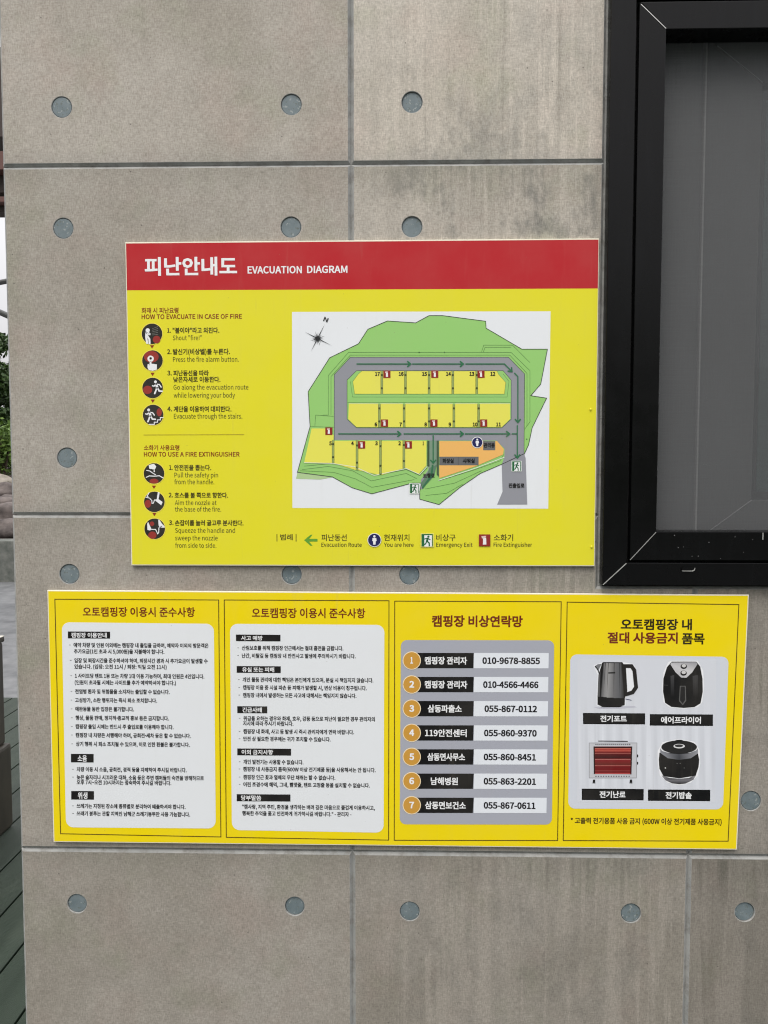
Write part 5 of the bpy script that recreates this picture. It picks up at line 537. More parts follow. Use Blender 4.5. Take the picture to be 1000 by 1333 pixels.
class Print:
    def __init__(s, y): s.y = y; s.v = []; s.f = []; s.c = []
    def poly(s, pts, col, y=None):            # pts in photo pixels, col one sRGB triple or one for each corner
        yy = s.y if y is None else y
        b = len(s.v); s.v += [tuple(W(a, d, yy)) for a, d in pts]; s.f.append(list(range(b, b + len(pts))))
        cs = [col] * len(pts) if not isinstance(col[0], (tuple, list)) else col
        s.c += [lin(c) for c in cs]
    def line(s, pts, w, col, closed=False, y=None):
        n = len(pts); P = [Vector(p) for p in pts]; L, Rr = [], []
        for i in range(n):
            a = P[i - 1] if (i > 0 or closed) else None; c = P[(i + 1) % n] if (i < n - 1 or closed) else None
            d1 = (P[i] - a).normalized() if a is not None else (c - P[i]).normalized()
            d2 = (c - P[i]).normalized() if c is not None else d1
            t = (d1 + d2); t = t.normalized() if t.length > 1e-4 else d1
            nn = Vector((-t.y, t.x)); k = w / 2 / max(.35, nn.dot(Vector((-d1.y, d1.x))))
            L.append(P[i] + nn * k); Rr.append(P[i] - nn * k)
        for i in range(n if closed else n - 1):
            j = (i + 1) % n; s.poly([L[i], L[j], Rr[j], Rr[i]], col, y)
    def disc(s, x, y_, r, col, y=None, n=28, ry=None):
        s.poly([(x + r * math.cos(2 * PI * i / n), y_ + (ry or r) * math.sin(2 * PI * i / n)) for i in range(n)], col, y)
    def rrect(s, c4, r, col, y=None):         # rounded quad: c4 = TL, TR, BR, BL
        out = []
        for i in range(4):
            p = Vector(c4[i]); a = (Vector(c4[i - 1]) - p).normalized(); b = (Vector(c4[(i + 1) % 4]) - p).normalized()
            for k in range(7):
                t = k / 6 * PI / 2
                out.append(p + a * r * (1 - math.sin(t)) + b * r * (1 - math.cos(t)))
        s.poly(out, col, y)
    def text(s, t, x0, x1, yt, yb, col, wt=.012, dy=0.0, rot=0, font='N'): TEXTS.append((s, t, x0, x1, yt, yb, col, wt, dy, rot, font))
    def build(s, name, parent, label=None):
        me = bpy.data.meshes.new(name); me.from_pydata(s.v, [], s.f)
        at = me.color_attributes.new('ink', 'FLOAT_COLOR', 'POINT')
        at.data.foreach_set('color', [q for c in s.c for q in (*c, 1)])
        me.validate()
        o = link(name, me, M_INK); child(o, parent)
        if label: o['label'] = label
        return o
def hang(t): return any(0xAC00 <= ord(ch) <= 0xD7A3 for ch in t)
EM = {'N': 173.0}; SPACE = {'N': 42.0}
GL_ = {}                                       # letter outlines, flattened: key -> (advance, closed loops)
for fk_, face in (('N', HANGUL_FACE),):
    for code, dat in face.items():
        GL_[fk_ + chr(code)] = (float(dat[0]), [list(zip(l[0::2], l[1::2])) for l in dat[1:]])
def bake_texts():
    need = {}
    for s, t, x0, x1, yt, yb, col, wt, dy, rot, font in TEXTS:
        off = round(min(wt, .016), 3)
        for ch in t + ('한' if hang(t) else 'H'):
            if ch != ' ': need[(font + ch, off)] = None
    objs = {}
    for (k, off) in need:
        em = EM[k[0]]; cu = bpy.data.curves.new('g', 'CURVE'); cu.dimensions = '2D'; cu.fill_mode = 'BOTH'; cu.offset = off
        for l in GL_[k][1]:
            sp = cu.splines.new('POLY'); sp.points.add(len(l) - 1); sp.use_cyclic_u = True
            for p, (a, b) in zip(sp.points, l): p.co = (a / em, b / em, 0, 1)
        o = bpy.data.objects.new('g', cu); C.objects.link(o); objs[(k, off)] = o
    bpy.context.view_layer.update(); dg = bpy.context.evaluated_depsgraph_get()
    for k, o in objs.items():
        me = o.evaluated_get(dg).to_mesh(); co = np.empty(len(me.vertices) * 3); me.vertices.foreach_get('co', co)
        need[k] = (co.reshape(-1, 3)[:, :2].copy(), [list(p.vertices) for p in me.polygons]); o.evaluated_get(dg).to_mesh_clear()
    for o in objs.values(): bpy.data.objects.remove(o)
    for s, t, x0, x1, yt, yb, col, wt, dy, rot, font in TEXTS:
        off = round(min(wt, .016), 3); em = EM[font]; vs, fs, n_, pen = [], [], 0, 0.0
        for ch in t:
            if ch == ' ': pen += SPACE[font] / em; continue
            v, f = need[(font + ch, off)]; vs.append(v + np.array([pen, 0])); fs += [[i + n_ for i in p] for p in f]; n_ += len(v); pen += GL_[font + ch][0] / em
        v = np.concatenate(vs); rv = need[(font + ('한' if hang(t) else 'H'), off)][0]
        a = W(x0, yb, s.y - dy); b = W(x1, yb, s.y - dy); top = W(x0, yt, s.y - dy)
        X0, X1 = v[:, 0].min(), v[:, 0].max(); r0, r1 = rv[:, 1].min(), rv[:, 1].max()
        sx = (b.x - a.x) / (X1 - X0); sz = (top.z - a.z) / (r1 - r0); cx_, cz_ = (a.x + b.x) / 2, (a.z + top.z) / 2
        xs_ = a.x + (v[:, 0] - X0) * sx; zs_ = a.z + (v[:, 1] - r0) * sz
        if rot:
            ca, sa = math.cos(rot), math.sin(rot); dx, dz = xs_ - cx_, zs_ - cz_
            xs_, zs_ = cx_ + dx * ca - dz * sa, cz_ + dx * sa + dz * ca
        e_ = max(0, wt - .016) * abs(sz) * .75     # heavier strokes: the same print struck again a hair to each side
        for q, (ux, uz) in enumerate(((0, 0),) if e_ == 0 else ((-1, -.8), (1, -.8), (-1, .8), (1, .8))):
            base = len(s.v); s.v += [(float(p + ux * e_), s.y - dy - q * .000012, float(r + uz * e_)) for p, r in zip(xs_, zs_)]
            s.f += [[i + base for i in p] for p in fs]; s.c += [lin(col)] * len(v)
    TEXTS.clear()

def board(root, c4, inset, parent_name='board_core'):
    bm = bmesh.new(); pts = [W(x, y, -.0066) for x, y in c4]
    prism(bm, [(p.x, p.z) for p in pts], -.0066, -.0016)
    bmesh.ops.bevel(bm, geom=[e_ for e_ in bm.edges if all(v.co.y < -.006 for v in e_.verts)], offset=.0007, segments=2, affect='EDGES', profile=.5)
    new(parent_name, bm, M_CORE, root)
def inset4(c4, d):
    c = Vector((sum(p[0] for p in c4) / 4, sum(p[1] for p in c4) / 4)); out = []
    for p in c4: out.append((p[0] + math.copysign(d, c.x - p[0]), p[1] + math.copysign(d, c.y - p[1])))
    return out
Y0, Y1, Y2, Y3, Y4 = -.0068, -.0070, -.0072, -.0074, -.0076
BLACK = (18, 18, 20); WHITE = (236, 238, 240)

# ================================================================== evacuation diagram board
ev = thing('evacuation_sign', 'red-topped yellow evacuation diagram board with a green site map, beside the window', 'sign', tuple(W(472, 737)))
E4 = [(163, 315.3), (780.3, 310.2), (774.3, 737.3), (171, 736.2)]
board(ev, E4, 1)
I4 = [(164.2, 316.9), (779.3, 311.9), (773.3, 735.9), (172.3, 734.8)]
YEL1 = (226, 219, 44)
pr = Print(Y0)
def lerp(a, b, t): return (a[0] + (b[0] - a[0]) * t, a[1] + (b[1] - a[1]) * t)
h0 = lerp(I4[0], I4[3], (378.0 - 316.9) / (734.8 - 316.9)); h1 = lerp(I4[1], I4[2], (375.6 - 311.9) / (735.9 - 311.9))
pr.poly([h0, h1, I4[2], I4[3]], YEL1)
face = pr.build('face_sheet', ev)
hd = Print(Y0); hd.poly([I4[0], I4[1], h1, h0], (182, 34, 42))
hd2 = Print(Y1)
hd2.text('피난안내도', 189, 308.5, 335, 358.3, WHITE, .034)
hd2.text('EVACUATION', 322.6, 393, 346.8, 356.0, WHITE, .030); hd2.text('DIAGRAM', 400, 452.3, 346.2, 355.4, WHITE, .030)
class Many:                                    # printed matter kept line by line: each call its own piece
    def __init__(s, y): s.y = y; s.items = []
    def text(s, *a, **k): q = Print(s.y); q.text(*a, **k); s.items.append(q)
    def poly(s, *a, **k): q = Print(s.y); q.poly(*a, **k); s.items.append(q)
    def line(s, *a, **k): q = Print(s.y); q.line(*a, **k); s.items.append(q)
    def build(s, name, parent): return [q.build(name, parent) for q in s.items]
ins = Many(Y1); trs = Many(Y1); DR = (132, 46, 22); DK = (62, 56, 22); DK2 = (84, 82, 36)
ins.text('화재 시 피난요령', 184.5, 232.5, 400.5, 407.8, DR, .018)
ins.text('HOW TO EVACUATE IN CASE OF FIRE', 184.5, 315, 409.3, 415.3, DR, .022)
for t, x0, x1, yt, yb in (('1.', 218, 222.5, 427.2, 433), ('"불이야"라고 외친다.', 225, 285.5, 426.3, 433.8), ('2.', 217.8, 223.4, 454.8, 460.8), ('발신기(비상벨)를 누른다.', 225.3, 299.3, 454, 461.5),
        ('3.', 218, 223.6, 482.6, 488.6), ('피난동선을 따라', 225.8, 271.8, 482, 489.3), ('낮은자세로 이동한다.', 226, 287, 490.3, 497.6), ('4.', 218, 224, 529.3, 535.3), ('계단을 이용하여 대피한다.', 226.3, 301.3, 528.7, 536.2),
        ('1.', 220.5, 224.7, 605.5, 611.6), ('안전핀을 뽑는다.', 227, 275, 605, 612.3), ('2.', 219.8, 225.2, 641.5, 647.3), ('호스를 불 쪽으로 향한다.', 227.5, 297, 641, 648.2), ('3.', 220.3, 225.8, 677.3, 683.2), ('손잡이를 눌러 골고루 분사한다.', 228, 317, 676.9, 684.2)):
    ins.text(t, x0, x1, yt, yb, DK, .030)
for t, x0, x1, yt, yb in (('Shout "fire!"', 225, 263, 436.7, 442.8), ('Press the fire alarm button.', 225.3, 311, 464.8, 471), ('Go along the evacuation route', 226, 323.5, 501, 507.2), ('while lowering your body', 226.3, 306, 511.4, 517.6),
        ('Evacuate through the stairs.', 226.5, 315.5, 538.6, 545), ('Pull the safety pin', 227.2, 284, 615.3, 621.4), ('from the handle.', 227.2, 279, 624.2, 630.3), ('Aim the nozzle at', 227.8, 282, 651.3, 657.3),
        ('the base of the fire.', 228, 288, 659.9, 665.9), ('Squeeze the handle and', 228, 306, 687.4, 693.4), ('sweep the nozzle', 228, 283.5, 697.2, 703.3), ('from side to side.', 228.3, 281.8, 707, 713)):
    ins.text(t, x0, x1, yt, yb, DK2, .004)
ins.text('소화기 사용요령', 187.5, 233.5, 579.3, 586.2, DR, .018)
ins.text('HOW TO USE A FIRE EXTINGUISHER', 187.5, 312, 588.4, 594.3, DR, .022)
ins.line([(187, 566.2), (318, 565.8)], .7, (150, 128, 40))
for x, y in ((198, 451.5), (198.7, 487.2), (199.0, 522.2), (200.5, 634.3), (201, 669.7)):
    trs.poly([(x - 2.7, y - 2.1), (x + 2.7, y - 2.1), (x, y + 2.3)], (140, 52, 20))
# pictograms
RED = (150, 52, 46)
pcs = [(198, 434.5), (198.6, 469.4), (198.8, 505), (199.4, 540.2), (200.6, 616.3), (201, 653.3), (201.5, 688.3)]
for k, (cx_, cy_) in enumerate(pcs):
    a = Print(Y1); a.disc(cx_, cy_, 14.3, (240, 224, 96)); a.disc(cx_, cy_, 13.4, (42, 42, 38), Y1 - .0001)
    o = a.build('pictogram', ev)
    q = Print(Y2 - .0001)
    def P(x, y): return (cx_ + x, cy_ + y)
    def limb(pts, w): q.line([P(*p) for p in pts], w, WHITE); [q.disc(*P(*p), w / 2, WHITE, q.y - .00004, 10) for p in pts]
    def blob(x, y, rx, ry, y_=Y2): q.disc(*P(x, y), rx, RED, y_, 20, ry)
    if k == 0:
        blob(6, 7.5, 5, 5); q.disc(*P(-5.6, -4.5), 2.7, WHITE)
        limb([(-7.4, -2), (-7.6, 4), (-6.4, 12)], 2.6); limb([(-6.6, 2), (-3.4, 7), (-3.2, 12.6)], 2.5); limb([(-8, -2), (-5.5, 0), (-2.8, 1)], 2.0); limb([(-4.6, -1.5), (-2.2, .6)], 1.6)
        for i in range(5): q.line([P(.2, -6.5 + i * 2), P(8, -9.5 + i * 2.6)], .45, (130, 130, 125))
    elif k == 1:
        blob(-1.5, -5, 9.6, 7.6); q.disc(*P(-2.4, -2.4), 4.1, WHITE, Y2 - .0001); q.disc(*P(-2.4, -2.9), 1.6, BLACK, Y2 - .0002)
        q.poly([P(-3.4, 1), P(-1.6, 1), P(-1.2, 4), P(5.8, 5), P(5.6, 11.8), P(0, 13.3), P(-5, 12), P(-6.4, 9.5), P(-6.4, 4.8), P(-4.6, 4.6), P(-4.2, 7)], WHITE)
    elif k in (2, 3):
        s_ = 1 if k == 2 else 1
        ox, oy = (3.7, -8) if k == 2 else (-5.8, -6.6)
        blob(*((-6.5, 2.5, 6, 5.4) if k == 2 else (8, -3.5, 3.4, 5.2)))
        def Q(pts, w): limb([(ox + a_ * s_, oy + b_ * s_) for a_, b_ in pts], w)
        q.disc(*P(ox, oy), 1.8, WHITE)
        Q([(1.2, 4.0), (2.2, 7.5)], 3.2); Q([(.4, 3.2), (-1.8, 5.7), (-4.0, 5.2)], 1.5); Q([(1.6, 3.2), (5.2, 3.6), (7.4, 6.8)], 1.5)
        Q([(1.8, 8), (.4, 12), (-1.0, 15.3)], 2.0); Q([(2.8, 8), (4.8, 12.0), (8.8, 12.3)], 1.9)
        if k == 3: limb([(-5, 12.2), (1.6, 12.2), (1.6, 9.4), (5.8, 9.4), (5.8, 6.4), (9.4, 6.4), (9.4, 3.4), (13.2, 3.4)], 1.1)
    elif k == 4:
        blob(0, 10, 5.8, 3.2); q.poly([P(-7, -11), P(0, -12.6), P(3, -9), P(1, -5), P(-6, -6.2)], WHITE)
        limb([(-9.6, -4), (-5.5, -3.2), (-1, 0), (2, 1.6)], 1.1); limb([(-10, 5), (-6, 3.2), (0, 3.6), (7, 3), (12, 6)], 1.2); limb([(.3, -4), (.3, -2.4)], 1.5)
    elif k == 5:
        blob(-8.4, 2.5, 4.2, 5.2); q.poly([P(4.6, -13), P(7, -11.8), P(5.5, -3.5), P(10.8, .2), P(9, 4.4), P(1.4, -1.5), P(3.2, -4)], WHITE)
        limb([(-6.6, -12), (-9.5, -7.5), (-6.6, -5.2), (-3.2, -1.6), (-3, 2), (-1.4, 1.8), (.4, -2.6), (2, -2.4)], 1.1); limb([(-11, -6), (-6.4, -5)], 1.1)
    else:
        blob(-3, 8.4, 5.4, 4.8); blob(-3.6, -6.5, 3, 3); q.poly([P(-8.6, -9), P(-4.2, .4), P(-6, 2.2), P(-9.4, 1.6), P(-9.8, -6.4)], WHITE)
        q.poly([P(4.6, -12.2), P(6.6, -11), P(9.6, -6.4), P(12.8, -3.2), P(12.9, -1.4), P(6.2, -1.5), P(5, -5)], WHITE)
        limb([(-5, .8), (1.2, .9), (3, 4.6), (3.9, 6.6), (5.2, 5), (5.4, -1), (9.6, -3.4)], 1.1)
    q.build('pictogram_drawing', o); bpy.data.objects[o.name]
# site map, measured on an enlargement: (x, y) -> photo pixels
def m_(x, y): return (375 + .35 * x, 395 + .35 * y)
def mm(pts): return [m_(*p) for p in pts]
mp = Print(Y1); mp.poly([(380.2, 406), (716.8, 405.2), (713.8, 662.2), (380.8, 661.3)], (230, 234, 238)); 
GRN = (150, 204, 116); YP = (230, 226, 92); ROAD = (146, 148, 156); INK = (40, 46, 40); GL = (58, 96, 50)
a = Print(Y2)
land = [(75, 328), (155, 202), (262, 150), (297, 96), (370, 65), (475, 72), (525, 45), (575, 45), (735, 66), (737, 92), (870, 170), (965, 170), (940, 300), (903, 343), (962, 352), (908, 463), (895, 525), (880, 558),
        (802, 595), (716, 632), (640, 684), (562, 748), (490, 728), (490, 700), (497, 668), (462, 668), (312, 708), (240, 686), (165, 645), (35, 628), (82, 458)]
a.poly(mm(land), GRN); a.poly(mm([(35, 630), (165, 647), (120, 655), (30, 652)]), (176, 204, 150))
lines = Print(Y3)
lines.line(mm(land), .8, INK, True)
for pts in ([(130, 415), (150, 415), (150, 268), (225, 182), (830, 182), (900, 250), (900, 440), (880, 468)], [(160, 415), (160, 272), (232, 192), (825, 192), (889, 260), (889, 455)],
            [(720, 180), (728, 155), (835, 155), (900, 220)], [(727, 180), (733, 163), (830, 163)], [(100, 455), (103, 415), (170, 420)], [(82, 458), (170, 460)],
            [(60, 605), (165, 595), (250, 608), (320, 640), (440, 618), (490, 640), (518, 612)], [(52, 618), (150, 606), (240, 622), (310, 660), (440, 632), (480, 652)], [(45, 622), (170, 628), (250, 652), (312, 684), (470, 655)],
            [(560, 660), (690, 620), (790, 585), (802, 562)], [(510, 690), (620, 668), (720, 622)], [(512, 714), (590, 706), (650, 672)]):
    lines.line(mm(pts), .38, GL)
for x, y in ((488, 182), (582, 182), (888, 505)): lines.disc(*m_(x, y), 1.0, (90, 130, 80), None, 8)
rd = Print(Y3 + .0001)
rd.poly(mm([(172, 265), (232, 200), (820, 200), (880, 262), (878, 558), (884, 575), (890, 748), (778, 748), (798, 700), (795, 600), (805, 570), (805, 540), (775, 510), (560, 510), (556, 600), (530, 650), (500, 692), (492, 690), (495, 655), (522, 620), (526, 508), (172, 508)]), ROAD)
rd.line(mm([(172, 508), (172, 265), (232, 200), (820, 200), (880, 262), (878, 556)]), .6, (70, 76, 74))
isl = Print(Y3 - .0001)
isl.poly(mm([(220, 285), (255, 250), (800, 250), (830, 285), (830, 430), (795, 462), (255, 462), (220, 430)]), GRN)
isl.line(mm([(220, 285), (255, 250), (800, 250), (830, 285), (830, 430), (795, 462), (255, 462), (220, 430)]), .5, (50, 60, 46), True, Y4)
plots = Many(Y4 - .0001); pedge = Print(Y4 - .0002)
up = [243, 349, 437, 525, 613, 702, 812]; lo = [225, 340, 432, 525, 617, 709, 829]
for i in range(6):
    l, r = up[i] + 4, up[i + 1] - 4
    pts = [(l, 251), (r, 251), (r, 337), (l, 337)]
    if i == 0: pts = [(275, 251), (r, 251), (r, 337), (248, 337), (241, 290), (262, 262)]
    if i == 5: pts = [(l, 251), (778, 251), (782, 262), (810, 294), (805, 337), (l, 337)]
    plots.poly(mm(pts), YP); pedge.line(mm(pts), .3, GL, True, Y4 - .0002)
    l, r = lo[i] + 4, lo[i + 1] - 4
    pts = [(l, 372), (r, 372), (r, 460), (l, 460)]
    if i == 0: pts = [(227, 372), (r, 372), (r, 460), (255, 460), (224, 430)]
    if i == 5: pts = [(l, 372), (826, 372), (826, 430), (795, 460), (l, 460)]
    plots.poly(mm(pts), YP); pedge.line(mm([pts[0], pts[1]]), .35, (228, 232, 210), False, Y4 - .0002)
isl.line(mm([(232, 290), (240, 348), (815, 348), (822, 290), (800, 262)]), .35, GL, False, Y4); isl.line(mm([(222, 368), (828, 368)]), .35, GL, False, Y4)
plots.poly(mm([(88, 465), (138, 465), (170, 490), (165, 595), (60, 592)]), YP)
bl = [168, 257, 344, 431, 519]; yb_ = [(595, 620), (620, 638), (638, 614), (614, 606)]
for i in range(4):
    l, r = bl[i] + 4, bl[i + 1] - 4; y1_, y2_ = yb_[i]
    pts = [(l, 511), (r, 511), (r, y2_), (l, y1_)]
    if i == 3: pts = [(l, 511), (r, 511), (r, 603), (487, 634), (l, 612)]
    plots.poly(mm(pts), YP)
pedge.line(mm([(60, 592), (165, 595), (250, 608), (320, 640), (440, 614), (490, 636), (518, 606)]), .8, (226, 232, 214), False, Y4 - .0002)
dvs = []; dvx = Print(Y4 - .0002)
def divider(x, y0, y1):
    dv = Print(Y4 - .0002); dvs.append(dv)
    dv.poly(mm([(x - 4, y0), (x + 4, y0), (x + 4, y1), (x - 4, y1)]), (150, 168, 96))
    for s_ in (-4, 4): dv.line(mm([(x + s_, y0), (x + s_, y1)]), .35, (60, 70, 40), False, dv.y - .00005)
    for f_ in (.18, .75): dv.disc(*m_(x, y0 + (y1 - y0) * f_), 1.5, (70, 80, 40), dv.y - .0001, 8)
for x in up[1:6]: divider(x, 251, 337)
for x in lo[1:6]: divider(x, 375, 460)
for x, y in zip(bl[:4], (593, 620, 636, 612)): divider(x, 508, y)
dvx.poly(mm([(518, 510), (526, 510), (526, 606), (518, 606)]), (60, 84, 60)); dvx.poly(mm([(553, 510), (561, 510), (561, 645), (553, 636)]), (70, 92, 70))
bd = Print(Y3 - .0002)
bd.poly(mm([(563, 512), (778, 512), (803, 542), (800, 562), (700, 605), (563, 650)]), (238, 184, 104)); bd.line(mm([(805, 572), (700, 612), (560, 658)]), .8, (230, 236, 226))
bd.poly(mm([(563, 570), (709, 570), (709, 602), (563, 602)]), (104, 106, 108), Y4 - .00008); bd.poly(mm([(726, 512), (771, 512), (771, 546), (726, 546)]), (104, 106, 108), Y4 - .00008)
bd.line(mm([(635, 570), (635, 602)]), .4, (70, 70, 72), False, Y4 - .00013)
bd.poly(mm([(526, 510), (553, 510), (553, 600), (526, 612)]), (124, 150, 128), Y4); bd.poly(mm([(526, 612), (553, 600), (545, 640), (500, 690), (494, 668), (515, 640)]), (94, 128, 104), Y4)
arrs = []; AR = (46, 112, 76)
def arrow(pts, w=1.5, hd_=5.2, head=True):
    arr = Print(Y4 - .0003); arrs.append(arr)
    arr.line(mm(pts), w, AR)
    if not head: return
    a_, b_ = Vector(m_(*pts[-2])), Vector(m_(*pts[-1])); d = (b_ - a_).normalized(); n_ = Vector((-d.y, d.x)); tip = b_ + d * 1.5
    arr.line([tip - d * hd_ * .85 + n_ * 3.6, tip, tip - d * hd_ * .85 - n_ * 3.6], 1.8, AR, False, arr.y - .00005)
for p_ in ([(255, 225), (452, 225)], [(462, 225), (648, 225)], [(660, 225), (805, 225), (830, 250)], [(842, 258), (855, 272), (855, 438)], [(853, 453), (853, 570)], [(187, 485), (415, 485)], [(430, 485), (648, 485)], [(658, 485), (820, 485)], [(540, 490), (540, 590)]): arrow(p_)
arrow([(832, 485), (852, 485)], 1.5, 0, False); arrow([(538, 600), (534, 640), (500, 686)], 2.2, 0, False)
star = Print(Y3 - .0003)
for i in range(16):
    L_ = (21, 7.5, 10, 8, 21, 7, 10, 8)[i % 8] if i < 8 else (19, 7.5, 10, 8, 19, 7, 10, 8)[i % 8]
    an = math.radians(-63 + i * 22.5); c_ = Vector(m_(110, 130)); d = Vector((math.cos(an), math.sin(an))); n_ = Vector((-d.y, d.x)) * .7
    star.poly([c_ + n_, c_ + d * L_, c_ - n_], (40, 42, 44), star.y - i * .000004)
star.text('N', 421.6, 427.2, 413, 418.6, BLACK, .03, 0, math.radians(-22))
nums = Many(Y4 - .0004)
for t, x, y in (('17', 333, 262), ('16', 421, 262), ('15', 508, 262), ('14', 597, 262), ('13', 684, 262), ('12', 762, 262), ('6', 327, 450), ('7', 419, 450), ('8', 512, 450), ('9', 602, 450), ('10', 696, 450), ('11', 783, 450),
                ('5', 158, 520), ('4', 240, 520), ('3', 329, 520), ('2', 415, 520), ('1', 503, 520)):
    px, py = m_(x, y); w_ = 1.5 if len(t) == 1 else 3.0
    if t == '1': w_ = .6
    nums.text(t, px - w_, px + w_, py - 2.4, py + 2.4, BLACK, .05)
for t, x0, x1, y in (('화장실', 575, 616, 585), ('샤워실', 650, 694, 585), ('관리동', 728, 769, 527), ('보행로', 503, 545, 640), ('진출입로', 821, 879, 677)):
    a_ = m_(x0, y); b_ = m_(x1, y); nums.text(t, a_[0], b_[0], a_[1] - 2.9, a_[1] + 2.9, BLACK, .04)
ics = []; ic = None
def begin(name):
    global ic
    ic = Print(Y4 - .0005); ics.append((name, ic))
def exting(px, py, s_=1.0):
    begin('extinguisher_symbol')
    ic.poly([(px - 4.6 * s_, py - 4.8 * s_), (px + 4.6 * s_, py - 4.8 * s_), (px + 4.6 * s_, py + 4.8 * s_), (px - 4.6 * s_, py + 4.8 * s_)], (142, 34, 30))
    ic.poly([(px - 1.2 * s_, py - 2 * s_), (px + 1.2 * s_, py - 2 * s_), (px + 1.4 * s_, py + 3.4 * s_), (px - 1.4 * s_, py + 3.4 * s_)], WHITE, ic.y - .0001)
    ic.poly([(px - 2.6 * s_, py - 3.4 * s_), (px + 1.3 * s_, py - 3.7 * s_), (px + .9 * s_, py - 2.2 * s_), (px - 2.2 * s_, py - 1.4 * s_)], (222, 196, 190), ic.y - .0002)
for x, y in ((368, 263), (546, 263), (718, 263), (359, 445), (543, 445), (728, 445), (152, 475), (274, 526), (448, 526)): exting(*m_(x, y))
def person_icon(px, py, r):
    begin('person_symbol'); ic.disc(px, py, r + .8, (236, 238, 240), ic.y + .0001)
    ic.disc(px, py, r, (32, 34, 88)); k_ = r / 8; z_ = ic.y - .0001
    ic.disc(px, py - 4.6 * k_, 1.5 * k_, WHITE, z_, 12)
    ic.poly([(px - 2.4 * k_, py - 2.6 * k_), (px + 2.4 * k_, py - 2.6 * k_), (px + 2.7 * k_, py + 1.2 * k_), (px + 1.7 * k_, py + 1.4 * k_), (px + 1.4 * k_, py + 5.8 * k_), (px - 1.4 * k_, py + 5.8 * k_), (px - 1.7 * k_, py + 1.4 * k_), (px - 2.7 * k_, py + 1.2 * k_)], WHITE, z_)
def exit_icon(px, py, k_, fg=WHITE):
    begin('exit_symbol'); ic.poly([(px - 8.4 * k_, py - 8.9 * k_), (px + 8.4 * k_, py - 8.9 * k_), (px + 8.4 * k_, py + 8.9 * k_), (px - 8.4 * k_, py + 8.9 * k_)], (226, 236, 228) if k_ < 1 else (228, 222, 120), ic.y + .0001)
    ic.poly([(px - 7.2 * k_, py - 8 * k_), (px + 7.2 * k_, py - 8 * k_), (px + 7.2 * k_, py + 8 * k_), (px - 7.2 * k_, py + 8 * k_)], (34, 104, 62))
    z_ = ic.y - .0001
    ic.poly([(px - 3.6 * k_, py - 6.4 * k_), (px + 6 * k_, py - 6.4 * k_), (px + 6 * k_, py + 8 * k_), (px - 3.6 * k_, py + 8 * k_)], fg, z_)
    z_ = ic.y - .0002; G_ = (34, 104, 62)
    ic.disc(px + 1.6 * k_, py - 4.6 * k_, 1.5 * k_, G_, z_, 10)
    for pts, w_ in (([(1, -3), (-.4, 1)], 2.6), ([(.8, -2.4), (4.2, -.6)], 1.3), ([(0, -2.6), (-4.4, -1.4), (-5, 1)], 1.3), ([(-.2, 1), (2.6, 3.4), (2.8, 7.6)], 1.7), ([(-.6, 1), (-2, 4.6), (-5.6, 6)], 1.6)):
        ic.line([(px + u * k_, py + v * k_) for u, v in pts], w_ * k_, G_, False, z_ - .00003)
person_icon(*m_(704, 517), 6.6)
for p_ in (m_(850, 605), m_(470, 688)): exit_icon(*p_, .78)
# legend
lg = Many(Y1)
lg.text('| 범례 |', 360.2, 386, 695.2, 703, DK, .016)
for t, x0, x1 in (('피난동선', 418.6, 451.5), ('현재위치', 500, 533), ('비상구', 568, 593), ('소화기', 642.8, 668)): lg.text(t, x0, x1, 695.4, 704, DK, .010)
for t, x0, x1 in (('Evacuation Route', 418.5, 471), ('You are here', 500, 538.5), ('Emergency Exit', 568, 615.3), ('Fire Extinguisher', 642.7, 692.8)): lg.text(t, x0, x1, 706.4, 711.8, DK, .010)
lg.poly([(396, 703.2), (404.5, 696), (407, 696), (402.6, 701.4), (413.4, 701.4), (413.4, 705), (402.6, 705), (407, 710.5), (404.5, 710.5)], (96, 158, 52))
person_icon(487.5, 703, 8.2); exit_icon(556.2, 703.3, 1.02); exting(631, 703.4, 1.62)
# small moulded fixings of the board
M_GLUE = mat('yellow_glue', lin((226, 218, 50)), .3)
for px, py in ((769, 533), (770.3, 712)):
    bm = bmesh.new(); c_ = W(px, py, -.008); bmesh.ops.create_uvsphere(bm, u_segments=10, v_segments=6, radius=.0018, matrix=Matrix.Translation(c_) @ Matrix.Diagonal((1, .6, 1.3, 1)))
    new('glue_bead', bm, M_GLUE, ev, True)

# ================================================================== camping rules board
ru = thing('rules_sign', 'long yellow board of camping rules, emergency numbers and banned appliances, below the evacuation diagram', 'sign', tuple(W(515, 1100)))
U4 = [(61.5, 768.3), (975.3, 774.3), (959.6, 1106.3), (69.6, 1096.2)]
board(ru, U4, 1)
YEL2 = (238, 214, 10)
pr2 = Print(Y0)
pr2.poly([(62.9, 769.7), (973.7, 775.7), (958.2, 1104.9), (70.9, 1094.9)], YEL2)
FR = [[(71.5, 780), (284.7, 781), (287.7, 1089.5), (79, 1085.3)], [(292, 781), (506.5, 782), (506, 1093.6), (294.7, 1090)], [(514, 782.5), (730.7, 783.3), (726, 1094.2), (513.3, 1093.8)], [(738.5, 783.8), (962, 787), (948, 1095), (733.3, 1094.2)]]
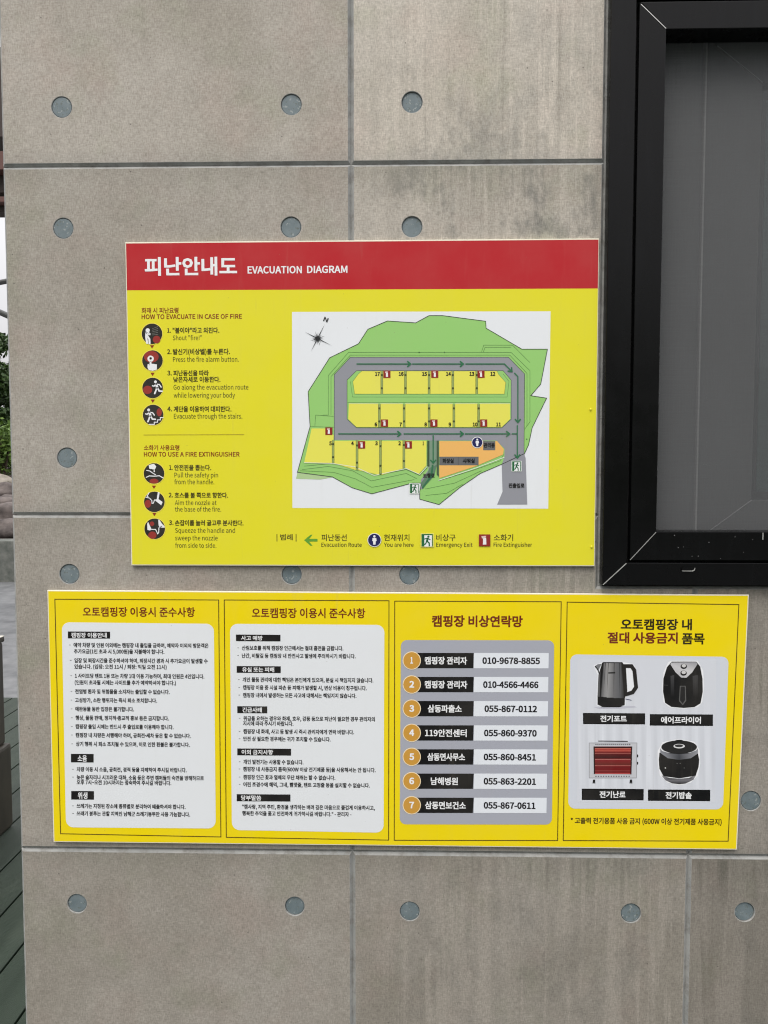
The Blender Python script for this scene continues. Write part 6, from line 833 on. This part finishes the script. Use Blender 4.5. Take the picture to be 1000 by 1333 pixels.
# (the four outlines are drawn in each column's own print)
RT = (112, 36, 16); TX = (22, 22, 26)
tt = Many(Y1)
for f4 in FR: tt.line(f4, 1.05, (70, 52, 10), True)
tt.text('오토캠핑장 이용시 준수사항', 108, 254, 790, 802.3, RT, .020)
tt.text('오토캠핑장 이용시 준수사항', 328, 475.6, 791.3, 804, RT, .020)
tt.text('캠핑장 비상연락망', 562.5, 680.3, 801, 815.5, RT, .036)
tt.text('오토캠핑장 내', 808.3, 900.5, 805.5, 819.5, (40, 34, 10), .036)
tt.text('절대 사용금지', 791, 882, 823, 837, (112, 34, 14), .036); tt.text('품목', 887.8, 917, 824, 838.3, (40, 34, 10), .036)
tt.text('* 고출력 전기용품 사용 금지 (600W 이상 전기제품 사용금지)', 743, 939.5, 1064, 1072, (66, 50, 14), .028)
p1 = Print(Y1); p1.rrect([(80.5, 810), (278.5, 812), (281, 1078.5), (86, 1077)], 10, (226, 230, 234))
p2 = Print(Y1); p2.rrect([(299.5, 812), (500.5, 813.5), (499.5, 1084), (302, 1080.5)], 10, (226, 230, 234))
b1 = Many(Y2); b2 = Many(Y2)
def body(P_, rows, hgt=6.0):
    for t, x0, x1, yc, dash in rows:
        n0 = Print(Y2); P_.items.append(n0); n0.text(t, x0, x1, yc - hgt / 2, yc + hgt / 2, TX, .034)
        if dash: n0.line([(x0 - 5.9, yc), (x0 - 3.9, yc)], .7, (110, 110, 112))
body(b1, [('예약 차량 및 인원 이외에는 캠핑장 내 출입을 금하며, 예약자 이외의 방문객은', 96, 271.5, 839.6, 1), ('추가요금(1인 초과 시 5,000원)을 지불해야 합니다.', 96.5, 214, 847.8, 0),
    ('입장 및 퇴장시간을 준수하셔야 하며, 퇴장시간 경과 시 추가요금이 발생할 수', 97, 270.5, 859.6, 1), ('있습니다. (입장: 오전 11시 / 퇴장: 익일 오전 11시)', 97, 217, 867.6, 0),
    ('1 사이트당 텐트 1동 또는 차량 1대 이용 가능하며, 최대 인원은 4인입니다.', 97.7, 266, 879.6, 1), ('(인원이 초과될 시에는 사이트를 추가 예약하셔야 합니다.)', 97.5, 229, 888.2, 0),
    ('전염병 환자 및 위험물을 소지자는 출입할 수 없습니다.', 98, 221, 900, 1), ('고성방가, 소란 행위자는 즉시 퇴소 조치합니다.', 98, 204.5, 911.3, 1), ('애완동물 동반 입장은 불가합니다.', 98.2, 174.5, 922.8, 1),
    ('행상, 물품 판매, 정치적·종교적 홍보 등은 금지합니다.', 98.5, 220, 934.3, 1), ('캠핑장 출입 시에는 반드시 주 출입로를 이용해야 합니다.', 98.5, 226, 945.6, 1),
    ('캠핑장 내 차량은 서행해야 하며, 공회전·세차 등은 할 수 없습니다.', 98.7, 248.5, 956.8, 1), ('상기 행위 시 퇴소 조치될 수 있으며, 이로 인한 환불은 불가합니다.', 99, 247, 968.3, 1),
    ('차량 이동 시 소음, 공회전, 경적 등을 자제하여 주시길 바랍니다.', 100, 243, 1001.3, 1), ('늦은 술자리나 시끄러운 대화, 소음 등은 주변 캠퍼들의 숙면을 방해하므로', 100, 265.5, 1011.6, 1), ('오후 7시~오전 10시까지는 정숙하여 주시길 바랍니다.', 100, 223, 1018.2, 0),
    ('쓰레기는 지정된 장소에 종류별로 분리하여 배출하셔야 합니다.', 100, 241.5, 1049, 1), ('쓰레기 봉투는 관할 지역인 남해군 쓰레기봉투만 사용 가능합니다.', 100, 247.5, 1058.8, 1)])
body(b2, [('산림보호를 위해 캠핑장 인근에서는 절대 흡연을 금합니다.', 315, 447, 843.3, 1), ('난간, 비탈길 등 캠핑장 내 안전사고 발생에 주의하시기 바랍니다.', 315, 463, 853.4, 1),
    ('개인 물품 관리에 대한 책임은 본인에게 있으며, 분실 시 책임지지 않습니다.', 316, 486, 884.6, 1), ('캠핑장 이용 중 시설 파손 등 피해가 발생할 시, 변상 비용이 청구됩니다.', 316.5, 477.5, 894.8, 1), ('캠핑장 내에서 발생하는 모든 사고에 대해서는 책임지지 않습니다.', 316.5, 464, 904.8, 1),
    ('위급을 요하는 경우와 화재, 호우, 강풍 등으로 피난이 필요한 경우 관리자의', 317, 488, 935, 1), ('지시에 따라 주시기 바랍니다.', 316.5, 382, 941.6, 0), ('캠핑장 내 화재, 사고 등 발생 시 즉시 관리자에게 연락 바랍니다.', 317, 461, 952, 1), ('안전 상 필요한 경우에는 귀가 조치할 수 있습니다.', 316.8, 430.5, 961.6, 1),
    ('개인 발전기는 사용할 수 없습니다.', 317, 395, 991.6, 1), ('캠핑장 내 사용금지 품목(600W 이상 전기제품 등)을 사용해서는 안 됩니다.', 316.7, 489, 1001, 1), ('캠핑장 인근 꽃과 열매의 무단 채취는 할 수 없습니다.', 317, 436.5, 1011.5, 1), ('어린 조경수에 해먹, 그네, 빨랫줄, 텐트 고정줄 등을 설치할 수 없습니다.', 317, 481.5, 1021, 1),
    ('"캠사랑, 지역 주민, 환경을 생각하는 배려 깊은 마음으로 즐겁게 이용하시고,', 315.5, 488, 1050, 0), ('행복한 추억을 품고 안전하게 귀가하시길 바랍니다." - 관리자 -', 315.5, 457.5, 1058.6, 0)])
def tag_(P_, x0, x1, y0, y1, t, a, b, sl=.006):
    n0 = Print(Y2); P_.items.append(n0); n0.heading = True; n0.poly([(x0, y0), (x1, y0 + (x1 - x0) * sl), (x1, y1 + (x1 - x0) * sl), (x0, y1)], BLACK)
    n0.text(t, a, b, y0 + 1.5, y1 - 1.2, WHITE, .028, .0001)
for a_ in ((88.5, 143.5, 822, 831, '캠핑장 이용안내', 93, 139), (92.5, 122, 981.3, 992.4, '소음', 101.3, 113.2), (92.8, 122.4, 1029.7, 1040.8, '위생', 101.6, 114)): tag_(b1, *a_)
for a_ in ((307.3, 365.2, 826, 834.6, '사고 예방', 314, 342), (308.2, 365.6, 867, 875.8, '유실 또는 피해', 315.5, 357), (309, 348, 919.3, 928.3, '긴급사태', 315.6, 341), (309, 379, 974.3, 983.2, '이외 금지사항', 314.7, 355.5), (308.3, 378.2, 1033.8, 1043, '당부말씀', 314, 340)): tag_(b2, *a_)
# phone table
p3 = Print(Y1); p3.rrect([(522, 833.2), (721.5, 833.6), (718.5, 1073.4), (520.5, 1073)], 8, (166, 169, 180))
phone = []
names = ['캠핑장 관리자', '캠핑장 관리자', '삼동파출소', '119안전센터', '삼동면사무소', '남해병원', '삼동면보건소']
nb = [(553, 608), (553, 608.3), (557, 601), (553.5, 607.5), (556.5, 605.3), (561, 596), (553.5, 606.3)]
tel = ['010-9678-8855', '010-4566-4466', '055-867-0112', '055-860-9370', '055-860-8451', '055-863-2201', '055-867-0611']
tb = [(628.3, 702.8), (629.3, 700.8), (631, 699), (630.4, 698.5), (630, 697.6), (630, 697.6), (630, 697)]
yc = [859.8, 891, 922.4, 954, 985.2, 1016.8, 1048.2]
for i in range(7):
    y = yc[i]; q = Print(Y2)
    q.poly([(540, y - 9.9), (616.8, y - 9.8), (616.2 - i * .1, y + 10.1), (540, y + 10)], BLACK)
    xr = 714.5 - i * .45
    q.poly([(617.2, y - 9.8), (xr, y - 9.7), (xr - .3, y + 10.2), (616.8, y + 10.1)], (226, 231, 238))
    q.disc(536.1, y, 11.9, (244, 226, 190), Y3); q.disc(536.1, y, 10.9, (202, 150, 62), Y3 - .0001)
    q.text(str(i + 1), 536.1 - (1.4 if i == 0 else 2.9), 536.1 + (1.2 if i == 0 else 2.9), y - 4.3, y + 3.9, WHITE, .05, .0004)
    q.text(names[i], *nb[i], y - 4.9, y + 4.7, WHITE, .034, .0001); q.text(tel[i], *tb[i], y - 3.9, y + 4.2, (22, 22, 28), .046, .0001)
    phone.append(q)
# appliance pictures
p4 = Print(Y1); A4 = [(742.5, 851.8), (948.7, 855), (941.3, 1053.6), (739.8, 1052.6)]
p4.rrect(A4, 9, (208, 213, 222))
st_ = Print(Y1 - .0001)
for i in range(44):                            # soft folds of the curtain in the printed picture
    x0 = 752 + i * 4.1; c0 = 212 + 9 * math.sin(i * 1.7) + random.uniform(-4, 4) + (9 if i in (6, 7, 8, 22) else 0) - (7 if i in (9, 17) else 0)
    c0 = int(c0); c1 = int(212 + 9 * math.sin((i + 1) * 1.7)); t0 = (c0, c0 + 4, c0 + 12); t1 = (c1, c1 + 4, c1 + 12); mid = (211, 215, 223)
    ytop = 858; ybt = 1044
    st_.poly([(x0, ytop), (x0 + 4.1, ytop), (x0 + 4.0, 900), (x0 - .1, 900)], [mid, mid, mid, mid])
    st_.poly([(x0 - .1, 900), (x0 + 4.0, 900), (x0 + 3.4, 990), (x0 - .7, 990)], [mid, mid, t1, t0])
    st_.poly([(x0 - .7, 990), (x0 + 3.4, 990), (x0 + 3.0, ybt), (x0 - 1.1, ybt)], [t0, t1, mid, mid])
art = []
def xf(ox, oy, k): return lambda pts: [(ox + x * k, oy + y * k) for x, y in pts]
t = xf(740, 850, .095); q = Print(Y2)          # kettle
q.poly(t([(340, 740), (900, 725), (940, 745), (700, 765), (420, 765)]), (190, 192, 204))
q.poly(t([(350, 170), (455, 130), (735, 122), (880, 150), (915, 190), (955, 480), (900, 560), (790, 600), (785, 720), (700, 745), (450, 745), (385, 715), (385, 600), (400, 300), (345, 185)]), (232, 235, 240), Y2)
K = (22, 22, 24)
q.poly(t([(400, 600), (775, 612), (772, 715), (700, 735), (460, 735), (400, 705)]), K, Y3)
q.poly(t([(470, 130), (730, 130), (790, 210), (808, 520), (775, 620), (400, 605), (415, 300), (460, 140)]), K, Y3 - .00005)
for (xa, xb, ya, yb2, ca, cb) in ((470, 500, 140, 600, (70, 70, 72), (128, 128, 130)), (500, 540, 138, 605, (128, 128, 130), (150, 150, 150)), (540, 620, 138, 612, (150, 150, 150), (108, 108, 110)), (620, 690, 138, 618, (108, 108, 110), (92, 94, 98)), (690, 745, 140, 620, (92, 94, 98), (34, 34, 36))):
    f_ = lambda x, y: x - (x - 600) * .0 - (y > 300) * (620 - x) * .17 * 1
    q.poly(t([(xa + 12, ya), (xb + (4 if xb < 745 else -14), ya), (f_(xb, yb2), yb2), (f_(xa, yb2), yb2)]), [ca, cb, cb, ca], Y3 - .0001)
q.poly(t([(412, 300), (440, 240), (430, 600), (400, 600)]), (84, 84, 86), Y3 - .0001)
q.poly(t([(365, 180), (400, 155), (455, 148), (430, 200), (412, 240)]), (120, 122, 126), Y3 - .0001); q.line(t([(365, 182), (392, 212), (412, 245), (425, 290)]), 1.3, K, False, Y3 - .00015)
q.poly(t([(548, 265), (642, 262), (642, 280), (548, 283)]), K, Y3 - .0002); q.line(t([(470, 132), (735, 132), (752, 160)]), 1.2, K, False, Y3 - .0002)
q.line(t([(745, 180), (865, 180), (905, 240), (928, 470), (880, 540), (780, 570)]), 5.0, K, False, Y3 - .0001)
q.line(t([(780, 630), (865, 648)]), .9, (60, 62, 100), False, Y3); art.append(q)
t = xf(835, 850, .115); q = Print(Y2)          # air fryer
q.poly(t([(330, 90), (640, 88), (700, 200), (712, 380), (690, 560), (640, 615), (480, 632), (320, 618), (250, 560), (232, 380), (250, 220), (300, 110)]), (234, 236, 240))
q.poly(t([(345, 98), (620, 98), (665, 150), (692, 290), (695, 440), (670, 570), (600, 612), (480, 622), (340, 610), (270, 565), (246, 440), (250, 290), (290, 160)]), K, Y3)
for xa, xb, cc in ((290, 330, (26, 26, 28)), (330, 372, (66, 66, 68)), (580, 640, (60, 60, 62)), (640, 672, (30, 30, 32))):
    q.poly(t([(xa, 260), (xb, 250), (xb, 500), (xa + 6, 500)]), [cc, cc, K, K], Y3 - .0001)
q.poly(t([(338, 108), (620, 104), (636, 125), (575, 220), (510, 280), (450, 278), (385, 215), (330, 130)]), [(178, 178, 182), (150, 150, 156), (160, 160, 164), (206, 206, 208), (200, 200, 202), (190, 190, 194), (212, 212, 214), (196, 196, 200)], Y3 - .0001)
for cx2, cy2 in ((480, 152), (478, 228)):
    q.disc(*t([(cx2, cy2)])[0], 4.2, (22, 22, 24), Y3 - .0002, 16, 3.4); q.disc(*t([(cx2 + 2, cy2 - 8)])[0], 2.8, (206, 206, 206), Y3 - .0003, 16, 2.2)
q.poly(t([(436, 372), (502, 372), (508, 540), (470, 592), (426, 545)]), (92, 92, 92), Y3 - .0001); q.poly(t([(446, 380), (492, 380), (496, 530), (468, 575), (438, 535)]), (34, 34, 36), Y3 - .0002)
q.line(t([(250, 362), (300, 366)]), .4, (90, 90, 90), False, Y3 - .0002); art.append(q)
t = xf(740, 950, .095); q = Print(Y2)          # electric heater
q.poly(t([(285, 180), (940, 180), (932, 660), (285, 660)]), (196, 198, 204)); q.line(t([(285, 180), (940, 180), (932, 660), (285, 660)]), .8, (150, 152, 158), True, Y2 - .0001)
q.poly(t([(410, 148), (815, 152), (815, 166), (410, 160)]), (60, 58, 62), Y3)
q.poly(t([(345, 228), (875, 228), (865, 610), (350, 605)]), (112, 22, 26), Y3)
for i, (ya, yb2, ca, cb) in enumerate(((232, 250, (30, 14, 14), (60, 16, 16)), (255, 268, (214, 128, 110), (190, 80, 70)), (270, 282, (150, 40, 38), (180, 60, 54)), (284, 300, (210, 110, 92), (140, 40, 38)), (318, 328, (190, 120, 108), (120, 50, 50)), (335, 392, (84, 16, 20), (52, 16, 20)),
        (402, 410, (206, 150, 140), (160, 90, 84)), (412, 478, (130, 30, 36), (100, 40, 34)), (484, 492, (200, 130, 120), (150, 70, 66)), (500, 520, (130, 44, 44), (100, 20, 26)), (560, 570, (170, 90, 86), (110, 30, 32)), (590, 606, (160, 64, 64), (190, 90, 88)))):
    q.poly(t([(362, ya), (858, ya), (858, yb2), (362, yb2)]), [ca, ca, cb, cb], Y3 - .0001)
q.poly(t([(345, 228), (362, 228), (366, 605), (350, 605)]), (40, 14, 16), Y3 - .0002); q.poly(t([(858, 228), (875, 228), (865, 610), (850, 610)]), (40, 14, 16), Y3 - .0002)
for ya, n_ in ((200, 18), (637, 14)):
    for i in range(n_):
        xa = 370 + i * (490 / n_); q.poly(t([(xa, ya - 7), (xa + 16, ya - 7), (xa + 16, ya + 8), (xa, ya + 8)]), (96, 94, 102), Y3)
for xa in (352, 858): q.poly(t([(xa - 14, 682), (xa + 14, 682), (xa + 18, 735), (xa + 4, 735), (xa, 715), (xa - 6, 735), (xa - 20, 735)]), (26, 26, 28), Y3)
for ya in (358, 458): q.disc(*t([(948, ya)])[0], .9, (26, 26, 28), Y3, 10, 2.1)
art.append(q)
t = xf(835, 950, .115); q = Print(Y2)          # rice cooker
q.poly(t([(185, 240), (240, 140), (420, 105), (600, 135), (660, 230), (668, 380), (640, 520), (560, 600), (430, 628), (300, 600), (210, 520), (185, 380)]), (236, 238, 242))
q.poly(t([(205, 260), (640, 262), (655, 340), (648, 420), (615, 520), (430, 550), (250, 525), (205, 440), (198, 340)]), K, Y3)
q.poly(t([(228, 515), (320, 545), (430, 555), (540, 545), (622, 505), (590, 565), (500, 608), (430, 616), (350, 606), (270, 570)]), [(150, 150, 156), (60, 60, 64), (34, 34, 38), (60, 60, 64), (160, 160, 166), (120, 120, 126), (40, 40, 44), (30, 30, 32), (40, 40, 44), (110, 110, 116)], Y3)
q.poly(t([(215, 210), (235, 240), (330, 268), (430, 275), (530, 268), (620, 235), (640, 210), (640, 268), (560, 322), (430, 340), (300, 322), (215, 262)]), [(120, 122, 128), (120, 122, 130), (104, 106, 112), (70, 72, 78), (110, 112, 118), (140, 142, 150), (120, 122, 128), (150, 150, 156), (126, 128, 134), (60, 62, 68), (126, 128, 134), (140, 142, 150)], Y3 - .0001)
q.disc(*t([(428, 195)])[0], 23.2, (34, 34, 36), Y3 - .0002, 32, 8.6); q.disc(*t([(428, 122)])[0], 5, (40, 40, 42), Y3 - .0002, 16, 1)
q.disc(*t([(428, 185)])[0], 7.4, (222, 222, 224), Y3 - .0003, 24, 2.9); q.disc(*t([(426, 181)])[0], 5.6, (52, 52, 54), Y3 - .0004, 24, 1.8)
for (xa, ya, r_, cc) in ((272, 432, .9, (200, 200, 200)), (405, 381, .7, (110, 110, 110)), (440, 381, .7, (110, 110, 110)), (485, 432, .8, (90, 90, 90))): q.disc(*t([(xa, ya)])[0], r_, cc, Y3 - .0001, 8)
art.append(q)
caps = []
for x0, x1, y0, y1, s_, ta, tb2 in ((760, 839, 929, 941.7, '전기포트', 781.6, 815.8), (847, 927.3, 930.5, 943.7, '에어프라이어', 860.6, 912.3), (758.4, 837.2, 1027.5, 1040.5, '전기난로', 780.6, 814.2), (844.6, 923.8, 1028.6, 1041.6, '전기밥솥', 866.5, 900.3)):
    cap = Print(Y2); caps.append(cap); cap.poly([(x0 - .9, y0 - .9), (x1 + .9, y0 - .4), (x1 + .8, y1 + 1.4), (x0 - .9, y1 + .9)], (232, 234, 238), Y2 + .0001)
    cap.poly([(x0, y0), (x1, y0 + .5), (x1 - .1, y1 + .5), (x0, y1)], BLACK); cap.text(s_, ta, tb2, y0 + 2.2, y1 - 2.2, WHITE, .034, .0001)
bake_texts()
hb = hd.build('header_band', ev, 'red band across the top of the sign'); hd2.build('title_lettering', hb)
ins.build('instruction_line', ev); trs.build('step_arrow', ev)
mo = mp.build('site_map', ev)
for nm, q in (('map_land', a), ('map_contour', lines), ('map_road', rd), ('map_island', isl), ('plot_outline', pedge), ('hedge_strip', dvx), ('map_building', bd), ('compass_star', star)):
    o = q.build(nm, mo)
    if nm in ('map_contour', 'plot_outline'): o['kind'] = 'stuff'
plots.build('campsite_plot', mo); nums.build('map_lettering', mo)
for q in dvs: q.build('plot_divider', mo)
for q in arrs: q.build('route_arrow', mo)
lg.build('legend_entry', ev)
for nm, q in ics: q.build(nm, ev)
pr2.build('face_sheet', ru)
for q in tt.items: q.build('column_outline' if q is not None and len(q.f) == 4 else 'title_line', ru)
for P_, B_ in ((p1, b1), (p2, b2)):
    o = P_.build('text_panel', ru)
    for q in B_.items: q.build('heading_tag' if hasattr(q, 'heading') else 'rule_line', o)
o = p3.build('phone_table', ru)
for q in phone: q.build('phone_row', o)
o = p4.build('picture_panel', ru); k_ = st_.build('curtain_backdrop', o); k_['kind'] = 'stuff'
for q in caps: q.build('caption', o)
for q, nm in zip(art, ('kettle_picture', 'air_fryer_picture', 'heater_picture', 'rice_cooker_picture')): q.build(nm, o)

# ------------------------------------------------------------------ what shows past the end of the wall
# brown storage bin standing on the deck
xb = G(18, 1074).x; yb2 = G(18, 1074).y; zt = W(8.5, 828, yb2).z; zm = W(15, 966, yb2).z
bn = thing('storage_bin', 'brown plastic storage bin standing on the green deck behind the wall end', 'bin', (xb - .4, yb2 - .3, 0))
bm = bmesh.new(); box(bm, xb - .62, xb, yb2 - .85, yb2, .001, zm, .012); new('bin_body', bm, M_BIN, bn)
bm = bmesh.new(); box(bm, xb - .60, xb - .018, yb2 - .83, yb2 - .01, zm + .0005, zt - .022, .01); new('bin_upper_body', bm, M_BIN, bn)
bm = bmesh.new(); box(bm, xb - .605, xb - .013, yb2 - .835, yb2 - .006, zt - .021, zt, .006); new('lid', bm, M_BIN, bn)
bm = bmesh.new(); box(bm, xb - .6, xb - .0125, yb2 - .83, yb2 - .008, zt + .0005, zt + .004, .001); new('lid_trim', bm, M_WORN, bn)
# kerb, bank, rocks, shrubs
def ground_y(py, z=-.12): return G(5, py, z).y
yk = 9.2
zk0 = W(5, 735, yk).z; zk1 = W(5, 704, yk).z
bm = bmesh.new(); box(bm, -12, -1.5, yk, yk + .35, -.3, zk1, .02)
o = new('low_wall', bm, M_KERB); o['label'] = 'low mossy concrete retaining wall at the foot of the rocky bank'; o['category'] = 'wall'
bm = bmesh.new(); zz = W(5, 640, yk + 2).z
bm.faces.new([bm.verts.new(v) for v in ((-14, yk + .3, zk1 - .05), (-1, yk + .3, zk1 - .05), (-1, yk + 2.6, zz), (-14, yk + 2.6, zz))])
bm.faces.new([bm.verts.new(v) for v in ((-14, yk + 2.6, zz), (-1, yk + 2.6, zz), (-1, yk + 7, zz + .8), (-14, yk + 7, zz + .8))])
new('bank', bm, M_SOIL, kind='structure')
for k, (px, py, yy, r, lab) in enumerate(((4, 690, yk + .7, .26, 'purple-grey boulder low on the bank just above the low wall'), (9, 670, yk + 1.1, .24, 'dark boulder halfway up the bank beside the wall end'), (2, 656, yk + 1.5, .22, 'brown boulder under the pale flat stone on the bank'),
        (8, 641, yk + 1.9, .18, 'rusty brown boulder at the top of the bank'), (3, 626, yk + 2.1, .22, 'pale flat stone lying slanted under the shrubs'), (-12, 672, yk + 1.1, .30, 'large grey boulder at the far left of the bank'))):
    c_ = W(px, py, yy); bm = bmesh.new(); bmesh.ops.create_icosphere(bm, subdivisions=3, radius=r)
    rnd = random.Random(k); ph = [rnd.uniform(0, 6) for _ in range(6)]
    for v in bm.verts:
        d = v.co.normalized(); f_ = 1 + .16 * math.sin(3 * d.x + ph[0]) + .14 * math.sin(4 * d.y + ph[1]) + .12 * math.sin(5 * d.z + ph[2]) + .06 * math.sin(11 * d.x + ph[3]) * math.sin(9 * d.z + ph[4])
        v.co = Vector((d.x * r * f_ * 1.5, d.y * r * f_, d.z * r * f_ * (.35 if k == 4 else .75)))
        if k == 4: v.co.z -= v.co.x * .35
        v.co += c_
    o = new('boulder', bm, M_ROCK if k != 4 else noisy('pale_rock', (.17, .15, .12), (.30, .27, .23), 9, .8, .5, .01), smooth=True)
    o['label'] = lab; o['category'] = 'rock'; o['group'] = 'rocks of the bank past the wall end'
def shrub(px0, px1, py0, py1, yy, depth, n, leaf, m, name, label, cat='shrub', seed=1):
    rnd = random.Random(seed); c0 = W(px0, py1, yy); c1 = W(px1, py0, yy); cc = (c0 + c1) / 2; rx = abs(c1.x - c0.x) / 2; rz = abs(c1.z - c0.z) / 2
    t_ = thing(name, label, cat, (cc.x, yy, c0.z))
    clumps = [(cc + Vector((rnd.uniform(-.75, .75) * rx, rnd.uniform(-.7, .7) * depth, rnd.uniform(-.8, .8) * rz)), rnd.uniform(.16, .34)) for _ in range(60)]
    bm = bmesh.new()
    for i in range(n):
        c_, r = clumps[i % 60]; d = Vector((rnd.gauss(0, 1), rnd.gauss(0, 1), rnd.gauss(0, 1))).normalized() * r * rnd.random() ** .4
        p = c_ + d; u = Vector((rnd.gauss(0, 1), rnd.gauss(0, 1), rnd.gauss(0, .6))).normalized(); w_ = u.cross(Vector((rnd.gauss(0, 1), rnd.gauss(0, 1), rnd.gauss(0, 1)))).normalized()
        l = leaf * rnd.uniform(.6, 1.3)
        bm.faces.new([bm.verts.new(p - u * l), bm.verts.new(p + w_ * l * .42), bm.verts.new(p + u * l), bm.verts.new(p - w_ * l * .42)])
    o = new('foliage', bm, m, t_)
    bm = bmesh.new()
    for i in range(14):
        c_, r = clumps[i]; tube(bm, (cc.x + rnd.uniform(-.2, .2) * rx, yy, c0.z - .2), c_, .025, 6, .008)
    new('stem', bm, M_STEM, t_)
shrub(-90, 60, 398, 640, yk + 4.2, 1.2, 20000, .065, M_LEAF, 'shrub', 'large dark green shrub on the bank, behind the bright one', seed=3)
shrub(-30, 26, 552, 612, yk + 2.6, .35, 2200, .05, M_LEAF2, 'shrub', 'small bright yellow-green shrub above the pale flat stone', seed=5)
# dark timber canopy high up, with a steel rail and a sloping brace
yc_ = 4.0
ca = thing('timber_canopy', 'dark stained timber canopy with red-brown fascia past the wall end', 'canopy', tuple(W(-60, 280, yc_)))
for name, px0, px1, py0, py1, yy, m in (('roof_slab', -420, 90, 60, 182, yc_ + .4, M_DARK), ('fascia_board', -420, 90, 196, 224, yc_ - .1, M_RED), ('beam', -420, 90, 228, 254, yc_, M_DARK), ('rail_board', -420, 90, 255, 266, yc_ - .05, M_RED), ('lower_beam', -420, 90, 267, 279, yc_ + .02, M_DARK)):
    a_ = W(px0, py1, yy); b_ = W(px1, py0, yy); bm = bmesh.new(); box(bm, a_.x, min(b_.x, -1.0), yy, yy + (.12 if name != 'roof_slab' else 1.6), a_.z, b_.z, .004); new(name, bm, m, ca)
a_ = W(-300, 300, yc_); bm = bmesh.new(); box(bm, a_.x - .06, a_.x + .06, yc_, yc_ + .12, 0, a_.z + .3, .005); new('post', bm, M_DARK, ca)
rl = thing('steel_railing', 'grey steel tube railing crossing the white sky past the wall end', 'railing', (-4, 7, 0))
bm = bmesh.new(); tube(bm, W(-60, 379, 7), W(30, 362, 7), .028, 12); new('top_tube', bm, M_POLE, rl)
bm = bmesh.new(); tube(bm, W(-40, 389, 7.1), W(40, 424, 7.1), .032, 12); new('sloping_tube', bm, M_POLE, rl)
bm = bmesh.new(); p = W(-40, 370, 7); tube(bm, (p.x, 7.05, -.12), (p.x, 7.05, p.z + .1), .03, 12); new('post', bm, M_POLE, rl)
